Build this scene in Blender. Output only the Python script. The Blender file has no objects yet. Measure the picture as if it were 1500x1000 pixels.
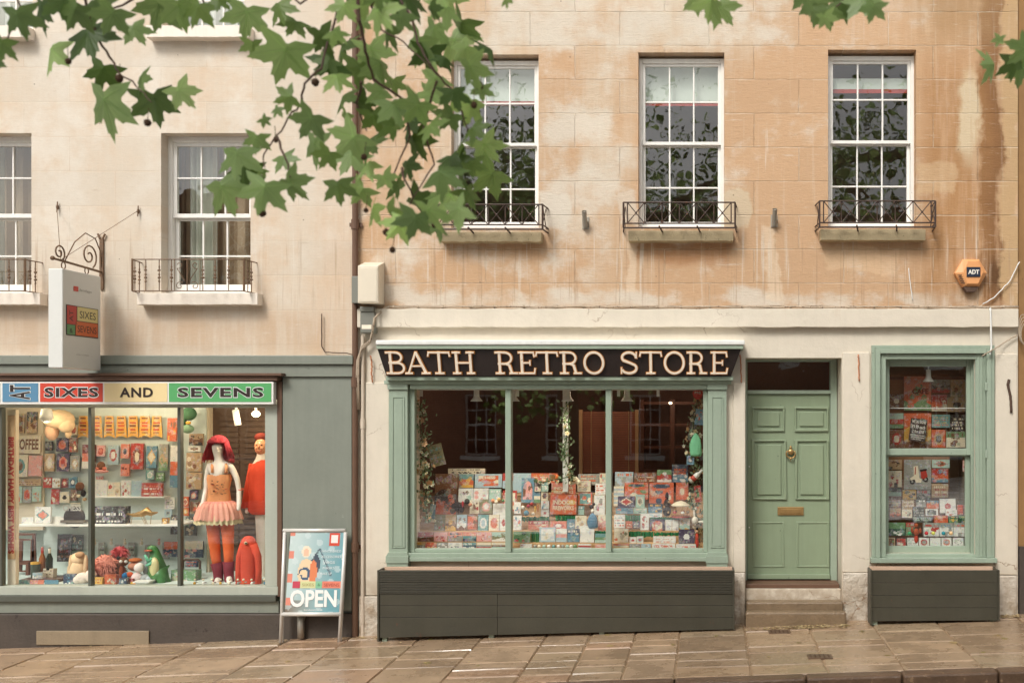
import bpy, math, random
from mathutils import Vector, Matrix, Euler
random.seed(7)
R = math.radians
SC = bpy.context.scene
COL = SC.collection

# ------------------------------------------------------------------ camera, sky, sun, exposure
D = 10.3            # metres from the camera to the facade
PM = 141.0          # photograph pixels per metre on the facade
EYE = 2.2
cam_d = bpy.data.cameras.new("camera"); cam = bpy.data.objects.new("camera", cam_d); COL.objects.link(cam)
cam.location = (0, -D, EYE); cam.rotation_euler = (R(90), 0, 0)
cam_d.sensor_width = 36.0; cam_d.lens = PM * D / 1500.0 * 36.0
cam_d.shift_x = -(1040 - 750) / 1500.0; cam_d.shift_y = (600 - 500) / 1500.0
cam_d.clip_end = 2000; cam_d.clip_start = .05
cam_d.dof.use_dof = True; cam_d.dof.focus_distance = D; cam_d.dof.aperture_fstop = 2.2
SC.camera = cam
SUN_EL, SUN_AZ = 48, 205        # degrees; azimuth clockwise from +y
wd = bpy.data.worlds.new("World"); SC.world = wd; wd.use_nodes = True
wn = wd.node_tree.nodes; wl = wd.node_tree.links
sky = wn.new('ShaderNodeTexSky'); sky.sky_type = 'NISHITA'; sky.sun_disc = False
sky.sun_elevation = R(SUN_EL); sky.sun_rotation = R(SUN_AZ); sky.dust_density = 6; sky.air_density = 1.2; sky.ozone_density = .6
hs = wn.new('ShaderNodeHueSaturation'); hs.inputs['Saturation'].default_value = .22
bg = wn['Background']; bg.inputs['Strength'].default_value = .11
wl.new(sky.outputs[0], hs.inputs['Color']); wl.new(hs.outputs[0], bg.inputs['Color'])
sd = bpy.data.lights.new("sun", 'SUN'); sd.energy = 1.45; sd.angle = R(15); sd.color = (1, .975, .93)
so = bpy.data.objects.new("sun", sd); COL.objects.link(so)
so.rotation_euler = (R(90 - SUN_EL), 0, R(-SUN_AZ + 180)); so.location = (-5, -14, 14)
SC.view_settings.view_transform = 'Standard'; SC.view_settings.look = 'None'
SC.view_settings.exposure = .37; SC.view_settings.gamma = 1
SC.cycles.max_bounces = 8; SC.cycles.transparent_max_bounces = 12

# ------------------------------------------------------------------ coordinates
def fx(px): return (px - 1040) / PM
def fz(py): return EYE + (600 - py) / PM
def W(px, py, y=0.0):
    s = (D + y) / D
    return Vector(((px - 1040) / PM * s, y, EYE + (600 - py) / PM * s))
def gz(x, y=0.0): return -.025 + .033 * x + .012 * y

# ------------------------------------------------------------------ mesh builder
ORG = {}
def lin(c):
    return tuple(((v / 255) / 12.92 if v / 255 <= .04045 else ((v / 255 + .055) / 1.055) ** 2.4) for v in c)
def S(r, g, b): return lin((r, g, b))
def new_obj(name, data, parent, org):
    o = bpy.data.objects.new(name, data); COL.objects.link(o)
    if parent is not None:
        o.parent = parent; ORG[o.name] = ORG[parent.name]
    else:
        o.location = org; ORG[o.name] = Vector(org)
    return o
def tag(o, label=None, cat=None, group=None, kind=None):
    if label: o['label'] = label
    if cat: o['category'] = cat
    if group: o['group'] = group
    if kind: o['kind'] = kind
    return o
def thing(name, label, cat, loc=(0, 0, 0), group=None):
    o = bpy.data.objects.new(name, None); COL.objects.link(o); o.location = loc; ORG[o.name] = Vector(loc)
    o.empty_display_size = .1
    return tag(o, label, cat, group)

class MB:
    def __init__(s): s.v = []; s.f = []; s.c = []; s.m = []
    def add(s, vs, fs, col=(1, 1, 1), mi=0):
        n = len(s.v); s.v += [tuple(p) for p in vs]
        for q in fs: s.f.append([n + i for i in q]); s.c.append(col); s.m.append(mi)
        return s
    def quad(s, a, b, c, d, col=(1, 1, 1), mi=0): return s.add([a, b, c, d], [(0, 1, 2, 3)], col, mi)
    def box(s, x0, x1, y0, y1, z0, z1, col=(1, 1, 1), mi=0):
        if x0 > x1: x0, x1 = x1, x0
        if y0 > y1: y0, y1 = y1, y0
        if z0 > z1: z0, z1 = z1, z0
        return s.add([(x0, y0, z0), (x1, y0, z0), (x1, y1, z0), (x0, y1, z0), (x0, y0, z1), (x1, y0, z1), (x1, y1, z1), (x0, y1, z1)],
                     [(0, 1, 5, 4), (1, 2, 6, 5), (2, 3, 7, 6), (3, 0, 4, 7), (4, 5, 6, 7), (3, 2, 1, 0)], col, mi)
    def fbox(s, px0, px1, py0, py1, y0, y1, **k):      # facade pixels, plane y=0 scale
        return s.box(fx(px0), fx(px1), y0, y1, fz(py1), fz(py0), **k)
    def tube(s, pts, r, seg=6, col=(1, 1, 1), mi=0, cap=True):
        pts = [Vector(p) for p in pts]; n = len(pts)
        rs = r if isinstance(r, (list, tuple)) else [r] * n
        t0 = (pts[1] - pts[0]).normalized()
        up = Vector((0, 0, 1)) if abs(t0.z) < .9 else Vector((1, 0, 0))
        nn = t0.cross(up).normalized(); vs = []
        for i, p in enumerate(pts):
            t = ((pts[min(i + 1, n - 1)] - pts[max(i - 1, 0)])).normalized()
            nn = (nn - t * nn.dot(t))
            nn = nn.normalized() if nn.length > 1e-6 else t.orthogonal().normalized()
            b = t.cross(nn)
            for k in range(seg):
                a = 2 * math.pi * k / seg
                vs.append(p + (nn * math.cos(a) + b * math.sin(a)) * rs[i])
        fs = []
        for i in range(n - 1):
            for k in range(seg):
                k2 = (k + 1) % seg
                fs.append((i * seg + k, i * seg + k2, (i + 1) * seg + k2, (i + 1) * seg + k))
        if cap: fs += [tuple(range(seg))[::-1], tuple((n - 1) * seg + k for k in range(seg))]
        return s.add(vs, fs, col, mi)
    def lathe(s, c, prof, seg=16, axis='z', col=(1, 1, 1), mi=0):
        vs = []
        for (r, h) in prof:
            for k in range(seg):
                a = 2 * math.pi * k / seg; u, w = r * math.cos(a), r * math.sin(a)
                p = {'z': (u, w, h), 'y': (u, h, w), 'x': (h, u, w)}[axis]
                vs.append((c[0] + p[0], c[1] + p[1], c[2] + p[2]))
        fs = []
        for i in range(len(prof) - 1):
            for k in range(seg):
                k2 = (k + 1) % seg; fs.append((i * seg + k, i * seg + k2, (i + 1) * seg + k2, (i + 1) * seg + k))
        return s.add(vs, fs, col, mi)
    def blob(s, c, r, col=(1, 1, 1), mi=0, u=14, w=9, rot=None, jit=0, rnd=None):
        vs = []; fs = []; m = Euler(rot).to_matrix() if rot else None
        if not isinstance(r, (tuple, list)): r = (r, r, r)
        for i in range(w + 1):
            th = math.pi * i / w
            for k in range(u):
                a = 2 * math.pi * k / u; j = 1 + (random.uniform(-jit, jit) if jit else 0)
                p = Vector((math.sin(th) * math.cos(a) * r[0], math.sin(th) * math.sin(a) * r[1], math.cos(th) * r[2])) * j
                if m: p = m @ p
                vs.append(Vector(c) + p)
        for i in range(w):
            for k in range(u):
                k2 = (k + 1) % u; fs.append((i * u + k, (i + 1) * u + k, (i + 1) * u + k2, i * u + k2))
        return s.add(vs, fs, col, mi)
    def prism(s, poly, y0, y1, col=(1, 1, 1), mi=0):    # poly in (x,z), counter-clockwise seen from -y
        n = len(poly)
        vs = [(p[0], y0, p[1]) for p in poly] + [(p[0], y1, p[1]) for p in poly]
        fs = [tuple(range(n)), tuple(range(2 * n - 1, n - 1, -1))] + [(i, i + n, (i + 1) % n + n, (i + 1) % n) for i in range(n)]
        return s.add(vs, fs, col, mi)
    def band(s, pts, w, y0, y1, col=(1, 1, 1), mi=0, closed=False):   # flat stroke in x,z extruded along y
        P = [Vector((p[0], p[1])) for p in pts]; n = len(P); L = []; Rr = []
        for i in range(n):
            a = P[(i - 1) % n] if closed or i > 0 else P[i]; b = P[(i + 1) % n] if closed or i < n - 1 else P[i]
            t = (b - a).normalized(); nn = Vector((-t.y, t.x)); k = 1
            if 0 < i < n - 1 or closed:
                t1 = (P[i] - P[(i - 1) % n]).normalized(); c = max(.5, t1.dot(t)); k = 1 / c
            L.append(P[i] + nn * w / 2 * k); Rr.append(P[i] - nn * w / 2 * k)
        vs = [(p.x, y0, p.y) for p in L] + [(p.x, y0, p.y) for p in Rr] + [(p.x, y1, p.y) for p in L] + [(p.x, y1, p.y) for p in Rr]
        fs = []
        for i in range(n if closed else n - 1):
            j = (i + 1) % n
            fs += [(i, n + i, n + j, j), (2 * n + i, i, j, 2 * n + j), (n + i, 3 * n + i, 3 * n + j, n + j)]
        if not closed: fs += [(0, 2 * n, 3 * n, n), (n - 1, 2 * n - 1, 4 * n - 1, 3 * n - 1)]
        return s.add(vs, fs, col, mi)
    def build(s, name, mat, parent=None, org=None, smooth=False, bevel=0, color=True):
        o0 = ORG[parent.name] if parent is not None else (Vector(org) if org is not None else s.base())
        me = bpy.data.meshes.new(name)
        me.from_pydata([(p[0] - o0.x, p[1] - o0.y, p[2] - o0.z) for p in s.v], [], s.f)
        for m in (mat if isinstance(mat, (list, tuple)) else [mat]): me.materials.append(m)
        me.polygons.foreach_set('material_index', s.m)
        if color:
            ca = me.color_attributes.new('Col', 'FLOAT_COLOR', 'CORNER'); buf = []
            for q, c in zip(s.f, s.c): buf += [c[0], c[1], c[2], 1.0] * len(q)
            ca.data.foreach_set('color', buf)
        if smooth: me.polygons.foreach_set('use_smooth', [True] * len(s.f))
        me.update()
        o = new_obj(name, me, parent, o0)
        if bevel:
            b = o.modifiers.new('bevel', 'BEVEL'); b.width = bevel; b.segments = 2; b.limit_method = 'ANGLE'
        return o
    def base(s):
        xs = [p[0] for p in s.v]; ys = [p[1] for p in s.v]; zs = [p[2] for p in s.v]
        return Vector(((min(xs) + max(xs)) / 2, (min(ys) + max(ys)) / 2, min(zs)))

# ------------------------------------------------------------------ materials
def nmat(name):
    m = bpy.data.materials.new(name); m.use_nodes = True
    nt = m.node_tree; return m, nt, nt.nodes, nt.links, nt.nodes['Principled BSDF']
def N(nt, typ, **kw):
    n = nt.nodes.new(typ)
    for k, v in kw.items():
        if k in n.inputs: n.inputs[k].default_value = v
        else: setattr(n, k, v)
    return n
def c4(c): return (c[0], c[1], c[2], 1)
def mixc(nt, fac, a, b, bt='MIX'):
    n = nt.nodes.new('ShaderNodeMix'); n.data_type = 'RGBA'; n.blend_type = bt
    for s, v in ((0, fac), (6, a), (7, b)):
        if isinstance(v, bpy.types.NodeSocket): nt.links.new(v, n.inputs[s])
        elif s == 0: n.inputs[0].default_value = v
        else: n.inputs[s].default_value = c4(v)
    return n.outputs[2]
def mth(nt, op, a, b=None, c=None, clamp=False):
    n = nt.nodes.new('ShaderNodeMath'); n.operation = op; n.use_clamp = clamp
    for i, v in enumerate((a, b, c)):
        if v is None: continue
        if isinstance(v, bpy.types.NodeSocket): nt.links.new(v, n.inputs[i])
        else: n.inputs[i].default_value = v
    return n.outputs[0]
def noise(nt, vec, scale, detail=5, rough=.55, out=0, dist=0):
    n = N(nt, 'ShaderNodeTexNoise', Scale=scale, Detail=detail, Roughness=rough, Distortion=dist); nt.links.new(vec, n.inputs['Vector']); return n.outputs[out]
def ramp(nt, fac, lo, hi):
    n = N(nt, 'ShaderNodeMapRange'); n.interpolation_type = 'SMOOTHSTEP'
    nt.links.new(fac, n.inputs[0]); n.inputs[1].default_value = lo; n.inputs[2].default_value = hi; return n.outputs[0]
def mapping(nt, vec, sc=(1, 1, 1), loc=(0, 0, 0)):
    n = N(nt, 'ShaderNodeMapping'); n.inputs['Scale'].default_value = sc; n.inputs['Location'].default_value = loc
    nt.links.new(vec, n.inputs[0]); return n.outputs[0]
def bump(nt, h, bsdf, st=.3, dist=.01):
    n = N(nt, 'ShaderNodeBump', Strength=st, Distance=dist); nt.links.new(h, n.inputs['Height']); nt.links.new(n.outputs[0], bsdf.inputs['Normal']); return n
def paint(name, col, rough=.5, var=.12, sc=6, bst=.15, metal=0, worn=None, wornamt=.0, coat=0, spec=.5):
    m, nt, ns, ls, b = nmat(name)
    pos = N(nt, 'ShaderNodeNewGeometry').outputs['Position']
    n1 = noise(nt, pos, sc, 6); n2 = noise(nt, pos, sc * 9, 4)
    f = mth(nt, 'MULTIPLY_ADD', n1, 2 * var, 1 - var)
    f2 = mth(nt, 'MULTIPLY_ADD', n2, var, 1 - var / 2)
    f = mth(nt, 'MULTIPLY', f, f2)
    if bst >= .08:
        n3 = noise(nt, mapping(nt, pos, (14, 14, .8)), 1.2, 5, .65); f = mth(nt, 'MULTIPLY', f, mth(nt, 'MULTIPLY_ADD', n3, .22, .89))
        n4 = noise(nt, pos, 3.3, 8, .7); rg = mth(nt, 'MULTIPLY_ADD', n4, .5, rough - .25, clamp=True); ls.new(rg, b.inputs['Roughness'])
        ch = N(nt, 'ShaderNodeMath', operation='GREATER_THAN'); ls.new(noise(nt, pos, 26, 3, .5), ch.inputs[0]); ch.inputs[1].default_value = .735; f = mth(nt, 'MULTIPLY', f, mth(nt, 'MULTIPLY_ADD', ch.outputs[0], -.35, 1))
    mul = mixc(nt, 1.0, col, (0, 0, 0), 'MULTIPLY'); ls.new(f, mul.node.inputs[7])
    out = mul
    if worn is not None:
        w = ramp(nt, noise(nt, mapping(nt, pos, (1, 1, .6)), sc * 2.2, 8, .7), .72 - wornamt, .76 - wornamt)
        out = mixc(nt, w, out, worn)
    ls.new(out, b.inputs['Base Color']); b.inputs['Roughness'].default_value = rough; b.inputs['Metallic'].default_value = metal
    b.inputs['Specular IOR Level'].default_value = spec
    if coat: b.inputs['Coat Weight'].default_value = coat; b.inputs['Coat Roughness'].default_value = .15
    if bst: bump(nt, mth(nt, 'ADD', n1, n2), b, bst, .004)
    return m
def colmat(name, rough=.5, var=.1, spec=.5, sc=40, sub=0, coat=0, transl=0):
    m, nt, ns, ls, b = nmat(name)
    a = N(nt, 'ShaderNodeAttribute', attribute_name='Col')
    pos = N(nt, 'ShaderNodeNewGeometry').outputs['Position']
    f = mth(nt, 'MULTIPLY_ADD', noise(nt, pos, sc, 4), 2 * var, 1 - var)
    mul = mixc(nt, 1.0, a.outputs['Color'], (0, 0, 0), 'MULTIPLY'); ls.new(f, mul.node.inputs[7])
    ls.new(mul, b.inputs['Base Color']); b.inputs['Roughness'].default_value = rough; b.inputs['Specular IOR Level'].default_value = spec
    if coat: b.inputs['Coat Weight'].default_value = coat
    if transl:
        t = N(nt, 'ShaderNodeBsdfTranslucent'); ls.new(mul, t.inputs[0]); mx = N(nt, 'ShaderNodeMixShader', Fac=transl)
        ls.new(b.outputs[0], mx.inputs[1]); ls.new(t.outputs[0], mx.inputs[2]); ls.new(mx.outputs[0], ns['Material Output'].inputs[0])
    return m
def glassmat(name, refl=.07, tint=(.96, .98, .96), wav=.02):
    m, nt, ns, ls, b = nmat(name); ns.remove(b)
    t = N(nt, 'ShaderNodeBsdfTransparent', Color=c4(tint)); g = N(nt, 'ShaderNodeBsdfGlossy', Roughness=.012)
    lw = N(nt, 'ShaderNodeLayerWeight', Blend=.5)
    p = mth(nt, 'POWER', lw.outputs['Facing'], 4.0); f = mth(nt, 'MULTIPLY_ADD', p, .8, refl, clamp=True)
    pos = N(nt, 'ShaderNodeNewGeometry').outputs['Position']
    bn = N(nt, 'ShaderNodeBump', Strength=wav, Distance=.05); ls.new(noise(nt, pos, 3.0, 2), bn.inputs['Height']); ls.new(bn.outputs[0], g.inputs['Normal'])
    mx = N(nt, 'ShaderNodeMixShader'); ls.new(f, mx.inputs[0]); ls.new(t.outputs[0], mx.inputs[1]); ls.new(g.outputs[0], mx.inputs[2])
    ls.new(mx.outputs[0], ns['Material Output'].inputs[0]); return m

def softrect(nt, X, Z, x0, x1, z0, z1, sx, sz):
    """1 inside the rectangle (metres), fading over sx / sz"""
    a = ramp(nt, X, x0 - sx, x0 + sx); b = ramp(nt, X, x1 + sx, x1 - sx)
    b2 = N(nt, 'ShaderNodeMapRange'); b2.interpolation_type = 'SMOOTHSTEP'; nt.links.new(X, b2.inputs[0])
    b2.inputs[1].default_value = x1 - sx; b2.inputs[2].default_value = x1 + sx; b2.inputs[3].default_value = 1; b2.inputs[4].default_value = 0
    nt.nodes.remove(b.node)
    c = ramp(nt, Z, z0 - sz, z0 + sz)
    d2 = N(nt, 'ShaderNodeMapRange'); d2.interpolation_type = 'SMOOTHSTEP'; nt.links.new(Z, d2.inputs[0])
    d2.inputs[1].default_value = z1 - sz; d2.inputs[2].default_value = z1 + sz; d2.inputs[3].default_value = 1; d2.inputs[4].default_value = 0
    return mth(nt, 'MULTIPLY', mth(nt, 'MULTIPLY', a, b2.outputs[0]), mth(nt, 'MULTIPLY', c, d2.outputs[0]))

def stone(name, base, light, warm, patches, joint, jmix=.5, warmlo=.45, warmhi=.6, bst=.5, streak=.35, blockw=.95, rowh=.36):
    m, nt, ns, ls, b = nmat(name)
    pos = N(nt, 'ShaderNodeNewGeometry').outputs['Position']
    # flat vector x,z for 2d patterns
    sp = N(nt, 'ShaderNodeSeparateXYZ'); ls.new(pos, sp.inputs[0])
    cb = N(nt, 'ShaderNodeCombineXYZ'); ls.new(sp.outputs[0], cb.inputs[0]); ls.new(sp.outputs[2], cb.inputs[1])
    v2 = cb.outputs[0]
    wob = noise(nt, v2, 2.2, 6, .6, out=1)
    wv = N(nt, 'ShaderNodeVectorMath', operation='MULTIPLY_ADD'); ls.new(wob, wv.inputs[0]); wv.inputs[1].default_value = (.35, .35, 0); ls.new(v2, wv.inputs[2])
    sp2 = N(nt, 'ShaderNodeSeparateXYZ'); ls.new(wv.outputs[0], sp2.inputs[0])
    X = mth(nt, 'SUBTRACT', sp2.outputs[0], .175); Z = mth(nt, 'SUBTRACT', sp2.outputs[1], .175)
    # blocks, each its own tone
    br = N(nt, 'ShaderNodeTexBrick'); br.offset = .5; br.inputs['Scale'].default_value = 1
    br.inputs['Brick Width'].default_value = blockw; br.inputs['Row Height'].default_value = rowh
    br.inputs['Mortar Size'].default_value = .006; br.inputs['Mortar Smooth'].default_value = .6
    br.inputs['Color1'].default_value = (0, 0, 0, 1); br.inputs['Color2'].default_value = (1, 1, 1, 1); br.inputs['Mortar'].default_value = (.5, .5, .5, 1)
    jw = N(nt, 'ShaderNodeVectorMath', operation='MULTIPLY_ADD'); ls.new(noise(nt, v2, 9, 4, out=1), jw.inputs[0]); jw.inputs[1].default_value = (.012, .012, 0); ls.new(v2, jw.inputs[2])
    ls.new(jw.outputs[0], br.inputs['Vector'])
    blockv = br.outputs[0]
    # warm stain mask : broad noise plus streaky vertical noise plus horizontal bedding
    n1 = noise(nt, v2, .9, 8, .62)
    n2 = noise(nt, mapping(nt, v2, (5.5, .55, 1)), 1.6, 5, .6)
    n3 = noise(nt, mapping(nt, v2, (1.2, 9, 1)), 1.4, 6, .65)
    tot = mth(nt, 'MULTIPLY_ADD', n2, streak, mth(nt, 'MULTIPLY', n1, 1 - streak * .6))
    tot = mth(nt, 'MULTIPLY_ADD', n3, .16, tot)
    tot = mth(nt, 'MULTIPLY_ADD', blockv, .16, tot)
    bias = None
    for (x0, x1, z0, z1, sx, sz, amt) in patches.get('warm', []):
        r = mth(nt, 'MULTIPLY', softrect(nt, X, Z, x0, x1, z0, z1, sx, sz), amt)
        tot = mth(nt, 'ADD', tot, r)
    wm = ramp(nt, tot, warmlo, warmhi)
    col = mixc(nt, wm, base, warm)
    # paler rubbed areas
    pl = noise(nt, v2, 1.7, 8, .66); 
    pt = pl
    for (x0, x1, z0, z1, sx, sz, amt) in patches.get('light', []):
        pt = mth(nt, 'ADD', pt, mth(nt, 'MULTIPLY', softrect(nt, X, Z, x0, x1, z0, z1, sx, sz), amt))
    col = mixc(nt, mth(nt, 'MULTIPLY', ramp(nt, pt, .52, .74), .85), col, light)
    for (x0, x1, z0, z1, sx, sz, amt, cc) in patches.get('tint', []):
        r = mth(nt, 'MULTIPLY', softrect(nt, X, Z, x0, x1, z0, z1, sx, sz), mth(nt, 'MULTIPLY', ramp(nt, mth(nt, 'ADD', n2, mth(nt, 'MULTIPLY', n1, .5)), .5, .85), amt))
        r = mth(nt, 'ADD', r, mth(nt, 'MULTIPLY', softrect(nt, X, Z, x0, x1, z0, z1, sx, sz), amt * .35), clamp=True)
        col = mixc(nt, r, col, cc)
    # sharp-edged repairs
    for (x0, x1, z0, z1, amt, cc) in patches.get('repair', []):
        col = mixc(nt, mth(nt, 'MULTIPLY', softrect(nt, X, Z, x0, x1, z0, z1, .02, .02), amt), col, cc)
    # thin pale scratches along the bedding
    sc_ = ramp(nt, noise(nt, mapping(nt, v2, (1.3, 16, 1)), 2.2, 8, .72), .60, .66)
    col = mixc(nt, mth(nt, 'MULTIPLY', sc_, .45), col, light)
    sc2 = ramp(nt, noise(nt, mapping(nt, v2, (1.6, 12, 1), (7, 3, 0)), 2.6, 8, .7), .62, .68)
    col = mixc(nt, mth(nt, 'MULTIPLY', sc2, .35), col, tuple(v * .72 for v in warm))
    # run-off streaks, strongest below the sills
    dz = softrect(nt, X, Z, -20, 20, fz(450), fz(345), .1, .15); dn = noise(nt, mapping(nt, v2, (26, .7, 1)), 1.0, 4, .6)
    col = mixc(nt, mth(nt, 'MULTIPLY', mth(nt, 'MULTIPLY', ramp(nt, dn, .55, .68), dz), .6), col, tuple(v * .74 for v in warm))
    dn2 = noise(nt, mapping(nt, v2, (19, .6, 1), (5, 2, 0)), 1.0, 4, .6); dz2 = mth(nt, 'MULTIPLY_ADD', dz, .75, .25)
    col = mixc(nt, mth(nt, 'MULTIPLY', mth(nt, 'MULTIPLY', ramp(nt, dn2, .57, .68), dz2), .6), col, light)
    # white drips
    dr = ramp(nt, noise(nt, mapping(nt, v2, (11, .5, 1)), 1.3, 4, .6), .66, .74)
    col = mixc(nt, mth(nt, 'MULTIPLY', dr, .5), col, light)
    # fine grain + scratches
    g = noise(nt, v2, 60, 4, .7); g2 = noise(nt, mapping(nt, v2, (4, 22, 1)), 3, 6, .7)
    gf = mth(nt, 'MULTIPLY_ADD', g, .14, .93); gf = mth(nt, 'MULTIPLY', gf, mth(nt, 'MULTIPLY_ADD', g2, .18, .91))
    gf = mth(nt, 'MULTIPLY', gf, mth(nt, 'MULTIPLY_ADD', blockv, .07, .965))
    mul = mixc(nt, 1.0, col, (0, 0, 0), 'MULTIPLY'); ls.new(gf, mul.node.inputs[7])
    jn = ramp(nt, noise(nt, v2, 3, 4), .38, .62)
    out = mixc(nt, mth(nt, 'MULTIPLY', mth(nt, 'MULTIPLY', br.outputs['Fac'], jn), jmix), mul, joint)
    # small pits
    vo = N(nt, 'ShaderNodeTexVoronoi', Scale=3.5); ls.new(v2, vo.inputs['Vector'])
    pit = ramp(nt, vo.outputs['Distance'], .035, .02); pitn = N(nt, 'ShaderNodeMath', operation='LESS_THAN'); ls.new(vo.outputs['Distance'], pitn.inputs[0]); pitn.inputs[1].default_value = .03
    out = mixc(nt, mth(nt, 'MULTIPLY', pitn.outputs[0], .6), out, tuple(v * .35 for v in warm))
    ls.new(out, b.inputs['Base Color']); b.inputs['Roughness'].default_value = .85; b.inputs['Specular IOR Level'].default_value = .3
    h = mth(nt, 'MULTIPLY_ADD', br.outputs['Fac'], -.6, mth(nt, 'ADD', mth(nt, 'MULTIPLY', n1, .6), mth(nt, 'ADD', mth(nt, 'MULTIPLY', g2, .5), mth(nt, 'MULTIPLY', g, .15))))
    h = mth(nt, 'ADD', h, mth(nt, 'MULTIPLY', noise(nt, v2, 12, 5), .5))
    bump(nt, h, b, bst, .012)
    return m

M = {}
M['stoneA'] = stone('pale_bath_stone', S(211, 197, 178), S(219, 209, 194), S(208, 180, 150),
    {'light': [(-9, -4.2, 3, 9, .8, .8, .10)], 'tint': [(-9, -3.8, fz(520), fz(462), .2, .12, .4, S(190, 158, 126)), (-4.1, -3.7, 2.6, 7, .12, .3, .25, S(205, 170, 136))]}, S(198, 172, 144), .4, .66, 1.05, .22)
PALE = S(214, 203, 186)
M['stoneB'] = stone('weathered_bath_stone', S(211, 196, 174), PALE, S(197, 161, 126),
    {'warm': [(fx(930), 6, 3.2, fz(80), .55, .2, .24), (fx(1150), 6, 3.2, 11, .7, .5, .14), (fx(1062), fx(1215), 3.5, fz(110), .2, .3, .12), (fx(880), fx(1100), fz(425), fz(350), .2, .1, .12),
              (fx(786), fx(850), fz(300), fz(78), .1, .15, .22), (fx(640), fx(860), fz(425), fz(350), .15, .1, .28), (fx(522), fx(640), fz(450), fz(60), .12, .3, .10), (fx(523), fx(545), fz(450), 11, .03, .2, .4), (fx(565), fx(590), fz(448), fz(395), .04, .08, .4)],
     'light': [(-3.7, -1.2, fz(440), 11, .5, .3, .05), (fx(540), fx(1400), fz(452), fz(425), .4, .07, .16), (fx(800), fx(905), fz(330), fz(150), .1, .2, .14), (fx(720), fx(1150), fz(70), 11, .3, .1, .16)],
     'tint': [(fx(1436), fx(1468), fz(445), 11, .06, .2, 1.2, S(134, 96, 62)), (fx(1340), fx(1470), fz(70), 11, .3, .3, .6, S(168, 134, 96)), (fx(1350), fx(1440), 3.2, 5.8, .2, .3, .65, S(168, 124, 80)), (fx(1452), fx(1480), fz(425), fz(385), .1, .12, 1.3, S(100, 70, 44)), (fx(1468), fx(1492), 3.2, 11, .03, .3, .9, S(188, 156, 116)),
              (fx(1408), fx(1432), fz(230), fz(110), .05, .2, 1, S(206, 186, 154)), (fx(925), fx(1075), fz(385), fz(352), .1, .06, .5, S(172, 122, 80)), (fx(650), fx(790), fz(375), fz(352), .1, .05, .3, S(186, 140, 98))],
     'repair': [(fx(788), fx(830), fz(336), fz(286), .8, PALE), (fx(905), fx(936), fz(335), fz(285), .6, PALE), (fx(1062), fx(1098), fz(335), fz(280), .7, S(208, 192, 164)), (fx(1205), fx(1312), fz(398), fz(358), .6, S(216, 184, 148)),
                (fx(1120), fx(1138), fz(440), fz(335), .6, S(222, 200, 172)), (fx(918), fx(934), fz(430), fz(345), .6, S(222, 200, 172)), (fx(1345), fx(1400), fz(285), fz(240), .4, S(214, 186, 148))]},
    S(236, 218, 192), .55, .42, 1.06, .9, .5, .93, .352)
def plaster(name, col, worn, crk, bst=.34, lump=.8, rough=.62):
    m, nt, ns, ls, b = nmat(name); pos = N(nt, 'ShaderNodeNewGeometry').outputs['Position']
    n1 = noise(nt, pos, 1.6, 7, .6); n2 = noise(nt, pos, 9, 5, .6); n3 = noise(nt, mapping(nt, pos, (7, 7, .7)), 1.5, 4, .6); n4 = noise(nt, pos, 45, 4, .6)
    f = mth(nt, 'MULTIPLY', mth(nt, 'MULTIPLY_ADD', n1, .26, .87), mth(nt, 'MULTIPLY_ADD', n2, .12, .94)); f = mth(nt, 'MULTIPLY', f, mth(nt, 'MULTIPLY_ADD', n3, .14, .93))
    mul = mixc(nt, 1.0, col, (0, 0, 0), 'MULTIPLY'); ls.new(f, mul.node.inputs[7])
    w = ramp(nt, mth(nt, 'ADD', mth(nt, 'MULTIPLY', n3, .5), mth(nt, 'MULTIPLY', n1, .5)), .56, .72); out = mixc(nt, mth(nt, 'MULTIPLY', w, .55), mul, worn)
    # grime towards the foot of the wall: splash-back from the pavement
    sp = N(nt, 'ShaderNodeSeparateXYZ'); ls.new(pos, sp.inputs[0]); g = mth(nt, 'MULTIPLY', mth(nt, 'MULTIPLY_ADD', ramp(nt, sp.outputs[2], .05, .75), -1, 1), ramp(nt, mth(nt, 'ADD', n2, mth(nt, 'MULTIPLY', n1, .4)), .48, .85)); out = mixc(nt, mth(nt, 'MULTIPLY', g, .8), out, S(150, 126, 98))
    wv = N(nt, 'ShaderNodeVectorMath', operation='MULTIPLY_ADD'); ls.new(noise(nt, pos, 3, 5, out=1), wv.inputs[0]); wv.inputs[1].default_value = (.45, .45, .45); ls.new(pos, wv.inputs[2])
    vo = N(nt, 'ShaderNodeTexVoronoi', Scale=1.7); vo.feature = 'DISTANCE_TO_EDGE'; ls.new(wv.outputs[0], vo.inputs['Vector'])
    ln = N(nt, 'ShaderNodeMath', operation='LESS_THAN'); ls.new(vo.outputs['Distance'], ln.inputs[0]); ln.inputs[1].default_value = .006; lk = mth(nt, 'MULTIPLY', ln.outputs[0], ramp(nt, noise(nt, pos, 1.1, 3), .54, .62))
    out = mixc(nt, mth(nt, 'MULTIPLY', lk, crk), out, S(150, 124, 100))
    ls.new(out, b.inputs['Base Color']); b.inputs['Roughness'].default_value = rough
    h = mth(nt, 'ADD', mth(nt, 'MULTIPLY', n2, lump), mth(nt, 'ADD', mth(nt, 'MULTIPLY', n4, .25), mth(nt, 'MULTIPLY', n1, 1.5))); h = mth(nt, 'SUBTRACT', h, mth(nt, 'MULTIPLY', lk, .5)); bump(nt, h, b, bst, .02); return m
M['cream'] = plaster('cream_wall_paint', S(216, 205, 186), S(198, 180, 158), .7)
M['creamrough'] = plaster('rough_cream_plinth', S(210, 200, 184), S(178, 156, 130), .9, .8, 2.2)
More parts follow.
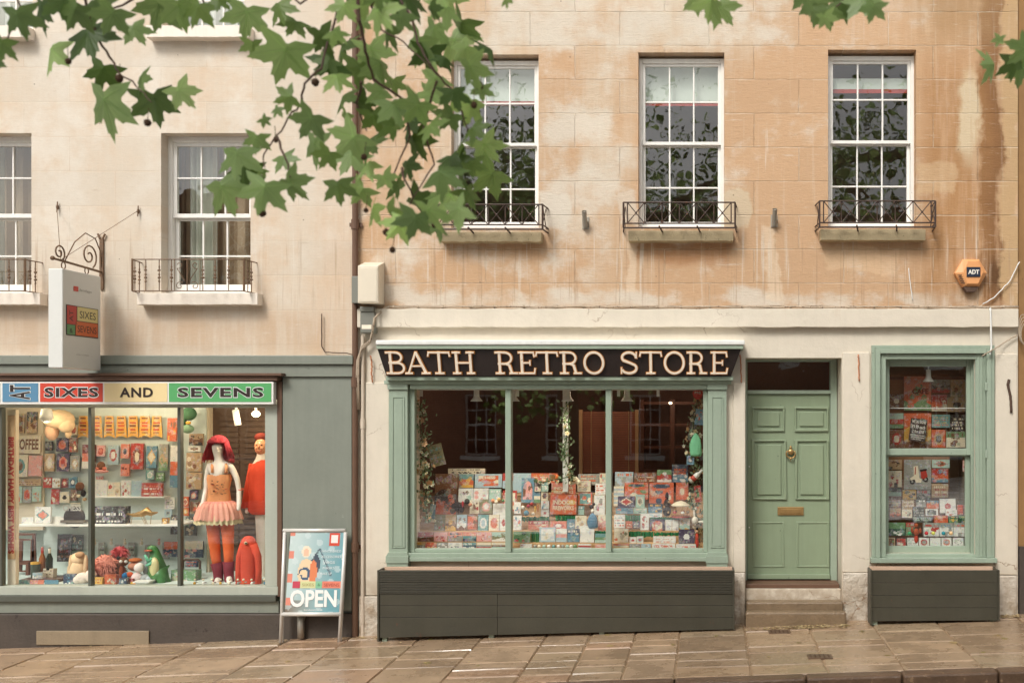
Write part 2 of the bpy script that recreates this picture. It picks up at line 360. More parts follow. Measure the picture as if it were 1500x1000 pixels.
M['leadwhite'] = paint('weathered_white_lead', S(228, 227, 221), .6, .1, 3, .3, worn=S(190, 170, 150), wornamt=.03)
M['sage'] = paint('sage_green_paint', S(152, 166, 147), .42, .14, 3, .12, worn=S(130, 146, 126), wornamt=.02)
M['door'] = paint('door_green_paint', S(138, 152, 124), .38, .08, 1.5, .08)
M['grey'] = paint('grey_green_paint', S(130, 134, 122), .5, .10, 2.5, .25, worn=S(160, 166, 152), wornamt=.04)
M['greyd'] = paint('dark_grey_green_and_shade', S(84, 86, 76), .5, .12, 3, .25)
M['greyl'] = paint('pale_grey_green_paint', S(172, 176, 162), .45, .1, 3, .15)
M['plinth'] = paint('dark_plinth_render', S(74, 65, 57), .6, .35, 4, 1.0, worn=S(52, 42, 36), wornamt=.1)
M['ventstone'] = paint('old_vent_stone', S(140, 124, 100), .8, .2, 6, .6)
M['white'] = paint('white_gloss_paint', S(236, 232, 224), .4, .07, 5, .1, worn=S(196, 180, 160), wornamt=.01)
M['whitesill'] = paint('painted_white_sill', S(238, 226, 210), .6, .08, 5, .3)
M['stonesill'] = paint('mossy_stone_sill', S(178, 160, 126), .85, .22, 7, .7, worn=S(120, 110, 80), wornamt=.1)
M['iron'] = paint('rusty_black_iron', S(66, 48, 38), .55, .3, 20, .3, worn=S(122, 74, 44), wornamt=.14)
M['ironA'] = paint('rusty_brown_iron', S(112, 86, 62), .6, .3, 20, .3, worn=S(150, 104, 66), wornamt=.14)
M['black'] = paint('black_board_paint', S(44, 34, 30), .4, .25, 4, .2, worn=S(84, 76, 68), wornamt=.03)
M['lettercream'] = paint('cream_letter_face', S(250, 234, 212), .4, .1, 12, .1)
M['lettergold'] = paint('gilt_letter_edge', S(198, 136, 66), .4, .2, 12, .1)
M['planter'] = paint('dark_green_planter_stain', S(66, 63, 51), .5, .22, 5, .3, worn=S(96, 62, 46), wornamt=.06)
M['wood'] = paint('raw_pale_timber', S(204, 172, 146), .75, .12, 8, .3)
M['pipe'] = paint('brown_cast_downpipe', S(104, 76, 58), .55, .25, 5, .3)
M['pipec'] = paint('cream_painted_pipe', S(208, 192, 172), .55, .15, 5, .3, worn=S(130, 96, 66), wornamt=.06)
M['boxcream'] = paint('cream_metal_box', S(224, 212, 190), .45, .06, 3, .05)
M['boxgrey'] = paint('grey_plastic_box', S(124, 124, 114), .5, .06, 3, .05)
M['cable'] = paint('dirty_cream_cable', S(176, 158, 136), .7, .3, 18, .5, worn=S(96, 74, 56), wornamt=.14)
M['cabled'] = paint('dark_brown_cable', S(84, 62, 48), .7, .3, 18, .5)
M['brass'] = paint('aged_brass', S(176, 142, 92), .42, .15, 20, .1, metal=.7)
M['alu'] = paint('silver_snap_frame', S(214, 210, 202), .3, .05, 6, .03, metal=.15)
M['galv'] = paint('galvanised_steel', S(168, 162, 150), .45, .15, 15, .1, metal=.5)
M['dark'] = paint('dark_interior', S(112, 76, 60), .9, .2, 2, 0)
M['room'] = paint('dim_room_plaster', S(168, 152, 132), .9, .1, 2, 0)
M['shopback'] = paint('pale_mint_pegboard', S(202, 212, 204), .7, .06, 2, 0)
M['shopcream'] = paint('cream_display_partition', S(218, 202, 176), .7, .06, 2, 0)
M['brownwood'] = paint('brown_slatted_wood', S(104, 62, 44), .55, .2, 9, .2)
M['palewood'] = paint('pale_wood_post', S(198, 158, 112), .6, .15, 9, .2)
M['lampwhite'] = paint('white_enamel', S(232, 230, 222), .35, .03, 6, 0)
def printmat():
    m, nt, ns, ls, b = nmat('printed_card'); a = N(nt, 'ShaderNodeAttribute', attribute_name='Col'); pos = N(nt, 'ShaderNodeNewGeometry').outputs['Position']
    vo = N(nt, 'ShaderNodeTexVoronoi', Scale=75); ls.new(pos, vo.inputs['Vector']); hv = N(nt, 'ShaderNodeHueSaturation', Saturation=.55, Value=.8); ls.new(vo.outputs['Color'], hv.inputs['Color'])
    k = ramp(nt, noise(nt, pos, 17, 3, .6), .50, .58); c1 = mixc(nt, mth(nt, 'MULTIPLY', k, .4), a.outputs['Color'], (0, 0, 0)); ls.new(hv.outputs[0], c1.node.inputs[7])
    k2 = ramp(nt, noise(nt, mapping(nt, pos, (1, 1, 2.2)), 95, 2, .6), .60, .68); c2 = mixc(nt, mth(nt, 'MULTIPLY', k2, .45), c1, S(224, 214, 196))
    k3 = ramp(nt, noise(nt, mapping(nt, pos, (1, 1, 2.6), (3, 1, 2)), 80, 2, .6), .62, .70); c3 = mixc(nt, mth(nt, 'MULTIPLY', k3, .5), c2, S(70, 56, 50))
    ls.new(c3, b.inputs['Base Color']); b.inputs['Roughness'].default_value = .4; return m
M['print'] = printmat()
M['plush'] = colmat('plush_fabric', .9, .12, .2)
M['gloss'] = colmat('glossy_plastic', .25, .04)
M['signprint'] = colmat('sign_vinyl', .35, .03)
M['leaf'] = colmat('leaf', .42, .2, .5, 12, transl=.55)
M['cloth'] = colmat('cloth', .85, .1, .2)
M['flag'] = None
M['glass'] = glassmat('window_glass', .085, wav=.05)
M['glassshop'] = glassmat('shop_glass', .16, wav=.004)
M['glassclear'] = glassmat('left_shop_glass', .06, wav=.01)
M['glassdark'] = glassmat('upper_window_glass', .15, wav=.05)
def emis(name, c, s):
    m, nt, ns, ls, b = nmat(name); b.inputs['Base Color'].default_value = c4(c); b.inputs['Emission Color'].default_value = c4(c); b.inputs['Emission Strength'].default_value = s; return m
M['bulb'] = emis('lit_bulb', (1, .75, .45), 12)
# wet flagstones
def flagmat():
    m, nt, ns, ls, b = nmat('wet_flagstone')
    a = N(nt, 'ShaderNodeAttribute', attribute_name='Col'); pos = N(nt, 'ShaderNodeNewGeometry').outputs['Position']
    n1 = noise(nt, pos, 2.5, 8, .65); n2 = noise(nt, pos, 30, 5, .6); n3 = noise(nt, mapping(nt, pos, (1, 3.5, 1)), 3, 6, .6)
    f = mth(nt, 'MULTIPLY', mth(nt, 'MULTIPLY_ADD', n1, .6, .7), mth(nt, 'MULTIPLY_ADD', n2, .3, .85))
    f = mth(nt, 'MULTIPLY', f, mth(nt, 'MULTIPLY_ADD', n3, .4, .8))
    mul = mixc(nt, 1.0, a.outputs['Color'], (0, 0, 0), 'MULTIPLY'); ls.new(f, mul.node.inputs[7])
    # pale dried speckle
    sp = ramp(nt, noise(nt, pos, 22, 3, .5), .68, .74)
    out = mixc(nt, mth(nt, 'MULTIPLY', sp, .18), mul, S(190, 172, 148))
    ls.new(out, b.inputs['Base Color'])
    r = mth(nt, 'MULTIPLY_ADD', ramp(nt, mth(nt, 'ADD', n1, mth(nt, 'MULTIPLY', n3, .3)), .5, .8), .30, .13); ls.new(r, b.inputs['Roughness'])
    b.inputs['Specular IOR Level'].default_value = .85
    bump(nt, mth(nt, 'ADD', mth(nt, 'MULTIPLY', n2, .3), n1), b, .35, .012); return m
M['flag'] = flagmat()
M['asphalt'] = paint('wet_asphalt', (.05, .048, .045), .35, .3, 9, .6)
M['kerb'] = paint('dark_granite_kerb', S(98, 76, 58), .35, .5, 6, 1.2, worn=S(136, 110, 84), wornamt=.12)
M['earth'] = paint('ground_far', (.1, .09, .075), .9, .2, .5, 0)
def brickmat():
    m, nt, ns, ls, b = nmat('brown_brick'); pos = N(nt, 'ShaderNodeNewGeometry').outputs['Position']
    sp = N(nt, 'ShaderNodeSeparateXYZ'); ls.new(pos, sp.inputs[0]); cb = N(nt, 'ShaderNodeCombineXYZ'); ls.new(sp.outputs[0], cb.inputs[0]); ls.new(sp.outputs[2], cb.inputs[1])
    br = N(nt, 'ShaderNodeTexBrick'); br.inputs['Scale'].default_value = 1; br.inputs['Brick Width'].default_value = .23; br.inputs['Row Height'].default_value = .075; br.inputs['Mortar Size'].default_value = .008
    br.inputs['Color1'].default_value = c4(S(120, 70, 48)); br.inputs['Color2'].default_value = c4(S(150, 96, 66)); br.inputs['Mortar'].default_value = c4(S(160, 140, 116)); ls.new(cb.outputs[0], br.inputs['Vector'])
    ls.new(br.outputs[0], b.inputs['Base Color']); b.inputs['Roughness'].default_value = .85; return m
M['brick'] = brickmat()

# ------------------------------------------------------------------ text
_tc = {}
def text_geo(txt, offset=0.0, spacing=1.0):
    k = (txt, offset, spacing)
    if k in _tc: return _tc[k]
    cu = bpy.data.curves.new('t', 'FONT'); cu.body = txt; cu.size = 1; cu.offset = offset; cu.space_character = spacing; cu.resolution_u = 3
    ob = bpy.data.objects.new('t', cu); COL.objects.link(ob)
    dg = bpy.context.evaluated_depsgraph_get(); me = bpy.data.meshes.new_from_object(ob.evaluated_get(dg))
    vs = [(v.co.x, v.co.y) for v in me.vertices]; fs = [tuple(p.vertices) for p in me.polygons]
    bpy.data.objects.remove(ob); bpy.data.curves.remove(cu); bpy.data.meshes.remove(me)
    xs = [v[0] for v in vs]; ys = [v[1] for v in vs]
    _tc[k] = (vs, fs, min(xs), max(xs), min(ys), max(ys)); return _tc[k]
def put_text(mb, txt, o, ux, uz, w, h, col, offset=.0, mi=0, spacing=1.0, rot=0):
    """fit txt into the w x h box whose lower left corner is o, along unit vectors ux (reading) and uz (up)"""
    vs, fs, x0, x1, y0, y1 = text_geo(txt, offset, spacing)
    ux = Vector(ux); uz = Vector(uz); o = Vector(o); out = []
    for (x, y) in vs:
        a = (x - x0) / (x1 - x0); b = (y - y0) / (y1 - y0)
        if rot: a, b = (1 - b, a) if rot == 1 else (b, 1 - a)
        out.append(o + ux * a * w + uz * b * h)
    mb.add(out, fs, col, mi)
# ------------------------------------------------------------------ ground, pavement, road
def plane_strip(name, x0, x1, y0, y1, dz, mat, label, slope=1):
    mb = MB(); n = 8
    for i in range(n):
        a = x0 + (x1 - x0) * i / n; b = x0 + (x1 - x0) * (i + 1) / n
        mb.quad((a, y0, gz(a, y0) + dz), (b, y0, gz(b, y0) + dz), (b, y1, gz(b, y1) + dz), (a, y1, gz(a, y1) + dz))
    o = mb.build(name, mat, org=(0, 0, 0)); return tag(o, label, name, kind='structure')
mb = MB(); mb.quad((-500, -500, -20), (500, -500, 13), (500, 500, 13), (-500, 500, -20)); 
mb.v = [(p[0], p[1], gz(p[0], 0) - .55) for p in mb.v]
tag(mb.build('ground', M['earth'], org=(0, 0, 0)), 'plain earth reaching the horizon under the street', 'ground', kind='structure')
plane_strip('road', -60, 60, -9.3, -2.07, -.125, M['asphalt'], 'dark wet road below the kerb')
plane_strip('far_pavement', -60, 60, -22, -9.3, 0, M['flag'], 'wet pavement on the far side of the street')
# pavement: wet flags laid in courses that run from wall to kerb
mb = MB(); x = -16.0; KY = -1.93; rnd = random.Random(11)
mb.box(-60, -16.01, KY, .3, -3, gz(-16.0) - .0, col=S(130, 112, 92)); mb.box(14.01, 60, KY, .3, -3, gz(14), col=S(130, 112, 92))
tones = [(160, 130, 98), (148, 124, 96), (166, 140, 110), (142, 114, 88), (168, 128, 98), (148, 130, 102), (172, 146, 118), (134, 110, 84)]
def lerp_(a, b, t): return tuple(p + (q - p) * t for p, q in zip(a, b))
cx = x
while cx < 14:
    w = rnd.choice([.45, .6, .75, .85, .65]); xe = cx + w; y = KY
    while y < .25:
        d = rnd.choice([.22, .3, .42, .6]); ye = min(y + d, .3)
        if .3 - ye < .15: ye = .3
        g = .005; t = rnd.choice(tones); k = rnd.uniform(.85, 1.12); c = lerp_(tuple(v * k for v in S(*t)), S(158, 134, 108), .6); h = rnd.uniform(-.004, .004)
        tx, ty = rnd.uniform(-.0015, .0015), rnd.uniform(-.0015, .0015)
        def zz(a, b): return gz(a, b) + h + tx * (a - cx) / w + ty * (b - y) / d
        b_ = .012
        X0, X1, Y0, Y1 = cx + g, xe - g, y + g, ye - g
        top = [(X0 + b_, Y0 + b_), (X1 - b_, Y0 + b_), (X1 - b_, Y1 - b_), (X0 + b_, Y1 - b_)]; low = [(X0, Y0), (X1, Y0), (X1, Y1), (X0, Y1)]
        top = [(a + rnd.uniform(-.008, .008), bb + rnd.uniform(-.008, .008)) for a, bb in top]
        vs = [(a, bb, zz(a, bb)) for a, bb in top] + [(a, bb, zz(a, bb) - .012) for a, bb in low] + [(a, bb, zz(a, bb) - .10) for a, bb in low]
        mb.add(vs, [(0, 1, 2, 3)] + [(4 + i, 4 + (i + 1) % 4, (i + 1) % 4, i) for i in range(4)] + [(8 + i, 8 + (i + 1) % 4, 4 + (i + 1) % 4, 4 + i) for i in range(4)], c)
        y = ye
    cx = xe
# bedding under the joints
for i in range(30):
    a = -16 + i; mb.quad((a, KY, gz(a, KY) - .014), (a + 1, KY, gz(a + 1, KY) - .014), (a + 1, .3, gz(a + 1, .3) - .014), (a, .3, gz(a, .3) - .014), col=S(150, 124, 96))
tag(mb.build('pavement', M['flag'], org=(0, 0, 0)), 'wet brown flagstone pavement in front of the shops', 'pavement', kind='structure')
mb = MB(); a = -16.0
while a < 14:
    L = rnd.choice([.9, 1.1, .8]); g = .006
    z0, z1 = gz(a, KY), gz(a + L, KY); h = .004
    vs = [(a + g, -2.07, z0 - .3), (a + L - g, -2.07, z1 - .3), (a + L - g, KY - .004, z1 - .3), (a + g, KY - .004, z0 - .3),
          (a + g, -2.07, z0 - h), (a + L - g, -2.07, z1 - h), (a + L - g, KY - .004, z1 + h), (a + g, KY - .004, z0 + h)]
    mb.add(vs, [(0, 1, 5, 4), (1, 2, 6, 5), (2, 3, 7, 6), (3, 0, 4, 7), (4, 5, 6, 7)]); a += L
tag(mb.build('kerb', M['kerb'], org=(0, 0, 0), bevel=.02), 'dark granite kerb at the pavement edge', 'kerb', kind='structure')

# ------------------------------------------------------------------ building helpers
def wall(mb, x0, x1, z0, z1, ops, y=0.0, th=.35, mi=0, rmi=None):
    rmi = mi if rmi is None else rmi
    xs = sorted({x0, x1} | {v for o in ops for v in o[:2] if x0 < v < x1}); zs = sorted({z0, z1} | {v for o in ops for v in o[2:4] if z0 < v < z1})
    for i in range(len(xs) - 1):
        for j in range(len(zs) - 1):
            mx, mz = (xs[i] + xs[i + 1]) / 2, (zs[j] + zs[j + 1]) / 2
            if any(o[0] < mx < o[1] and o[2] < mz < o[3] for o in ops): continue
            mb.quad((xs[i], y, zs[j]), (xs[i + 1], y, zs[j]), (xs[i + 1], y, zs[j + 1]), (xs[i], y, zs[j + 1]), mi=mi)
            mb.quad((xs[i], y + th, zs[j]), (xs[i], y + th, zs[j + 1]), (xs[i + 1], y + th, zs[j + 1]), (xs[i + 1], y + th, zs[j]), mi=mi)
    for (a, b, c, d) in ops:
        a, b, c, d = max(a, x0), min(b, x1), max(c, z0), min(d, z1)
        mb.quad((a, y, c), (a, y, d), (a, y + th, d), (a, y + th, c), mi=rmi); mb.quad((b, y, d), (b, y, c), (b, y + th, c), (b, y + th, d), mi=rmi)
        mb.quad((a, y, d), (b, y, d), (b, y + th, d), (a, y + th, d), mi=rmi); mb.quad((a, y, c), (a, y + th, c), (b, y + th, c), (b, y, c), mi=rmi)
def room(mb, x0, x1, y0, y1, z0, z1, mi=0):     # inside faces of a room, open to the front
    mb.quad((x0, y1, z0), (x1, y1, z0), (x1, y1, z1), (x0, y1, z1), mi=mi); mb.quad((x0, y0, z0), (x0, y1, z0), (x0, y1, z1), (x0, y0, z1), mi=mi)
    mb.quad((x1, y0, z0), (x1, y1, z0), (x1, y1, z1), (x1, y0, z1), mi=mi); mb.quad((x0, y0, z0), (x1, y0, z0), (x1, y1, z0), (x0, y1, z0), mi=mi)
    mb.quad((x0, y0, z1), (x1, y0, z1), (x1, y1, z1), (x0, y1, z1), mi=mi)
def sash_window(house, px0, px1, py0, py1, d, rows, cols, frame=5, bar=2.4, rail=None, box=0, mat='white', gl='glassdark'):
    """rows: pixel heights of the bars; rail: the meeting rail; cols: number of panes across"""
    x0, x1, z1, z0 = fx(px0), fx(px1), fz(py0), fz(py1); f = frame / PM; w = bar / PM
    mb = MB(); mb.box(x0, x0 + f * .7, d, d + .14, z0, z1); mb.box(x1 - f * .7, x1, d, d + .14, z0, z1)
    mb.box(x0 + f * .7, x1 - f * .7, d + .003, d + .137, z1 - f, z1); mb.box(x0 + f * .7, x1 - f * .7, d - .01, d + .14, z0, z0 + f * .8)
    win = mb.build('window', M[mat], house, bevel=.004)
    zr = fz(rail); ix0, ix1 = x0 + f * .7, x1 - f * .7
    for k, (a, b, yy) in enumerate(((zr, z1 - f, d + .02), (z0 + f * .8, zr + .02, d + .062))):
        mb = MB(); s = f * .62
        mb.box(ix0, ix0 + s, yy, yy + .035, a, b); mb.box(ix1 - s, ix1, yy, yy + .035, a, b)
        mb.box(ix0 + s, ix1 - s, yy + .002, yy + .033, b - s * (.9 if k == 0 else 1.1), b); mb.box(ix0 + s, ix1 - s, yy + .002, yy + .033, a, a + s * (1.1 if k == 0 else 1.7))
        for c in range(1, cols):
            xm = ix0 + s + (ix1 - ix0 - 2 * s) * c / cols; mb.box(xm - w / 2, xm + w / 2, yy + .004, yy + .03, a + s, b - s)
        for r in rows:
            zq = fz(r)
            if a < zq < b: mb.box(ix0 + s, ix1 - s, yy + .006, yy + .028, zq - w / 2, zq + w / 2)
        mb.build('sash', M[mat], win, bevel=.003)
        mb = MB(); mb.quad((ix0 + s, yy + .018, a + s), (ix1 - s, yy + .018, a + s), (ix1 - s, yy + .018, b - s), (ix0 + s, yy + .018, b - s)); mb.build('pane', M[gl], win)
    return win
def sub(mb, name, mat, parent, **k): return mb.build(name, M[mat] if isinstance(mat, str) else mat, parent, **k)
def rough_sill(house, px0, px1, py0, py1, out, mat, seed, ragged=.012):
    r = random.Random(seed); mb = MB(); n = 26; x0, x1, z1, z0 = fx(px0), fx(px1), fz(py0), fz(py1)
    lo = [(x0 + (x1 - x0) * i / n, z0 + r.uniform(-1, 1) * ragged * .5) for i in range(n + 1)]
    mb.prism(lo + [(x1, z1), (x0, z1)], -out, .1); return sub(mb, 'sill', mat, house, bevel=.005)

# ================================================================== LEFT HOUSE
hA = thing('terrace_house', 'pale beige stone house on the left with a grey-green painted shopfront', 'house', (fx(180), 0, gz(fx(180))))
xL, xR = fx(-420), fx(519)
ZA = fz(522)
winA = [(-69, 46, 195, 430, (256, 371), 315), (236, 367, 195, 430, (256, 371), 315), (-72, 48, -190, 46, (-130, -10), -70), (238, 358, -190, 46, (-130, -10), -70)]
mb = MB(); wall(mb, xL, xR, ZA, 10.5, [(fx(a), fx(b), fz(d), fz(c)) for a, b, c, d, _, _ in winA]); sub(mb, 'wall', 'stoneA', hA)
mb = MB(); mb.quad((xL, .1, 10.5), (xR, .1, 10.5), (xR, 9, 10.5), (xL, 9, 10.5)); mb.quad((xL, 0, -1), (xL, 9, -1), (xL, 9, 10.5), (xL, 0, 10.5)); mb.quad((xL, 9, -1), (xR, 9, -1), (xR, 9, 10.5), (xL, 9, 10.5))
sub(mb, 'side_wall', 'stoneA', hA)
for a, b, c, d, _, _ in winA:
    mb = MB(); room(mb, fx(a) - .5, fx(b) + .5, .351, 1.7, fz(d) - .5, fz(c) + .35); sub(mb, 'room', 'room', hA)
for a, b, c, d, rows, rl in winA:
    sash_window(hA, a, b, c, d, .13, rows, 3, frame=9, rail=rl)
for a, b in ((-90, 70), (210, 385)): rough_sill(hA, a, b, 431, 448, .12, 'whitesill', a, .006)
for a, b in ((-90, 51), (223, 372)): rough_sill(hA, a, b, 44, 61, .12, 'whitesill', a, .006)
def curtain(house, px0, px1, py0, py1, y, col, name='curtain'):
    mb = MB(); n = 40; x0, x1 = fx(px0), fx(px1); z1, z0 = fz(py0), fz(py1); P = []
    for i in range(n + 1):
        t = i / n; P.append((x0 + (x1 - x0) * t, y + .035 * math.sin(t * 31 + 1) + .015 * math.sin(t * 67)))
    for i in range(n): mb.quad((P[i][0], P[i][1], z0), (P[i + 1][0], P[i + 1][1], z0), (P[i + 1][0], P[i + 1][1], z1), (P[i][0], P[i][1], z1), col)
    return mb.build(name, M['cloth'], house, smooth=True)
curtain(hA, 250, 292, 200, 428, .37, S(220, 222, 212)); curtain(hA, 230, 372, 196, 429, .45, S(176, 156, 132), 'pane_reflection_cloth'); curtain(hA, -76, 50, 196, 429, .45, S(176, 156, 132), 'pane_reflection_cloth'); curtain(hA, -66, -35, 200, 428, .42, S(214, 216, 204)); curtain(hA, 240, 330, -150, 44, .42, S(226, 226, 218)); curtain(hA, -60, 46, -150, 44, .42, S(226, 226, 218))  # brown inner cloths are added to give the panes their reflected tone
def twist_bar(mb, p0, p1, r): # iron baluster with cast leaves
    p0, p1 = Vector(p0), Vector(p1); mb.tube([p0, p1], r, 5)
    for t, s in ((.3, 1), (.42, 1.7), (.52, 1.2), (.66, 1.6), (.76, .9)):
        c = p0.lerp(p1, t); mb.blob(c, (r * 2.2 * s, r * 1.4 * s, r * 2.6), u=6, w=4, jit=.25)
def spiral(cx, cz, y, r0, r1, a0, a1, n=18):
    return [(cx + (r0 + (r1 - r0) * i / n) * math.cos(a0 + (a1 - a0) * i / n), y, cz + (r0 + (r1 - r0) * i / n) * math.sin(a0 + (a1 - a0) * i / n)) for i in range(n + 1)]
for a, b in ((-103, 58), (212, 372)):
    mb = MB(); r = .006; y = -.24; x0, x1 = fx(a), fx(b); zt, zb = fz(385), fz(430); xm = (x0 + x1) / 2
    loop = [(x0 - .03, .0, zt), (x0, y + .02, zt), (x0 + .03, y, zt), (x1 - .03, y, zt), (x1, y + .02, zt), (x1 + .03, 0, zt)]
    mb.tube(loop, r, 6); mb.tube([(p[0], p[1], zb) for p in loop], r, 6)
    mb.tube([(x0, y + .02, zb), (x0, y + .02, zt + .01)], .011, 6); mb.tube([(x1, y + .02, zb), (x1, y + .02, zt + .01)], .011, 6)
    for t in (.13, .25, .36, .64, .75, .87): twist_bar(mb, (x0 + (x1 - x0) * t, y, zb), (x0 + (x1 - x0) * t, y, zt), .005)
    for yy in (-.08, -.16):
        twist_bar(mb, (x0 - .01, yy, zb), (x0 - .01, yy, zt), .005); twist_bar(mb, (x1 + .01, yy, zb), (x1 + .01, yy, zt), .005)
    for sgn in (-1, 1):
        mb.tube([(xm + sgn * (p[0]), y, p[2]) for p in spiral(.085, zt - .055, y, .01, .04, 0, 5.2)] + [(xm + sgn * .02, y, zb + .1)], .004, 5)
        mb.tube([(xm + sgn * p[0], y, p[2]) for p in spiral(.075, zb + .05, y, .008, .045, 2, 8.6)], .004, 5)
    mb.tube([(xm, y, zb), (xm, y, zt)], .005, 5); mb.tube([(xm - .13, y, zb), (xm - .13, y, zt)], .004, 5); mb.tube([(xm + .13, y, zb), (xm + .13, y, zt)], .004, 5)
    sub(mb, 'window_guard', 'ironA', hA)
# shopfront
SA = (-420, 410, 597, 860)
mb = MB(); wall(mb, xL, xR, -1.5, ZA, [(fx(-380), fx(408), fz(858), fz(552))], th=.12); sub(mb, 'lower_wall', 'grey', hA)
mb = MB(); mb.box(xL, fx(521), -.09, -.002, fz(534), fz(521)); mb.box(xL, fx(519), -.06, -.002, fz(552), fz(534.2)); sub(mb, 'cornice', 'grey', hA, bevel=.006)
mb = MB(); mb.box(xL, fx(422), -.16, -.062, fz(551), fz(547)); mb.box(xL, fx(414), -.13, .0, fz(558), fz(551.2)); mb.box(fx(408.5), fx(415.5), -.045, -.001, fz(872), fz(559)); sub(mb, 'canopy_and_shade_strip', 'pipe', hA, bevel=.004)  # canopy box; its shadow line and the dark recess are put in as brown
mb = MB(); mb.box(fx(416), fx(517), -.035, -.001, fz(893), fz(552.3)); sub(mb, 'pilaster', 'grey', hA, bevel=.005)
mb = MB(); mb.box(xL, fx(519), -.06, 0, -1.5, fz(897)); sub(mb, 'plinth', 'plinth', hA, bevel=.01)
mb = MB(); mb.box(xL, fx(410), -.03, .0, fz(896.5), fz(879)); sub(mb, 'stall_riser', 'grey', hA, bevel=.004)
mb = MB(); mb.box(fx(60), fx(224), -.075, -.061, gz(fx(140)) + .012, fz(921)); sub(mb, 'vent_block', 'ventstone', hA, bevel=.006)
# shop window frame
mb = MB(); mb.box(fx(-380), fx(410), -.05, .06, fz(870), fz(857.5)); mb.box(fx(390), fx(408), -.03, .05, fz(857.3), fz(592)); mb.box(fx(-380), fx(390), -.02, .05, fz(597), fz(592)); mb.box(fx(-380), fx(408), -.07, .0, fz(879), fz(870.2), mi=1)  # dark lowest strip is the shade under the sill, put in as colour
fr = mb.build('shop_window', [M['greyl'], M['greyd']], hA, bevel=.004)
for m in (-260, -129, 2, 133, 263.5):
    mb = MB(); mb.box(fx(m - 2.3), fx(m + 2.3), -.02, .045, fz(857.5), fz(597)); sub(mb, 'mullion', 'greyd', fr, bevel=.003)
mb = MB(); mb.quad((fx(-380), .02, fz(858)), (fx(390), .02, fz(858)), (fx(390), .02, fz(597)), (fx(-380), .02, fz(597))); sub(mb, 'pane', 'glassclear', fr)
# interior of the display
mb = MB(); bz, tz = fz(861), fz(585)
room(mb, fx(-380), fx(409), .121, 1.25, bz, tz); 
shA = sub(mb, 'display_room', 'shopback', hA)
mb = MB(); mb.box(fx(3) , fx(15), .08, .13, bz + .002, fz(600)); sub(mb, 'partition', 'shopcream', hA)
mb = MB(); mb.box(W(-75, 0, .96).x, W(63, 0, .96).x, .96, .99, W(0, 776, .96).z, W(0, 596, .96).z); sub(mb, 'display_panel', 'shopcream', hA)
# slatted wardrobe doors behind the mannequin
mb = MB(); X0, X1 = W(312, 0, 1.1).x, W(402, 0, 1.1).x
mb.box(X0, X1, 1.1, 1.2, bz, tz - .05, mi=0)
for k in range(24): mb.box(X0 + .08, X0 + .30, 1.085, 1.098, bz + .3 + k * .062, bz + .345 + k * .062, mi=0); mb.box(X0 + .36, X1 - .05, 1.085, 1.098, bz + .3 + k * .062, bz + .345 + k * .062, mi=0)
mb.box(X0 - .06, X0 - .002, 1.02, 1.2, bz, tz - .05, mi=1)
mb.build('slatted_door', [paint('dusty_slats', S(92, 72, 58), .7, .12, 3, 0), M['shopcream']], hA)

# ================================================================== MIDDLE HOUSE
hB = thing('terrace_house', 'weathered orange stone house with sage-green shopfront and green front door', 'house', (fx(1000), 0, gz(fx(1000))))
bL, bR = fx(519.5), fx(1491)
ZB = fz(452)
winB = [(661, 789, 80, 334, (146.5, 272), 209.5), (935, 1061, 77, 334, (144.5, 270), 208), (1213, 1342, 73, 334, (141, 268), 206)]
wallB = MB(); wall(wallB, bL, bR, ZB, 10.5, [(fx(a), fx(b), fz(d), fz(c)) for a, b, c, d, _, _ in winB] + [(fx(a), fx(b), fz(c - 375), fz(c - 610)) for a, b, c, d, _, _ in winB]); sub(wallB, 'wall', 'stoneB', hB)
mb = MB(); mb.quad((bL, .1, 10.5), (bR, .1, 10.5), (bR, 9, 10.5), (bL, 9, 10.5)); mb.quad((bR, 0, -1), (bR, 9, -1), (bR, 9, 10.5), (bR, 0, 10.5)); mb.quad((bL, 9, -1), (bR, 9, -1), (bR, 9, 10.5), (bL, 9, 10.5)); sub(mb, 'side_wall', 'stoneB', hB)
for a, b, c, d, _, _ in winB:
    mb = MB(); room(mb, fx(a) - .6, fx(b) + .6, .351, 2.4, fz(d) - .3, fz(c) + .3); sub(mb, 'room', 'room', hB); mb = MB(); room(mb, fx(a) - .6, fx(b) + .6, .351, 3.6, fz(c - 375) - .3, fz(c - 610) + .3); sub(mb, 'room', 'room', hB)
for i, (a, b, c, d, rows, rl) in enumerate(winB):
    sash_window(hB, a, b, c + 4, d, .10, rows, 3, frame=7, rail=rl); sash_window(hB, a, b, c - 610, c - 375, .10, (c - 550, c - 430), 3, frame=7, rail=c - 490)
for i, (a, b, c, d) in enumerate(((650, 796, 343, 357), (922, 1074, 341, 356), (1200, 1352, 339, 355))):
    rough_sill(hB, a, b, c, d, .13, 'stonesill', i + 3, .012 if i == 0 else .004)
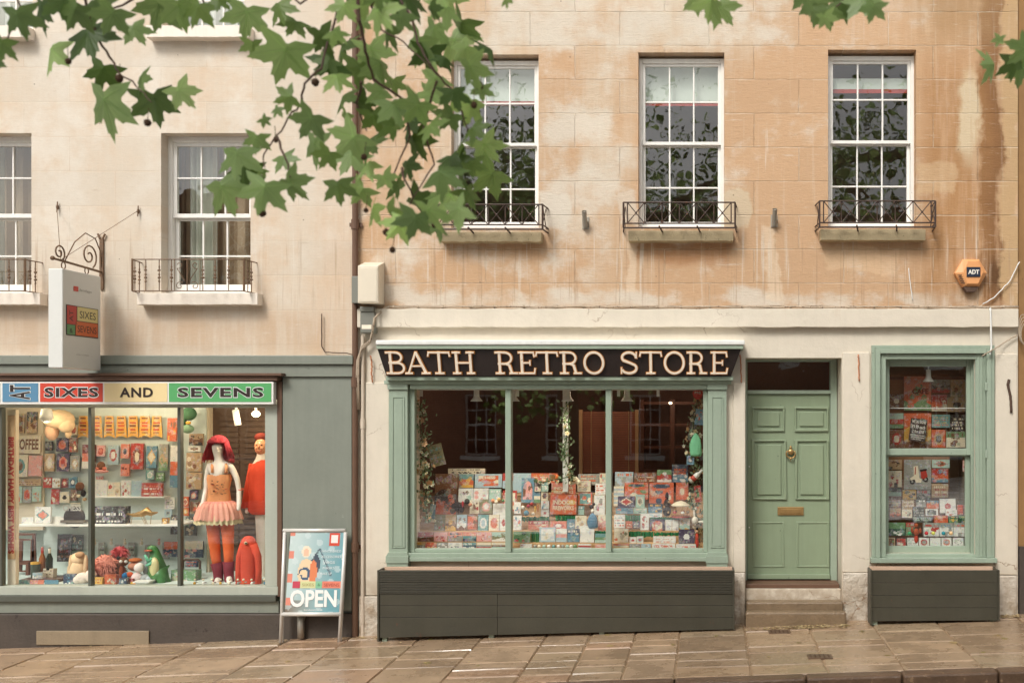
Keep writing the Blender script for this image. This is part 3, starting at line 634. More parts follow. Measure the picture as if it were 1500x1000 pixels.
# blinds
blm = colmat('blind_cloth', .8, .05)
for i, (a, b, z0_, z1_) in enumerate(((666, 786, 84, 140), (940, 1058, 82, 141), (1217, 1338, 104, 122))):
    mb = MB(); q = lambda c, d, col: mb.box(fx(a), fx(b), .24, .25, fz(d), fz(c), col=col)
    q(z0_, z1_ - 2, S(206, 214, 204)); q(z1_ - 1.9, z1_ + 4, S(170, 60, 48)); mb.build('blind', blm, hB)
mb = MB(); mb.blob(W(1226, 259, .16), (.035, .01, .028), S(176, 190, 180)); sub(mb, 'window_ornament', 'gloss', hB) if False else None
def x_guard(a, b, t, u, bays=6):
    mb = MB(); y = -.22; x0, x1 = fx(a + (3 if a < 1000 else 3)), fx(b - 3); zt, zb = fz(t + 3), fz(u - 8); r = .007
    # offset for its distance in front of the wall
    loop = [(x0 - .02, 0, zt), (x0, y, zt), (x1, y, zt), (x1 + .02, 0, zt)]
    mb.tube(loop, .008, 6); mb.tube([(p[0], p[1], zb) for p in loop], .008, 6); mb.tube([(p[0], p[1], zb - .045) for p in loop], .009, 6)
    for xx in (x0, x1): mb.tube([(xx, y, zb - .045), (xx, y, zt)], .011, 6)
    L = x1 - x0; e = .07 * L; c0, c1 = x0 + e * .5, x1 - e * .5
    for xx in (c0, c1): mb.tube([(xx, y, zb), (xx, y, zt)], r, 5)
    for k in range(bays):
        p, q = c0 + (c1 - c0) * k / bays, c0 + (c1 - c0) * (k + 1) / bays; m = (p + q) / 2
        mb.tube([(p, y, zb), (q, y - .002, zt)], r * .75, 5); mb.tube([(q, y + .004, zb), (p, y + .004, zt)], r * .75, 5)
        if k: mb.tube([(p, y + .008, zb), (p, y + .008, zt)], r * .8, 5)
        mb.blob((m, y, (zb + zt) / 2), .012, u=6, w=4)
    for xx in (x0, x1):
        for (p, q) in ((0, y),): mb.tube([(xx, p, zb), (xx, q, zt)], r * .7, 5); mb.tube([(xx, p, zt), (xx, q, zb)], r * .7, 5)
    for k in (.32, .66): mb.tube([(x0 + L * k, y - .02, zb - .03), (x0 + L * k + .03, y + .1, zb - .07)], .009, 5)
    sub(mb, 'window_guard', 'iron', hB)
x_guard(641, 803, 303, 343); x_guard(913, 1079, 300, 341); x_guard(1194, 1366, 298, 340)
# ground floor wall, cream paint
OPW = (fx(600), fx(1038), fz(812), fz(562)); OPD = (fx(1092), fx(1233), -.6, fz(524)); OPR = (fx(1297), fx(1428), fz(812), fz(520))
mb = MB(); wall(mb, bL, bR, -1.5, ZB, [OPW, OPD, OPR], th=.36); sub(mb, 'lower_wall', 'cream', hB)
mb = MB(); r_ = random.Random(3); n = 60
lo = [(bL + .05 + (fx(1489) - bL - .05) * i / n, fz(480) + r_.uniform(-.004, .004)) for i in range(n + 1)]; hi = [(p[0], fz(453) + r_.uniform(-.006, .004)) for p in lo][::-1]
mb.prism(lo + hi, -.07, -.002); sub(mb, 'string_course', 'cream', hB, bevel=.006)
for (a, b, t) in ((527, 558, 872), (1074, 1091, 838), (1234.5, 1275, 838), (1440, 1488, 842)):
    mb = MB(); mb.box(fx(a), fx(b), -.035, -.001, -.6, fz(t)); sub(mb, 'pillar_base', 'creamrough', hB, bevel=.012)
for (a, b, t, u) in ((1074, 1091.7, 837.5, 560), (1234, 1274, 837.5, 516), (1457, 1489, 841, 518), (536, 571, 871, 560)):
    mb = MB(); mb.box(fx(a), fx(b), -.02, -.001, fz(t), fz(u)); sub(mb, 'pillar', 'cream', hB, bevel=.008)
# retro shopfront
mb = MB()
mb.box(W(550, 0, -.3).x, W(1091, 0, -.3).x, -.30, -.001, W(0, 505, -.3).z, W(0, 498, -.3).z); lead = sub(mb, 'lead_flashing', 'leadwhite', hB, bevel=.01)
mb = MB(); mb.box(W(551, 0, -.285).x, W(1089, 0, -.285).x, -.285, -.002, W(0, 511, -.285).z, W(0, 505, -.3).z - .001); mb.box(W(565, 0, -.16).x, W(1074, 0, -.16).x, -.16, -.002, W(0, 557, -.16).z, W(0, 551, -.16).z); 
mb.box(fx(567), fx(1071), -.10, -.002, fz(563), fz(557.2)); mb.box(fx(603), fx(1036), -.07, .05, fz(570), fz(563.2)); sub(mb, 'shop_cornice', 'sage', hB, bevel=.005)
for a, b in ((573, 600), (1037, 1064)):
    mb = MB(); mb.box(fx(a), fx(b), -.075, -.002, fz(808), fz(570)); mb.box(fx(a - 1), fx(b + 1), -.095, -.002, fz(570.3), fz(563.2)); mb.box(fx(a - 3), fx(b + 2.5), -.11, -.002, fz(822), fz(812)); mb.prism([(fx(a - 3), fz(812.1)), (fx(b + 2.5), fz(812.1)), (fx(b), fz(807)), (fx(a), fz(807))], -.10, -.002)
    mb.box(fx(a - 2), fx(b + 1.5), -.10, -.002, fz(836), fz(822.2))
    px, qx = fx(a + 5), fx(b - 5); pz, qz = fz(800), fz(582)
    mb.band([(px, pz), (qx, pz), (qx, qz), (px, qz)], .012, -.083, -.0755, closed=True); mb.box(px + .018, qx - .018, -.079, -.0755, pz + .018, qz - .018)
    sub(mb, 'pilaster', 'sage', hB, bevel=.003)
mb = MB(); y0, y1 = -.02, .06
mb.box(fx(600.2), fx(608), y0, y1, fz(808), fz(569.9)); mb.box(fx(1030), fx(1036.8), y0, y1, fz(808), fz(569.9)); mb.box(fx(608.2), fx(1029.8), y0 + .01, y1, fz(808), fz(803)); 
mb.box(fx(600.2), fx(1036.8), -.06, y1 - .002, fz(814), fz(808.2)); mb.box(fx(598), fx(1039), -.085, -.003, fz(820), fz(814.2))
fr = mb.build('shop_window', M['sage'], hB, bevel=.004)
for m in (745.5, 892):
    mb = MB(); mb.box(fx(m - 4.2), fx(m + 4.2), -.045, .055, fz(808), fz(569.9)); sub(mb, 'mullion', 'sage', fr, bevel=.006)
for (a, b) in ((608.2, 741), (749.9, 887.6), (896.4, 1029.8)):
    mb = MB(); mb.quad((fx(a), .02, fz(803)), (fx(b), .02, fz(803)), (fx(b), .02, fz(570)), (fx(a), .02, fz(570))); sub(mb, 'pane', 'glassshop', fr)
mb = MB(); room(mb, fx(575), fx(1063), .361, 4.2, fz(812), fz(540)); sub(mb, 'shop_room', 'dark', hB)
mb = MB()
mb.box(fx(600), fx(1038), .1, .12, fz(812), fz(806)); sub(mb, 'display_floor', 'palewood', hB)
# door
mb = MB(); xl, xr = fx(1092.3), fx(1230); zt = fz(523); DY = .34
mb.box(xl, xl + .03, DY - .02, DY + .1, fz(861), zt); mb.box(fx(1222), fx(1232), DY - .02, DY + .1, fz(861), zt); mb.box(xl + .03, fx(1222), DY - .015, DY + .1, zt - .03, zt); mb.box(xl + .03, fx(1222), DY - .03, DY + .1, fz(576), fz(570.5))
dfr = sub(mb, 'door_frame', 'sage', hB, bevel=.004)
mb = MB(); mb.quad((xl, DY + .03, fz(571)), (fx(1225), DY + .03, fz(571)), (fx(1225), DY + .03, zt), (xl, DY + .03, zt)); sub(mb, 'fanlight', 'glassdark', dfr)
mb = MB(); mb.box(xl, fx(1232), DY + .5, DY + .55, fz(862), zt); sub(mb, 'hall', 'dark', hB)
mb = MB(); a0, a1 = xl + .032, fx(1221.5); mb.box(a0, a1, DY, DY + .045, fz(854), fz(576.5)); mb.box(a0, a1, DY - .04, DY - .001, fz(855), fz(848))
s = (D + DY) / D
def dpx(p): return (p - 1040) / PM * s
def dpz(p): return EYE + (600 - p) / PM * s
for (p, q, t, u, dd) in ((1103, 1148, 597, 630, 1), (1165, 1212, 597, 630, 1), (1103, 1150, 645, 730, 1), (1166, 1212, 645, 730, 1), (1104, 1147, 765, 829, .35), (1168, 1213, 765, 829, .35)):
    mb.band([(dpx(p), dpz(u)), (dpx(q), dpz(u)), (dpx(q), dpz(t)), (dpx(p), dpz(t))], .02, DY - .022 * dd, DY - .0005, closed=True)
    if dd == 1: mb.box(dpx(p) + .045, dpx(q) - .045, DY - .016, DY - .0005, dpz(u) + .045, dpz(t) - .045)
door = sub(mb, 'door', 'door', hB, bevel=.005)
mb = MB(); c = (dpx(1158), DY - .02, dpz(664)); mb.lathe((c[0], DY - .03, c[2] + .02), [(.0, -.01), (.026, -.008), (.032, 0), (.03, .02), (.024, .03)], 14, 'y'); mb.blob((c[0], DY - .025, c[2] + .062), (.014, .012, .02)); mb.tube([(c[0], DY - .02, c[2] + .05), (c[0], DY - .02, c[2] + .085)], .008, 8)
mb.tube([(c[0] + .048 * math.sin(t), DY - .035, c[2] - .048 * math.cos(t) + .0) for t in [i * .35 - 2.3 for i in range(14)]], .008, 8); mb.blob((c[0], DY - .035, c[2] - .05), (.016, .012, .014)); mb.blob((c[0], DY - .01, c[2] - .075), .006)
sub(mb, 'door_knocker', 'brass', door, smooth=True)
mb = MB(); mb.box(dpx(1139), dpx(1177), DY - .014, DY - .001, dpz(754), dpz(742)); mb.box(dpx(1143), dpx(1173), DY - .020, DY - .0145, dpz(751.5), dpz(744.5)); sub(mb, 'letter_plate', 'brass', door, bevel=.003)
mb = MB()
for p, q in ((1097.5, 683), (1217, 683), (1097.5, 772), (1217, 772)):
    mb = MB(); mb.blob((dpx(p), DY - .004, dpz(q)), .008, u=8, w=5); sub(mb, 'stud', 'leadwhite', door)
mb = MB(); mb.box(xl + .002, fx(1231), -.04 + .12, DY + .1, fz(863), fz(857)); mb.box(xl + .002, fx(1232.5), .045, DY + .1, -.5, fz(863.2), mi=1); mb.build('threshold', [M['pipe'], M['cream']], hB, bevel=.006)
mb = MB(); mb.box(fx(1092.5), fx(1234), -.10, .04, -.8, W(0, 881, -.1).z); mb.box(fx(1091), fx(1236), -.2, -.101, -.8, W(0, 896, -.2).z); sub(mb, 'doorstep', paint('worn_step_stone', S(128, 108, 84), .4, .4, 4, 1.6), hB, bevel=.02)
# right window
mb = MB(); 
for i, (a, b, t, yy) in enumerate(((1276, 1455, 506, -.05), (1281, 1450, 511, -.065), (1290, 1437, 519, -.03))):
    a_, b_, t_ = fx(a), fx(b), fz(t); w_ = (.034, .05, .05)[i]; zb = fz(815)
    mb.box(a_, a_ + w_, yy, .02 if i == 2 else -.003, zb, t_); mb.box(b_ - w_, b_, yy, .02 if i == 2 else -.003, zb, t_); mb.box(a_ + w_, b_ - w_, yy + .001, .02 if i == 2 else -.003, t_ - w_, t_)
for a_, b_ in ((1277.5, 1297), (1428, 1453)):
    mb.box(fx(a_), fx(b_), -.022, -.0025, fz(815), fz(508))
for a_ in (1432, 1436.5, 1441, 1285, 1290.5): mb.box(fx(a_), fx(a_ + 1.6), -.036, -.0225, fz(815), fz(519 if a_ > 1400 else 516))
mb.box(fx(1274), fx(1457), -.1, -.002, fz(822), fz(815.3)); mb.box(fx(1297), fx(1430), -.001, .1, fz(816), fz(811.5))
wr = mb.build('side_window', M['sage'], hB, bevel=.004)
mb = MB()
for k, yy in enumerate((.02, .07, .13, .19)): mb.box(fx(1427) - .012 * (k % 2) , fx(1427.9), yy, yy + .045, fz(812), fz(521)); mb.box(fx(1297.2), fx(1298) + .012 * (k % 2), yy, yy + .045, fz(812), fz(521))
for q in (566, 664): mb.box(fx(1440), fx(1443.5), -.075, -.066, fz(q + 6), fz(q - 6))
sub(mb, 'shutter_case', 'sage', wr, bevel=.003)
for k, (t, u, yy) in enumerate(((524, 667, .10), (664, 812, .15))):
    a, b, t_, u_ = fx(1298.5), fx(1426.5), fz(t), fz(u); mb = MB(); sw = .05
    mb.box(a, a + sw, yy, yy + .04, u_, t_); mb.box(b - sw, b, yy, yy + .04, u_, t_); mb.box(a + sw, b - sw, yy + .001, yy + .039, t_ - (.085 if k == 0 else .04), t_); mb.box(a + sw, b - sw, yy + .001, yy + .039, u_, u_ + .07)
    sub(mb, 'sash', 'sage', wr, bevel=.004)
    mb = MB(); mb.quad((a + sw, yy + .02, u_), (b - sw, yy + .02, u_), (b - sw, yy + .02, t_), (a + sw, yy + .02, t_)); sub(mb, 'pane', 'glassshop', wr)
mb = MB(); room(mb, fx(1290), fx(1440), .361, 1.0, fz(815), fz(512)); sub(mb, 'display_room', paint('tan_display_lining', S(150, 130, 100), .8, .1, 3, 0), hB)
mb = MB(); p = W(1300, 806, .2); q = W(1420, 806, .2); mb.box(p.x, q.x, .2, .6, p.z - .02, p.z); mb.build('display_shelf', M['sage'], hB); mb = MB(); p = W(1300, 553, .55); mb.box(p.x, q.x + .05, .56, .60, p.z - .02, p.z + .01, mi=1); mb.build('display_shelf', [M['sage'], M['brownwood']], hB); mb = MB(); p = W(1302, 597, .26); q = W(1420, 597, .26); mb.box(p.x, q.x, .26, .27, p.z - .008, p.z, mi=2); mb.build('display_shelf', [M['sage'], M['brownwood'], M['leadwhite']], hB)
mb = MB(); p = W(1302, 820, .58); q = W(1425, 548, .58); mb.box(p.x - .05, W(1391, 0, .58).x, .585, .6, p.z, q.z); sub(mb, 'display_board', paint('brown_display_board', S(140, 98, 66), .8, .1, 3, 0), hB)

# ================================================================== RIGHT HOUSE (sliver)
hC = thing('terrace_house', 'brown stone house corner at the right edge of the photo', 'house', (fx(1560), 0, gz(fx(1560))))
mb = MB(); mb.box(fx(1493), fx(2200), .03, 9, fz(842), 10.4); sub(mb, 'wall', paint('tan_stone_wall', S(146, 110, 68), .85, .25, 1.2, .5), hC)
mb = MB(); mb.box(fx(1492.6), fx(2200), -.02, .029, -1.2, fz(800)); sub(mb, 'plinth', 'plinth', hC)

# ================================================================== HOUSES OPPOSITE (only seen in reflections)
def opposite(x0, x1, h, mat, label):
    t = thing('town_house', label, 'house', ((x0 + x1) / 2, -22.5, gz(0)))
    ops = []; n = int((x1 - x0) / 2.4); 
    for k in range(n):
        xc = x0 + (x1 - x0) * (k + .5) / n
        for z in (.7, 3.7, 6.7, 9.4):
            if z + 2 < h: ops.append((xc - .52, xc + .52, z, z + 2.0))
    mb = MB(); Y = -22.5; xs = sorted({x0, x1} | {v for o in ops for v in o[:2]}); zs = sorted({-1.0, h} | {v for o in ops for v in o[2:]})
    wall(mb, x0, x1, -1, h, ops, y=Y - .3, th=.3); mb.box(x0, x1, Y - 8, Y - .9, -1, h); sub(mb, 'wall', mat, t)
    for (a, b, c, d) in ops:
        mb = MB(); f = .06; y0, y1 = Y - .2, Y - .12
        mb.box(a, a + f, y0, y1, c, d); mb.box(b - f, b, y0, y1, c, d); mb.box(a + f, b - f, y0, y1, c, c + f); mb.box(a + f, b - f, y0, y1, d - f, d); mb.box(a + f, b - f, y0 + .01, y1 - .01, (c + d) / 2 - .03, (c + d) / 2 + .03)
        for q in (1 / 3, 2 / 3): mb.box(a + (b - a) * q - .015, a + (b - a) * q + .015, y0 + .02, y1 - .02, c + f, d - f)
        for q in (.25, .75): mb.box(a + f, b - f, y0 + .025, y1 - .025, c + (d - c) * q - .015, c + (d - c) * q + .015)
        mb.box(a - .12, b + .12, Y, Y + .12, c - .16, c - .02)
        sub(mb, 'window', 'white', t)
opposite(-19.6, -3.6, 9.6, 'brick', 'brown brick house across the street with white sashes'); opposite(-3.4, 9, 8.8, 'brick', 'lower brick house across the street to the right'); opposite(9.2, 22, 10, 'stoneA', 'pale stone house across the street')
# ------------------------------------------------------------------ slab serif letters
def arc(cx, cz, rx, rz, a0, a1, n=14): return [(cx + rx * math.cos(R(a0 + (a1 - a0) * i / n)), cz + rz * math.sin(R(a0 + (a1 - a0) * i / n))) for i in range(n + 1)]
def bowl(x, zt, zb, w):     # right-hand bowl from the stem
    rz = (zt - zb) / 2; return [(x, zt), (x + w - rz, zt)] + arc(x + w - rz, (zt + zb) / 2, rz, rz, 90, -90, 10)[1:] + [(x, zb)]
T_ = .15; sl = .055
SL = {
 'B': (.70, [([(.17, 0), (.17, 1)], T_), (bowl(.1, .945, .52, .46), .12), (bowl(.1, .50, .055, .53), .12), ([(.0, .055), (.3, .055)], .11), ([(.0, .945), (.3, .945)], .11)]),
 'A': (.95, [([(.13, .04), (.455, .98)], .11), ([(.44, .98), (.80, .04)], T_), ([(.24, .36), (.68, .36)], .09), ([(.0, .055), (.30, .055)], .11), ([(.62, .055), (.97, .055)], .11)]),
 'T': (.82, [([(.41, 0), (.41, 1)], T_), ([(.02, .945), (.80, .945)], .11), ([(.06, .99), (.02, .76)], .09), ([(.76, .99), (.80, .76)], .09), ([(.24, .055), (.58, .055)], .11)]),
 'H': (.88, [([(.18, 0), (.18, 1)], T_), ([(.70, 0), (.70, 1)], T_), ([(.18, .5), (.70, .5)], .10), ([(.02, .055), (.34, .055)], .11), ([(.54, .055), (.86, .055)], .11), ([(.02, .945), (.34, .945)], .11), ([(.54, .945), (.86, .945)], .11)]),
 'R': (.82, [([(.17, 0), (.17, 1)], T_), (bowl(.1, .945, .46, .5), .12), ([(.40, .46), (.52, .40), (.60, .06)], .13), ([(.0, .055), (.34, .055)], .11), ([(.50, .055), (.82, .055)], .11), ([(.0, .945), (.3, .945)], .11)]),
 'E': (.74, [([(.17, 0), (.17, 1)], T_), ([(.02, .945), (.68, .945)], .11), ([(.02, .055), (.70, .055)], .11), ([(.17, .5), (.50, .5)], .10), ([(.64, .99), (.68, .74)], .09), ([(.66, .01), (.70, .28)], .09), ([(.50, .62), (.50, .38)], .08)]),
 'O': (.90, [(arc(.45, .5, .38, .45, 0, 360, 36)[:-1], .135)]),
 'S': (.70, [([(.64, .74)] + arc(.35, .72, .25, .22, 25, 180, 12) + arc(.35, .285, .28, .23, 100, -110, 14)[0:] + [(.08, .24)], .135), ([(.64, .99), (.64, .70)], .08), ([(.06, .01), (.06, .30)], .08)]),
}
SL['S'] = (.70, [([(.615, .70)] + arc(.345, .73, .26, .215, 15, 215, 14) + [(.40, .49)] + arc(.345, .27, .28, .215, 38, -165, 14), .135), ([(.63, .98), (.63, .68)], .08), ([(.05, .02), (.05, .32)], .08)])
def slab_letter(mb, ch, x, z, w, h, y, grow, dep, col=(1, 1, 1)):
    W0, st = SL[ch]
    for i, (pts, t) in enumerate(st):
        closed = ch == 'O'
        P = [(x + p[0] / W0 * w, z + p[1] * h) for p in pts]
        tt = t * h * .84 + grow
        if not closed and len(P) == 2 and grow:
            a, b = Vector(P[0]), Vector(P[1]); u = (b - a).normalized() * grow / 2; P = [tuple(a - u), tuple(b + u)]
        mb.band(P, tt, y - .0007 * i, y + dep, col, closed=closed)

# ------------------------------------------------------------------ retro store sign
sg = thing('shop_sign', 'black fascia sign with raised cream serif letters reading BATH RETRO STORE', 'shop sign', W(820, 551, -.2))
yt, yb = -.255, -.175
mb = MB(); s1 = (D + yt) / D
A = tuple(W(553, 511.3, yt)); B = tuple(W(1085.5, 511.3, yt)); C = tuple(W(1071, 550.6, yb)); E = tuple(W(566, 550.6, yb))
A2, B2, C2, E2 = [(p[0], -.003, p[2]) for p in (A, B, C, E)]
mb.add([E, C, B, A, E2, C2, B2, A2], [(0, 1, 2, 3), (0, 4, 5, 1), (1, 5, 6, 2), (2, 6, 7, 3), (3, 7, 4, 0), (4, 7, 6, 5)]); sub(mb, 'board', 'black', sg)
def on_board(px, py):      # pixel on the tilted board -> x, z (y follows)
    y = yt + (yb - yt) * (py - 511) / 40; s = (D + y) / D; return fx(px) * s, EYE + (600 - py) / PM * s, y
for ch, a, b in [('B', 568, 594), ('A', 595, 629), ('T', 629, 660), ('H', 664, 696), ('R', 727, 758), ('E', 760, 785), ('T', 786, 818), ('R', 821, 852), ('O', 855, 886), ('S', 909, 935), ('T', 937, 970), ('O', 972, 1004), ('R', 1006, 1036), ('E', 1040, 1067)]:
    xa, za, ya = on_board(a, 548.5); xb, zb_, y_b = on_board(b, 514.5)
    for nm, mt, g, dy, dp in (('letter', 'lettergold', .008, 0, .02), ('letter_face', 'lettercream', -.004, -.012, .011)):
        mb = MB(); slab_letter(mb, ch, xa, 0, xb - xa, zb_ - za, 0, g, dp)
        out = []
        for (X, Yv, Z) in mb.v:    # shear onto the sloping board
            t = Z / (zb_ - za); out.append((X, ya + (y_b - ya) * t + Yv - .021 + dy, za + Z))
        mb.v = out
        if nm == 'letter': L = sub(mb, nm, mt, sg)
        else: sub(mb, nm, mt, L)

# ------------------------------------------------------------------ left shop sign
sg = thing('shop_sign', 'long printed fascia sign in coloured panels reading AT SIXES AND SEVENS', 'shop sign', (fx(200), -.1, fz(592)))
mb = MB(); mb.box(fx(-380), fx(408), -.12, -.05, fz(592), fz(559.5)); sub(mb, 'sign_case', 'white', sg, bevel=.004)
CB, CR, CY, CG, CW = S(92, 138, 168), S(206, 72, 52), S(238, 214, 160), S(92, 168, 104), S(224, 226, 220)
DK = S(52, 40, 36)
for a, b, col, txt, rot in ((-120, 13, CW, '', 0), (16, 67.5, CB, 'AT', 1), (70.5, 161, CR, 'SIXES', 0), (163.5, 254.5, CY, 'AND', 0), (257, 405, CG, 'SEVENS', 0)):
    mb = MB(); mb.box(fx(a), fx(b), -.124, -.1205, fz(588.5), fz(561.5), col=col); p = mb.build('panel', M['signprint'], sg)
    mb = MB()
    if txt == 'AT':
        put_text(mb, txt, (fx(26), -.1262, fz(586)), (1, 0, 0), (0, 0, 1), 31 / PM, 23 / PM, CW, .05, rot=1); put_text(mb, txt, (fx(27), -.1275, fz(585)), (1, 0, 0), (0, 0, 1), 29 / PM, 21 / PM, DK, .02, rot=1)
    elif txt:
        x0, x1 = {'SIXES': (77, 155), 'AND': (186, 234), 'SEVENS': (270, 394)}[txt]
        if txt != 'AND': put_text(mb, txt, (fx(x0 - 1), -.1262, fz(583)), (1, 0, 0), (0, 0, 1), (x1 - x0 + 2) / PM, 16.5 / PM, CW, .055, spacing=1.12)
        put_text(mb, txt, (fx(x0), -.1275, fz(581.8)), (1, 0, 0), (0, 0, 1), (x1 - x0) / PM, 14 / PM, DK, .03, spacing=1.12)
    else:
        put_text(mb, 'FANCY', (fx(-40), -.1262, fz(573)), (1, 0, 0), (0, 0, 1), 48 / PM, 7 / PM, S(120, 128, 130), .0); put_text(mb, 'DRESS', (fx(-40), -.1262, fz(585)), (1, 0, 0), (0, 0, 1), 48 / PM, 7 / PM, S(120, 128, 130), .0)
    mb.build('lettering', M['signprint'], p)

# ------------------------------------------------------------------ hanging sign: bracket on the wall, sign board on hooks
def hp(px, py, x0=150.0):     # point in the vertical plane perpendicular to the wall through photo column x0 at the wall
    k = (px - 1040) / (x0 - 1040); y = D * (1 / k - 1); X = fx(x0); return Vector((X, y, EYE + (600 - py) / PM * (D + y) / D))
br = thing('sign_bracket', 'rusty scrolled iron bracket carrying the hanging shop sign', 'bracket', (fx(150), 0, fz(400)))
X = fx(150); yb_ = hp(77, 385).y; zr = fz(399)
mb = MB(); mb.box(X - .02, X + .02, -.02, -.002, fz(424), fz(350)); mb.tube([(X - .015, -.02, fz(350)), (X - .035, -.02, fz(343))], .01, 6); mb.tube([(X + .015, -.02, fz(350)), (X + .04, -.02, fz(343))], .01, 6); sub(mb, 'wall_plate', 'ironA', br)
mb = MB(); mb.tube([(X, 0, zr), (X, yb_, zr + .03)], .012, 6); mb.blob((X, yb_, zr + .03), .022, u=8, w=6); sub(mb, 'arm', 'ironA', br)
def yz(cy, cz, r0, r1, a0, a1, n=20): return [(X, cy + (r0 + (r1 - r0) * i / n) * math.cos(R(a0 + (a1 - a0) * i / n)), cz + (r0 + (r1 - r0) * i / n) * math.sin(R(a0 + (a1 - a0) * i / n))) for i in range(n + 1)]
mb = MB(); mb.tube(yz(-.22, zr + .14, .02, .13, 500, -60, 26), .008, 5); mb.tube(yz(-.68, zr + .10, .015, .085, 480, -60, 24), .008, 5)
mb.tube([(X, -.02, zr + .05), (X, -.04, zr + .22), (X, -.12, zr + .33), (X, -.28, zr + .36), (X, -.45, zr + .24), (X, -.60, zr + .03)], .006, 5); sub(mb, 'scroll', 'ironA', br)
for px, py in ((86, 304), (204, 310)):
    mb = MB(); mb.tube([(X, yb_ + .12, zr + .03), (fx(px), -.03, fz(py))], .0028, 4); mb.blob((fx(px), -.02, fz(py)), (.012, .02, .03), u=6, w=4); mb.tube([(fx(px), -.03, fz(py + 8)), (fx(px), -.02, fz(py - 8))], .006, 5); sub(mb, 'stay_wire', 'ironA', br)
hsn = thing('hanging_sign', 'white double-sided hanging sign with a coloured AT SIXES AND SEVENS block', 'hanging sign', (X, -.45, fz(545)))
yF, yB = -.74, -.14; zT, zBm = fz(408), fz(543)
mb = MB(); mb.box(X - .07, X + .07, yF, yB, zBm, zT); sub(mb, 'sign_box', paint('sign_white_plastic', S(220, 219, 212), .4, .05, 3, .05), hsn, bevel=.008)
for yy in (yF + .12, yB - .12):
    mb = MB(); mb.tube([(X, yy + .03 * math.cos(R(a)), zT + .045 + .035 * math.sin(R(a))) for a in range(-90, 250, 30)], .006, 5); sub(mb, 'hook', 'ironA', hsn)
for sgn in (1, -1):
    xf = X + sgn * .0712; ux = Vector((0, 1, 0)) * sgn; o = yF if sgn == 1 else yB; Lw = yB - yF
    def pan(u0, u1, z0, z1, col, mbx, lift=0):
        a, b = o + ux.y * u0 * Lw, o + ux.y * u1 * Lw; mbx.box(xf + sgn * lift, xf + sgn * (lift + .002), a, b, z0, z1, col=col)
    mb = MB(); Hh = zT - zBm; zc = lambda t: zT - t * Hh
    pan(.08, .92, zc(.665), zc(.355), DK, mb); pan(.10, .34, zc(.55), zc(.362), S(196, 70, 62), mb, .002); pan(.36, .90, zc(.505), zc(.362), S(222, 206, 140), mb, .002); pan(.10, .30, zc(.655), zc(.555), S(96, 148, 96), mb, .002); pan(.32, .90, zc(.655), zc(.512), S(214, 106, 56), mb, .002)
    pan(.27, .39, zc(.205), zc(.155), S(206, 66, 50), mb)
    T = lambda t, u, z, w, h, col, of=.0, rot=0: put_text(mb, t, (xf + sgn * .0052, o + ux.y * u * Lw, zc(z)), ux, (0, 0, 1), w * Lw, h * Hh, col, of, rot=rot)
    T('SIXES', .42, .475, .42, .075, DK, .0); T('SEVENS', .36, .622, .5, .07, DK, .0); T('&', .16, .64, .08, .05, DK); T('AT', .15, .52, .1, .11, DK, rot=1); 
    put_text(mb, 'familygo', (xf + sgn * .003, o + ux.y * .42 * Lw, zc(.205)), ux, (0, 0, 1), .32 * Lw, .035 * Hh, S(150, 146, 138))
    put_text(mb, 'FANCY DRESS', (xf + sgn * .003, o + ux.y * .34 * Lw, zc(.86)), ux, (0, 0, 1), .32 * Lw, .012 * Hh, S(140, 136, 128))
    mb.build('sign_print', M['signprint'], hsn)

# ------------------------------------------------------------------ boxes, pipes and cables on the walls
t = thing('alarm_box', 'orange hexagonal burglar alarm box with a dark blue ADT badge', 'alarm box', W(1419, 402, -.08))
c = W(1420, 401, 0); r = 23.5 / PM; hexp = [(c.x + r * math.cos(R(a)), c.z + r * .98 * math.sin(R(a))) for a in range(180, 540, 60)]
hexi = [(c.x + .012 + r * .62 * math.cos(R(a)), c.z + r * .8 * math.sin(R(a))) for a in range(180, 540, 60)]
vs = [(p[0], -.002, p[1]) for p in hexp] + [(p[0], -.06, p[1]) for p in hexp] + [(p[0], -.10, p[1]) for p in hexi]
mb = MB(); mb.add(vs, [(i, (i + 1) % 6, 6 + (i + 1) % 6, 6 + i) for i in range(6)] + [(6 + i, 6 + (i + 1) % 6, 12 + (i + 1) % 6, 12 + i) for i in range(6)] + [tuple(range(12, 18))]); sub(mb, 'case', paint('peach_plastic', S(226, 160, 104), .4, .04, 8, 0), t, bevel=.003)
mb = MB(); mb.box(c.x - .055, c.x + .085, -.108, -.1005, c.z - .045, c.z + .055, col=S(40, 46, 62)); put_text(mb, 'ADT', (c.x - .042, -.1095, c.z - .018), (1, 0, 0), (0, 0, 1), .115, .046, S(232, 226, 214), .04); mb.build('badge', M['signprint'], t)
mb = MB(); mb.prism([(c.x - r * .5, c.z - r * .86), (c.x - r * .3, c.z - r * 1.18), (c.x + r * .25, c.z - r * 1.18), (c.x + r * .5, c.z - r * .86)], -.07, -.002); sub(mb, 'strobe_cover', 'cabled', t, bevel=.004)
mb = MB()
for k in range(5): mb.box(c.x - r * .86 + k * .008, c.x - r * .6 + k * .008, -.089, -.082 , c.z - .03 - k * .02, c.z - .022 - k * .02)
sub(mb, 'vent_slot', 'cabled', t)

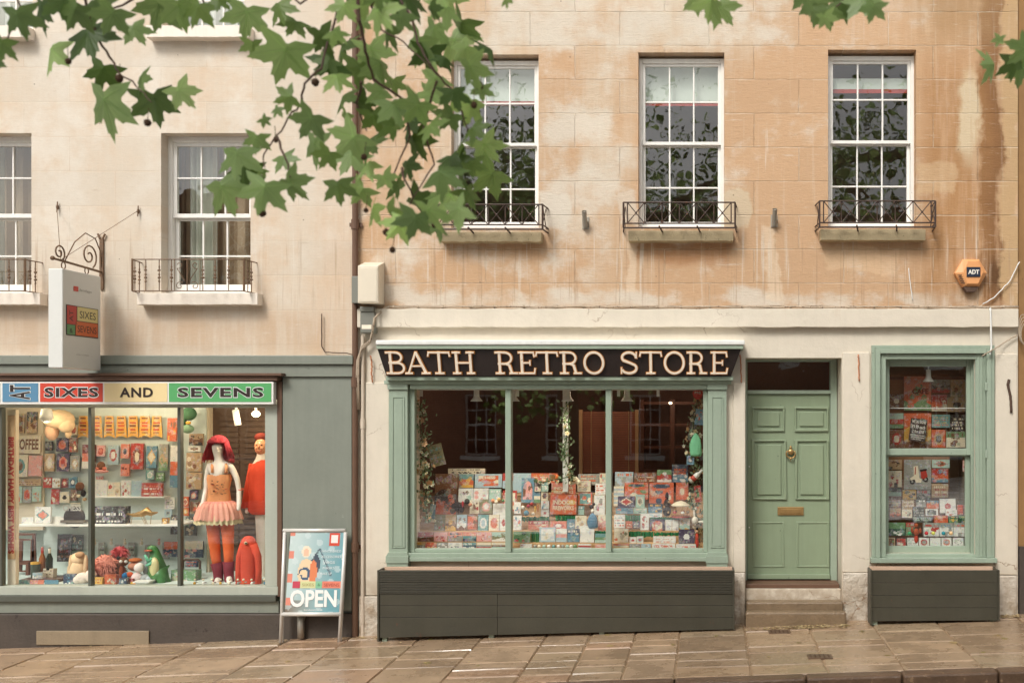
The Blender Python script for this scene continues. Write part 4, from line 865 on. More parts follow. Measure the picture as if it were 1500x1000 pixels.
t = thing('meter_box', 'tall cream metal box with sloping lid on the wall beside the downpipe', 'utility box', W(551, 447, -.1))
a, b, z0, z1 = fx(534), fx(563.5), fz(447), fz(389)
mb = MB(); mb.add([(a, -.2, z0), (b, -.2, z0), (b, -.002, z0), (a, -.002, z0), (a, -.2, z1 - .03), (b, -.2, z1 - .03), (b, -.002, z1 + .035), (a, -.002, z1 + .035)], [(0, 1, 5, 4), (1, 2, 6, 5), (2, 3, 7, 6), (3, 0, 4, 7), (4, 5, 6, 7), (3, 2, 1, 0)]); sub(mb, 'box_body', 'boxcream', t, bevel=.006)
mb = MB(); mb.box(a + .012, b - .012, -.206, -.2005, z0 + .015, z1 - .05); sub(mb, 'box_door', 'boxcream', t, bevel=.003)
t = tag(MB().fbox(522, 535.5, 407, 446, -.14, -.002).build('fuse_box', M['boxgrey'], bevel=.006), 'narrow dark grey box tucked left of the tall cream box', 'utility box')
t = thing('junction_box', 'grey rounded box with a cream label hanging below the cream box', 'utility box', W(543, 489, -.1))
mb = MB(); mb.fbox(532.5, 554, 457, 489, -.11, -.002); sub(mb, 'box_body', 'boxgrey', t, bevel=.015)
mb = MB(); mb.fbox(533, 553, 450.5, 458, -.125, -.002); sub(mb, 'box_lid', 'boxgrey', t, bevel=.008)
mb = MB(); mb.fbox(535.5, 549.5, 477, 483, -.114, -.1105); sub(mb, 'label_plate', 'lettercream', t)
def pipe(px, py0, py1, y, r, mat, name, label, collars=(), shoe=0):
    mb = MB(); X = fx(px); pts = [(X, y, fz(py0)), (X, y, fz(py1))]
    mb.tube(pts, r, 12); 
    for cpy in collars: mb.tube([(X, y, fz(cpy) + .05), (X, y, fz(cpy) - .05)], r * 1.3, 12); mb.box(X - r * 2.2, X + r * 2.2, y + r * .6, y + r * .6 + .012, fz(cpy) - .02, fz(cpy) + .02)
    return tag(mb.build(name, M[mat], smooth=False), label, 'pipe')
pipe(522.5, -620, 940, -.045, .030, 'pipe', 'downpipe', 'brown cast-iron downpipe running full height between the two houses', (-200, 60, 330, 560, 800))
pipe(533, 492, 932, -.03, .019, 'pipec', 'conduit_pipe', 'slim cream-painted pipe beside the brown downpipe', (620, 905))
mb = MB(); p0 = (fx(447), -.11, gz(fx(447)) + .02); mb.tube([(p0[0], -.11, p0[2]), (p0[0], -.11, p0[2] + .24)], .035, 14); mb.tube([(p0[0], -.11, p0[2] + .15), (p0[0] + .02, -.05, p0[2] + .30)], .028, 12); tag(mb.build('drain_pipe', M['galv'], smooth=True), 'short grey waste pipe stub behind the legs of the pavement sign', 'pipe')
rr = random.Random(5)
def cable(pts, r, mat, label, name='cable', jit=.006, seg=6, sub_=6, cat='cable'):
    P = []; 
    for i in range(len(pts) - 1):
        a, b = Vector(pts[i]), Vector(pts[i + 1])
        for k in range(sub_): q = a.lerp(b, k / sub_); P.append(q + Vector((rr.uniform(-jit, jit) * .4, rr.uniform(-jit, 0) * .5, rr.uniform(-jit, jit))))
    P.append(Vector(pts[-1])); mb = MB(); mb.tube(P, r, seg); return tag(mb.build(name, M[mat], smooth=True), label, cat)
fp = lambda px, py, y=-.03: (fx(px), y, fz(py))
mb = MB()
for k in range(3):
    P = [fp(570 + i * 21.9, 449.3 + rr.uniform(-1, 1) + k * .7 - .4, -.025 - .012 * k) for i in range(43)]; mb.tube(P, .007, 5)
for i in range(24): p = fp(575 + i * 39 + rr.uniform(-8, 8), 449.6, -.035); mb.box(p[0] - .008, p[0] + .008, p[1] - .012, p[1] + .02, p[2] - .016, p[2] + .016)
tag(mb.build('cable_bundle', M['cable'], smooth=True), 'long bundle of dusty cables clipped above the cream string course', 'cable')
mb = MB()
for k in range(3): mb.tube([fp(572, 449 + k, -.03 - k * .01), fp(562, 454 + k, -.05), fp(556, 468, -.14 - k * .01), fp(552, 486, -.13), fp(545, 502 - k, -.06), fp(533, 512 - k * 2, -.07), fp(527 + k, 528, -.07), fp(525 + k * 1.5, 560, -.06), fp(524 + k * 2.5, 600, -.05)], .011, 6)
tag(mb.build('cable_bundle', M['cable'], smooth=True), 'thick twisted cables dropping past the grey box to the pipes', 'cable')
cable([fp(473, 460), fp(473, 508), fp(478, 516), fp(510, 517), fp(530, 524)], .006, 'cabled', 'thin brown cable with a bend above the grey-green cornice', jit=.003)
cable([fp(1447, 452, -.09), fp(1448, 478, -.09), fp(1448, 512, -.1), fp(1446, 520, -.1)], .010, 'leadwhite', 'thick white cable dropping to the corner of the right window', jit=.002)
cable([fp(1492, 384, -.03), fp(1478, 412), fp(1455, 436), fp(1438, 446)], .006, 'leadwhite', 'slack white cable sagging to the right of the alarm box', jit=.004)
cable([fp(1489, 491, -.03), fp(1470, 501, -.04), fp(1452, 512, -.12), fp(1434, 522, -.1)], .007, 'cable', 'frayed cable running from the house corner to the window head', jit=.004)
cable([fp(1330, 393), fp(1333, 420), fp(1336, 440)], .005, 'leadwhite', 'short pale cable stub on the wall below the right upper window', jit=.003)
mb = MB()
for k in range(4): mb.tube([(fx(1496) + .045 * math.cos(a * .5) + k * .006, -.05 - .01 * k, fz(482) + (.15 - .012 * k) * math.sin(a * .5) - k * .02) for a in range(13)], .005, 5)
tag(mb.build('cable_coil', M['cable'], smooth=True), 'loose coil of cables at the right corner of the house', 'cable')
cable([fp(1477, 555), fp(1475, 563), fp(1479, 580), fp(1480, 604)], .014, 'cabled', 'short dark iron bracket hanging on the pillar right of the side window', 'iron_bracket', .004, cat='bracket')
for px, py, l in ((545, 520, 'frayed orange cord end hanging left of the black fascia sign'), (1084, 520, 'frayed orange cord end hanging between the fascia sign and the door'), (1256, 518, 'frayed orange cord end hanging on the pillar right of the door')):
    cable([fp(px, py, -.04), fp(px + 1.5, py + 14, -.03), fp(px + 1, py + 26, -.03), fp(px + 2, py + 40, -.03)], .008, 'cordo' if 'cordo' in M else M.setdefault('cordo', paint('orange_cord', S(190, 128, 92), .8, .3, 40, .3)) and 'cordo', l, 'cord', .01, cat='cord')
for px, py, l in ((858, 322, 'grey flagpole socket on the wall between the left and middle upper windows'), (1134, 319, 'grey flagpole socket on the wall between the middle and right upper windows')):
    t = thing('flagpole_holder', l, 'flagpole socket', (fx(px), 0, fz(py + 14)), 'metal flagpole sockets on the wall')
    mb = MB(); mb.tube([(fx(px), -.03, fz(py + 12)), (fx(px), -.13, fz(py - 9))], .024, 12, cap=False); mb.tube([(fx(px), -.03, fz(py + 12)), (fx(px), -.125, fz(py - 8))], .017, 10); sub(mb, 'socket', 'galv', t)
    mb = MB(); mb.box(fx(px) - .035, fx(px) + .035, -.012, -.002, fz(py + 14), fz(py - 4)); mb.tube([(fx(px) + .03, -.01, fz(py + 8)), (fx(px) + .03, -.06, fz(py + 4))], .008, 6); sub(mb, 'wall_plate', 'galv', t, bevel=.003)

# ------------------------------------------------------------------ planters
def planter(px0, px1, top, y0, y1, boards, label, grooved, legs):
    xa, xb = W(px0, 0, y0).x, W(px1, 0, y0).x; zt = W(0, top, y0).z; zb = [gz(xa, y0) + .045, gz(xb, y0) + .012]
    t = thing('planter_box', label, 'planter', ((xa + xb) / 2, (y0 + y1) / 2, gz((xa + xb) / 2, y0)))
    n = boards; H0 = zt - zb[0]; H1 = zt - zb[1]
    mb = MB(); g = .003; zlow0 = zb[0]; zlow1 = zb[1]
    for k in range(n):
        hh = (zt - max(zb)) / n * (1 if k < n - 1 else 1)
        z1 = zt - hh * k; z0_ = z1 - hh + g; la, lb = (z0_, z0_) if k < n - 1 else (zb[0], zb[1])
        xm = [xa + .02, xb - .002] if k < 2 or not grooved else [xa + .02, xa + (xb - xa) * (.335), xb - .002]
        for j in range(len(xm) - 1):
            p, q = xm[j] + (g if j else 0), xm[j + 1]; f = lambda x: la + (lb - la) * (x - xa) / (xb - xa); yy = y0 + .002 * ((k + j) % 2)
            mb.add([(p, yy, f(p)), (q, yy, f(q)), (q, yy + .025, f(q)), (p, yy + .025, f(p)), (p, yy, z1), (q, yy, z1), (q, yy + .025, z1), (p, yy + .025, z1)], [(0, 1, 5, 4), (1, 2, 6, 5), (2, 3, 7, 6), (3, 0, 4, 7), (4, 5, 6, 7), (3, 2, 1, 0)])
            if grooved and k < 2:
                m = 7
                for i in range(m): zz = z0_ + (z1 - z0_) * (i + .5) / m; mb.box(p, q, yy - .011, yy - .0003, zz - .005, zz + .006)
    sub(mb, 'front_panel', 'planter', t, bevel=.0015)
    for xx in (xa, xb):
        mb = MB(); sx = .02 if xx == xa else -.02; z_ = gz(xx, y0) + .01
        mb.box(xx, xx + sx * .95, y0 - .012, y1, z_, zt + .004); sub(mb, 'side_panel', 'planter', t, bevel=.002)
    mb = MB(); mb.box(xa + .02, xb - .02, y1 - .02, y1, zb[1], zt + .012); mb.box(xa + .02, xb - .02, y0 + .026, y1 - .021, zt - .16, zt - .13); sub(mb, 'back_panel', 'wood', t, bevel=.002)
    for u in legs:
        mb = MB(); xx = xa + (xb - xa) * u; mb.box(xx, xx + .05, y0 + .03, y0 + .08, gz(xx, y0) - .0, zb[1] + .1); sub(mb, 'leg', 'sage', t)
planter(553, 1076, 835, -.31, -.14, 5, 'long dark green timber planter under the retro store window', True, (.01, .31, .62))
planter(1275, 1464, 835, -.30, -.11, 4, 'short dark green timber planter under the right-hand side window', False, (.02, .94))

# ------------------------------------------------------------------ A-board
t = thing('pavement_sign', 'silver-framed A-board with a blue poster reading OPEN, standing by the grey-green pilaster', 'pavement sign', W(455, 941, -.5))
yf, yt_ = -.24, -.12      # front foot / top
gl_, gr_ = W(413, 940, yf), W(497, 938, yf)
def ab(px, py):           # point on the leaning front panel seen at this pixel
    # plane through foot line (z ground, y=yf) and top (z of 775, y=yt_)
    zf, zt = gz(fx(455)), EYE + (600 - 775) / PM * (D + yt_) / D
    y = yf
    for _ in range(12): z = EYE + (600 - py) / PM * (D + y) / D; y = yf + (yt_ - yf) * (z - zf) / (zt - zf)
    return W(px, py, y)
def ab_tube(mb, pts, r): mb.tube([ab(*p) for p in pts], r, 8)
for pts, r_, nm in (([(411, 941), (417, 779)], .018, 'leg'), ([(497, 940), (506, 779)], .018, 'leg'), ([(415, 776.5), (506, 776.5)], .02, 'top_rail'), ([(413, 899), (500, 899)], .022, 'bottom_rail')):
    mb = MB(); ab_tube(mb, pts, r_); sub(mb, nm, 'alu', t, smooth=True)
mb = MB()
for (a, b), (c, d) in (((411, 941), (417, 779)), ((497, 940), (506, 779))):
    p, q = ab(a, b), ab(c, d); mb = MB(); mb.tube([(p.x - .005, p.y + .05, gz(p.x, p.y)), (q.x - .005, q.y + .04, q.z - .03)], .012, 6); sub(mb, 'rear_leg', 'alu', t)
O = ab(415, 897); U = ab(500.5, 897) - O; V = ab(418.5, 779) - O; V = Vector((0, V.y, V.z)); hV = V.length; U = Vector((U.x, 0, 0))
nrm = U.cross(V).normalized()
def pp(u, v, l=0): 
    sh = .03 * v * 1.3; return O + U * (u * .985 + sh) + V * v + nrm * l
def art_grid(nu, nv, f, at):
    g = MB(); vs = [at(i / nu, j / nv) for j in range(nv + 1) for i in range(nu + 1)]; n0 = len(g.v); g.v = [tuple(p) for p in vs]
    for j in range(nv):
        for i in range(nu): k = j * (nu + 1) + i; g.f.append([k, k + 1, k + nu + 2, k + nu + 1]); g.c.append(f((i + .5) / nu, (j + .5) / nv)); g.m.append(0)
    return g
def lerp3(a, b, t): return tuple(x + (y - x) * t for x, y in zip(a, b))
def poster(u, v):
    c = lerp3(S(196, 212, 208), S(112, 160, 168), min(1, max(0, u * 1.1 + (.4 - v) * .3)))
    if v < .16 and u < .55: c = lerp3(S(120, 104, 88), c, min(1, u * 1.7))
    w = math.sin(u * 17 + v * 9) * math.sin(v * 23 - u * 5); 
    if w > .55: c = lerp3(c, S(214, 224, 222), .45)
    if abs(u - .50 - (v - .72) * .9) < .018 and .62 < v < .8: c = S(96, 110, 116)
    if abs(u - .62 + (v - .72) * .7) < .02 and .45 < v < .78: c = S(104, 124, 132)
    if ((u - .50) / .09) ** 2 + ((v - .60) / .12) ** 2 < 1 and u > .47: c = S(74, 84, 96)
    if ((u - .33) / .15) ** 2 + ((v - .50) / .17) ** 2 < 1: c = S(232, 206, 168)
    if ((u - .47) / .07) ** 2 + ((v - .50) / .15) ** 2 < 1: c = S(222, 134, 92)
    d = math.hypot((u - .31) / 1, (v - .47) * 1.3); a = math.atan2(v - .47, u - .31)
    if .05 < d < .12 and abs((d - .05) / .07 - ((a + math.pi) / (2 * math.pi))) < .30: c = S(72, 96, 122)
    if ((u - .32) / .085) ** 2 + ((v - .76) / .075) ** 2 < 1: c = S(236, 222, 196)
    if ((u - .32) / .055) ** 2 + ((v - .745) / .05) ** 2 < 1: c = S(236, 190, 160)
    if u < .10 and abs(math.sin(v * 11)) > .86: c = S(222, 140, 120)
    return c
g = art_grid(44, 64, poster, lambda u, v: pp(u * .94 + .03, v, .004)); po = g.build('poster', M['signprint'], t)
mb = MB(); bq = lambda u0, u1, v0, v1, col, l: mb.quad(pp(u0, v0, l), pp(u1, v0, l), pp(u1, v1, l), pp(u0, v1, l), col)
bq(.72, .90, .83, .99, S(214, 82, 62), .006); bq(.75, .87, .865, .965, S(236, 228, 220), .0075)
for a, b, c in ((.13, .26, S(196, 76, 92)), (.265, .53, S(214, 214, 160)), (.535, .64, S(140, 196, 156)), (.645, .97, S(226, 134, 112))): bq(a, b, .305, .39, c, .006)
vx_ = V.normalized(); ux_ = U.normalized()
def pt(txt, u, v, w, h, col, of=0, sp=1): put_text(mb, txt, pp(u, v, .009), ux_, vx_, w * U.length, h * hV, col, of, spacing=sp)
WHT = S(240, 238, 232)
mb.build('poster_print', M['signprint'], po); mb = MB()
pt('OPEN', .11, .07, .80, .215, WHT, .03); mb.build('lettering', M['signprint'], po); mb = MB()
pt('SIXES', .30, .33, .2, .035, S(170, 160, 110)); pt('SEVENS', .68, .325, .26, .04, S(180, 90, 72)); pt('&', .57, .33, .04, .035, S(90, 140, 110)); pt('6sandsevens.co.uk', .36, .028, .32, .022, WHT)
for k, w in enumerate(('FANCY DRESS', 'ACCESSORIES', 'WIGS', 'MASKS', 'MAKE UP')): pt(w, .60 + .04 * (len(w) < 6), .75 - .07 * k, .34 if len(w) > 8 else .2, .03, S(226, 232, 230))
mb.build('poster_lettering', M['signprint'], po)
# ------------------------------------------------------------------ printed goods
C = dict(or_=S(206, 98, 58), re=S(178, 58, 46), dr=S(116, 44, 40), bl=S(92, 134, 152), db=S(56, 72, 92), te=S(104, 150, 146), mi=S(168, 196, 180), pb=S(164, 186, 192), cr=S(226, 212, 184), wh=S(226, 222, 212),
         ye=S(218, 168, 76), gr=S(104, 140, 96), dg=S(44, 84, 60), br=S(120, 78, 52), dk=S(46, 38, 36), pk=S(222, 158, 148), ta=S(186, 154, 116), gy=S(150, 148, 138), pu=S(72, 58, 82), ol=S(134, 130, 96), co=S(214, 124, 100), gd=S(70, 72, 66))
def art(style, pal, seed):
    r = random.Random(seed); a, b, c = [C[k] for k in pal]
    bl = [(r.uniform(.15, .85), r.uniform(.12, .8), r.uniform(.06, .16), r.choice((b, c, c, lerp3(a, b, .5)))) for _ in range(6)]
    ph = [r.uniform(0, 6) for _ in range(4)]
    def speck(u, v):
        for (x, y, q, col) in bl:
            if (u - x) ** 2 + (v - y) ** 2 < q * q: return col
        return None
    def letters(u, v, v0, v1, n, col):
        if v0 < v < v1:
            k = int(u * n); q = u * n - k
            if .1 < u < .9 and q > .28 and ((k * 7 + seed) % 5): return col
        return None
    def f(u, v):
        j = r.uniform(.94, 1.04)
        if style == 'title':
            o = letters(u, v, .70, .88, 9, c) or (b if v > .64 else None) or speck(u, v) or a
        elif style == 'frame':
            o = b if min(u, 1 - u) < .12 or min(v, 1 - v) < .10 else (speck(u, v) or a)
        elif style == 'text':
            o = a
            for k in range(4):
                q = letters(u, v, .14 + .19 * k, .24 + .19 * k, 11 + k, b if k % 2 else c)
                if q: o = q
        elif style == 'circle': o = c if math.hypot(u - .5, v - .48) < .20 else b if math.hypot(u - .5, v - .48) < .33 else a
        elif style == 'diamond': o = c if abs(u - .5) / .42 + abs(v - .5) / .34 < .75 else b if abs(u - .5) / .42 + abs(v - .5) / .34 < 1 else a
        elif style == 'arch': o = b if (.15 < u < .85 and .12 < v < .6) or (v >= .6 and math.hypot((u - .5) / .35, (v - .6) / .26) < 1) else a; o = (speck(u, v) or o) if o == b else o
        elif style == 'bands': o = a if v > .62 else b if v > .3 else c
        elif style == 'oval': o = C['db'] if math.hypot((u - .5) / .36, (v - .82) / .10) < .8 else c if math.hypot((u - .5) / .36, (v - .82) / .10) < 1 else (speck(u, v) if v < .6 else None) or a
        elif style == 'plain': o = a
        elif style == 'half': o = b if v > .5 else speck(u, v * 1.6) or a
        elif style == 'stripe': o = a if int(v * 9 + seed) % 2 else b
        elif style == 'scene':
            o = a if v > .55 + .08 * math.sin(u * 7 + ph[0]) else b if v > .25 + .07 * math.sin(u * 9 + ph[1]) else c
            q = speck(u, v); o = q if q and r.random() < .8 else o
        else: o = speck(u, v) or a
        return tuple(x * j for x in o)
    return f
_seed = [100]
def item(name, label, cat, x0, y0, x1, y1, dep, pal, style='blob', th=.03, tilt=7, group=None, text=None, cell=.009, mat='print', yaw=None, roll=0, tcol='cr', tv=(.72, .88), tu=(.1, .9)):
    _seed[0] += 1; sd_ = _seed[0]; rn = random.Random(sd_)
    s = (D + dep) / D; w = (x1 - x0) / PM * s - .002; h = (y1 - y0) / PM * s
    f = art(style, pal, sd_); nu = max(4, min(30, int(w / cell))); nv = max(4, min(34, int(h / cell)))
    g = art_grid(nu, nv, f, lambda u, v: ((u - .5) * w, -th / 2, v * h))
    side = tuple(v * .8 for v in C[pal[0]]); e = .0008
    g.add([(-w / 2, -th / 2, 0), (w / 2, -th / 2, 0), (w / 2, th / 2, 0), (-w / 2, th / 2, 0), (-w / 2, -th / 2, h), (w / 2, -th / 2, h), (w / 2, th / 2, h), (-w / 2, th / 2, h)], [(1, 2, 6, 5), (2, 3, 7, 6), (3, 0, 4, 7), (4, 5, 6, 7), (3, 2, 1, 0)], side)
    ORG_ = W((x0 + x1) / 2, y1, dep); g.v = [(p[0] + ORG_.x, p[1] + ORG_.y, p[2] + ORG_.z) for p in g.v]
    o = g.build(name, M[mat], org=ORG_)
    o.rotation_euler = (R(-tilt), R(roll), R(rn.uniform(-4, 4) if yaw is None else yaw)); tag(o, label, cat, group)
    if text:
        tm = MB(); ls_ = text if isinstance(text, (list, tuple)) else [text]; n = len(ls_); H = (tv[1] - tv[0]) / n
        for i, t in enumerate(ls_):
            wq = tu[1] - tu[0]; uu = tu[0]
            put_text(tm, t, (ORG_.x + (uu - .5) * w, ORG_.y - th / 2 - .0016, ORG_.z + (tv[1] - H * (i + .88)) * h), (1, 0, 0), (0, 0, 1), wq * w, H * .76 * h, C[tcol], .03)
        tm.build('lettering', M['signprint'], o)
    return o
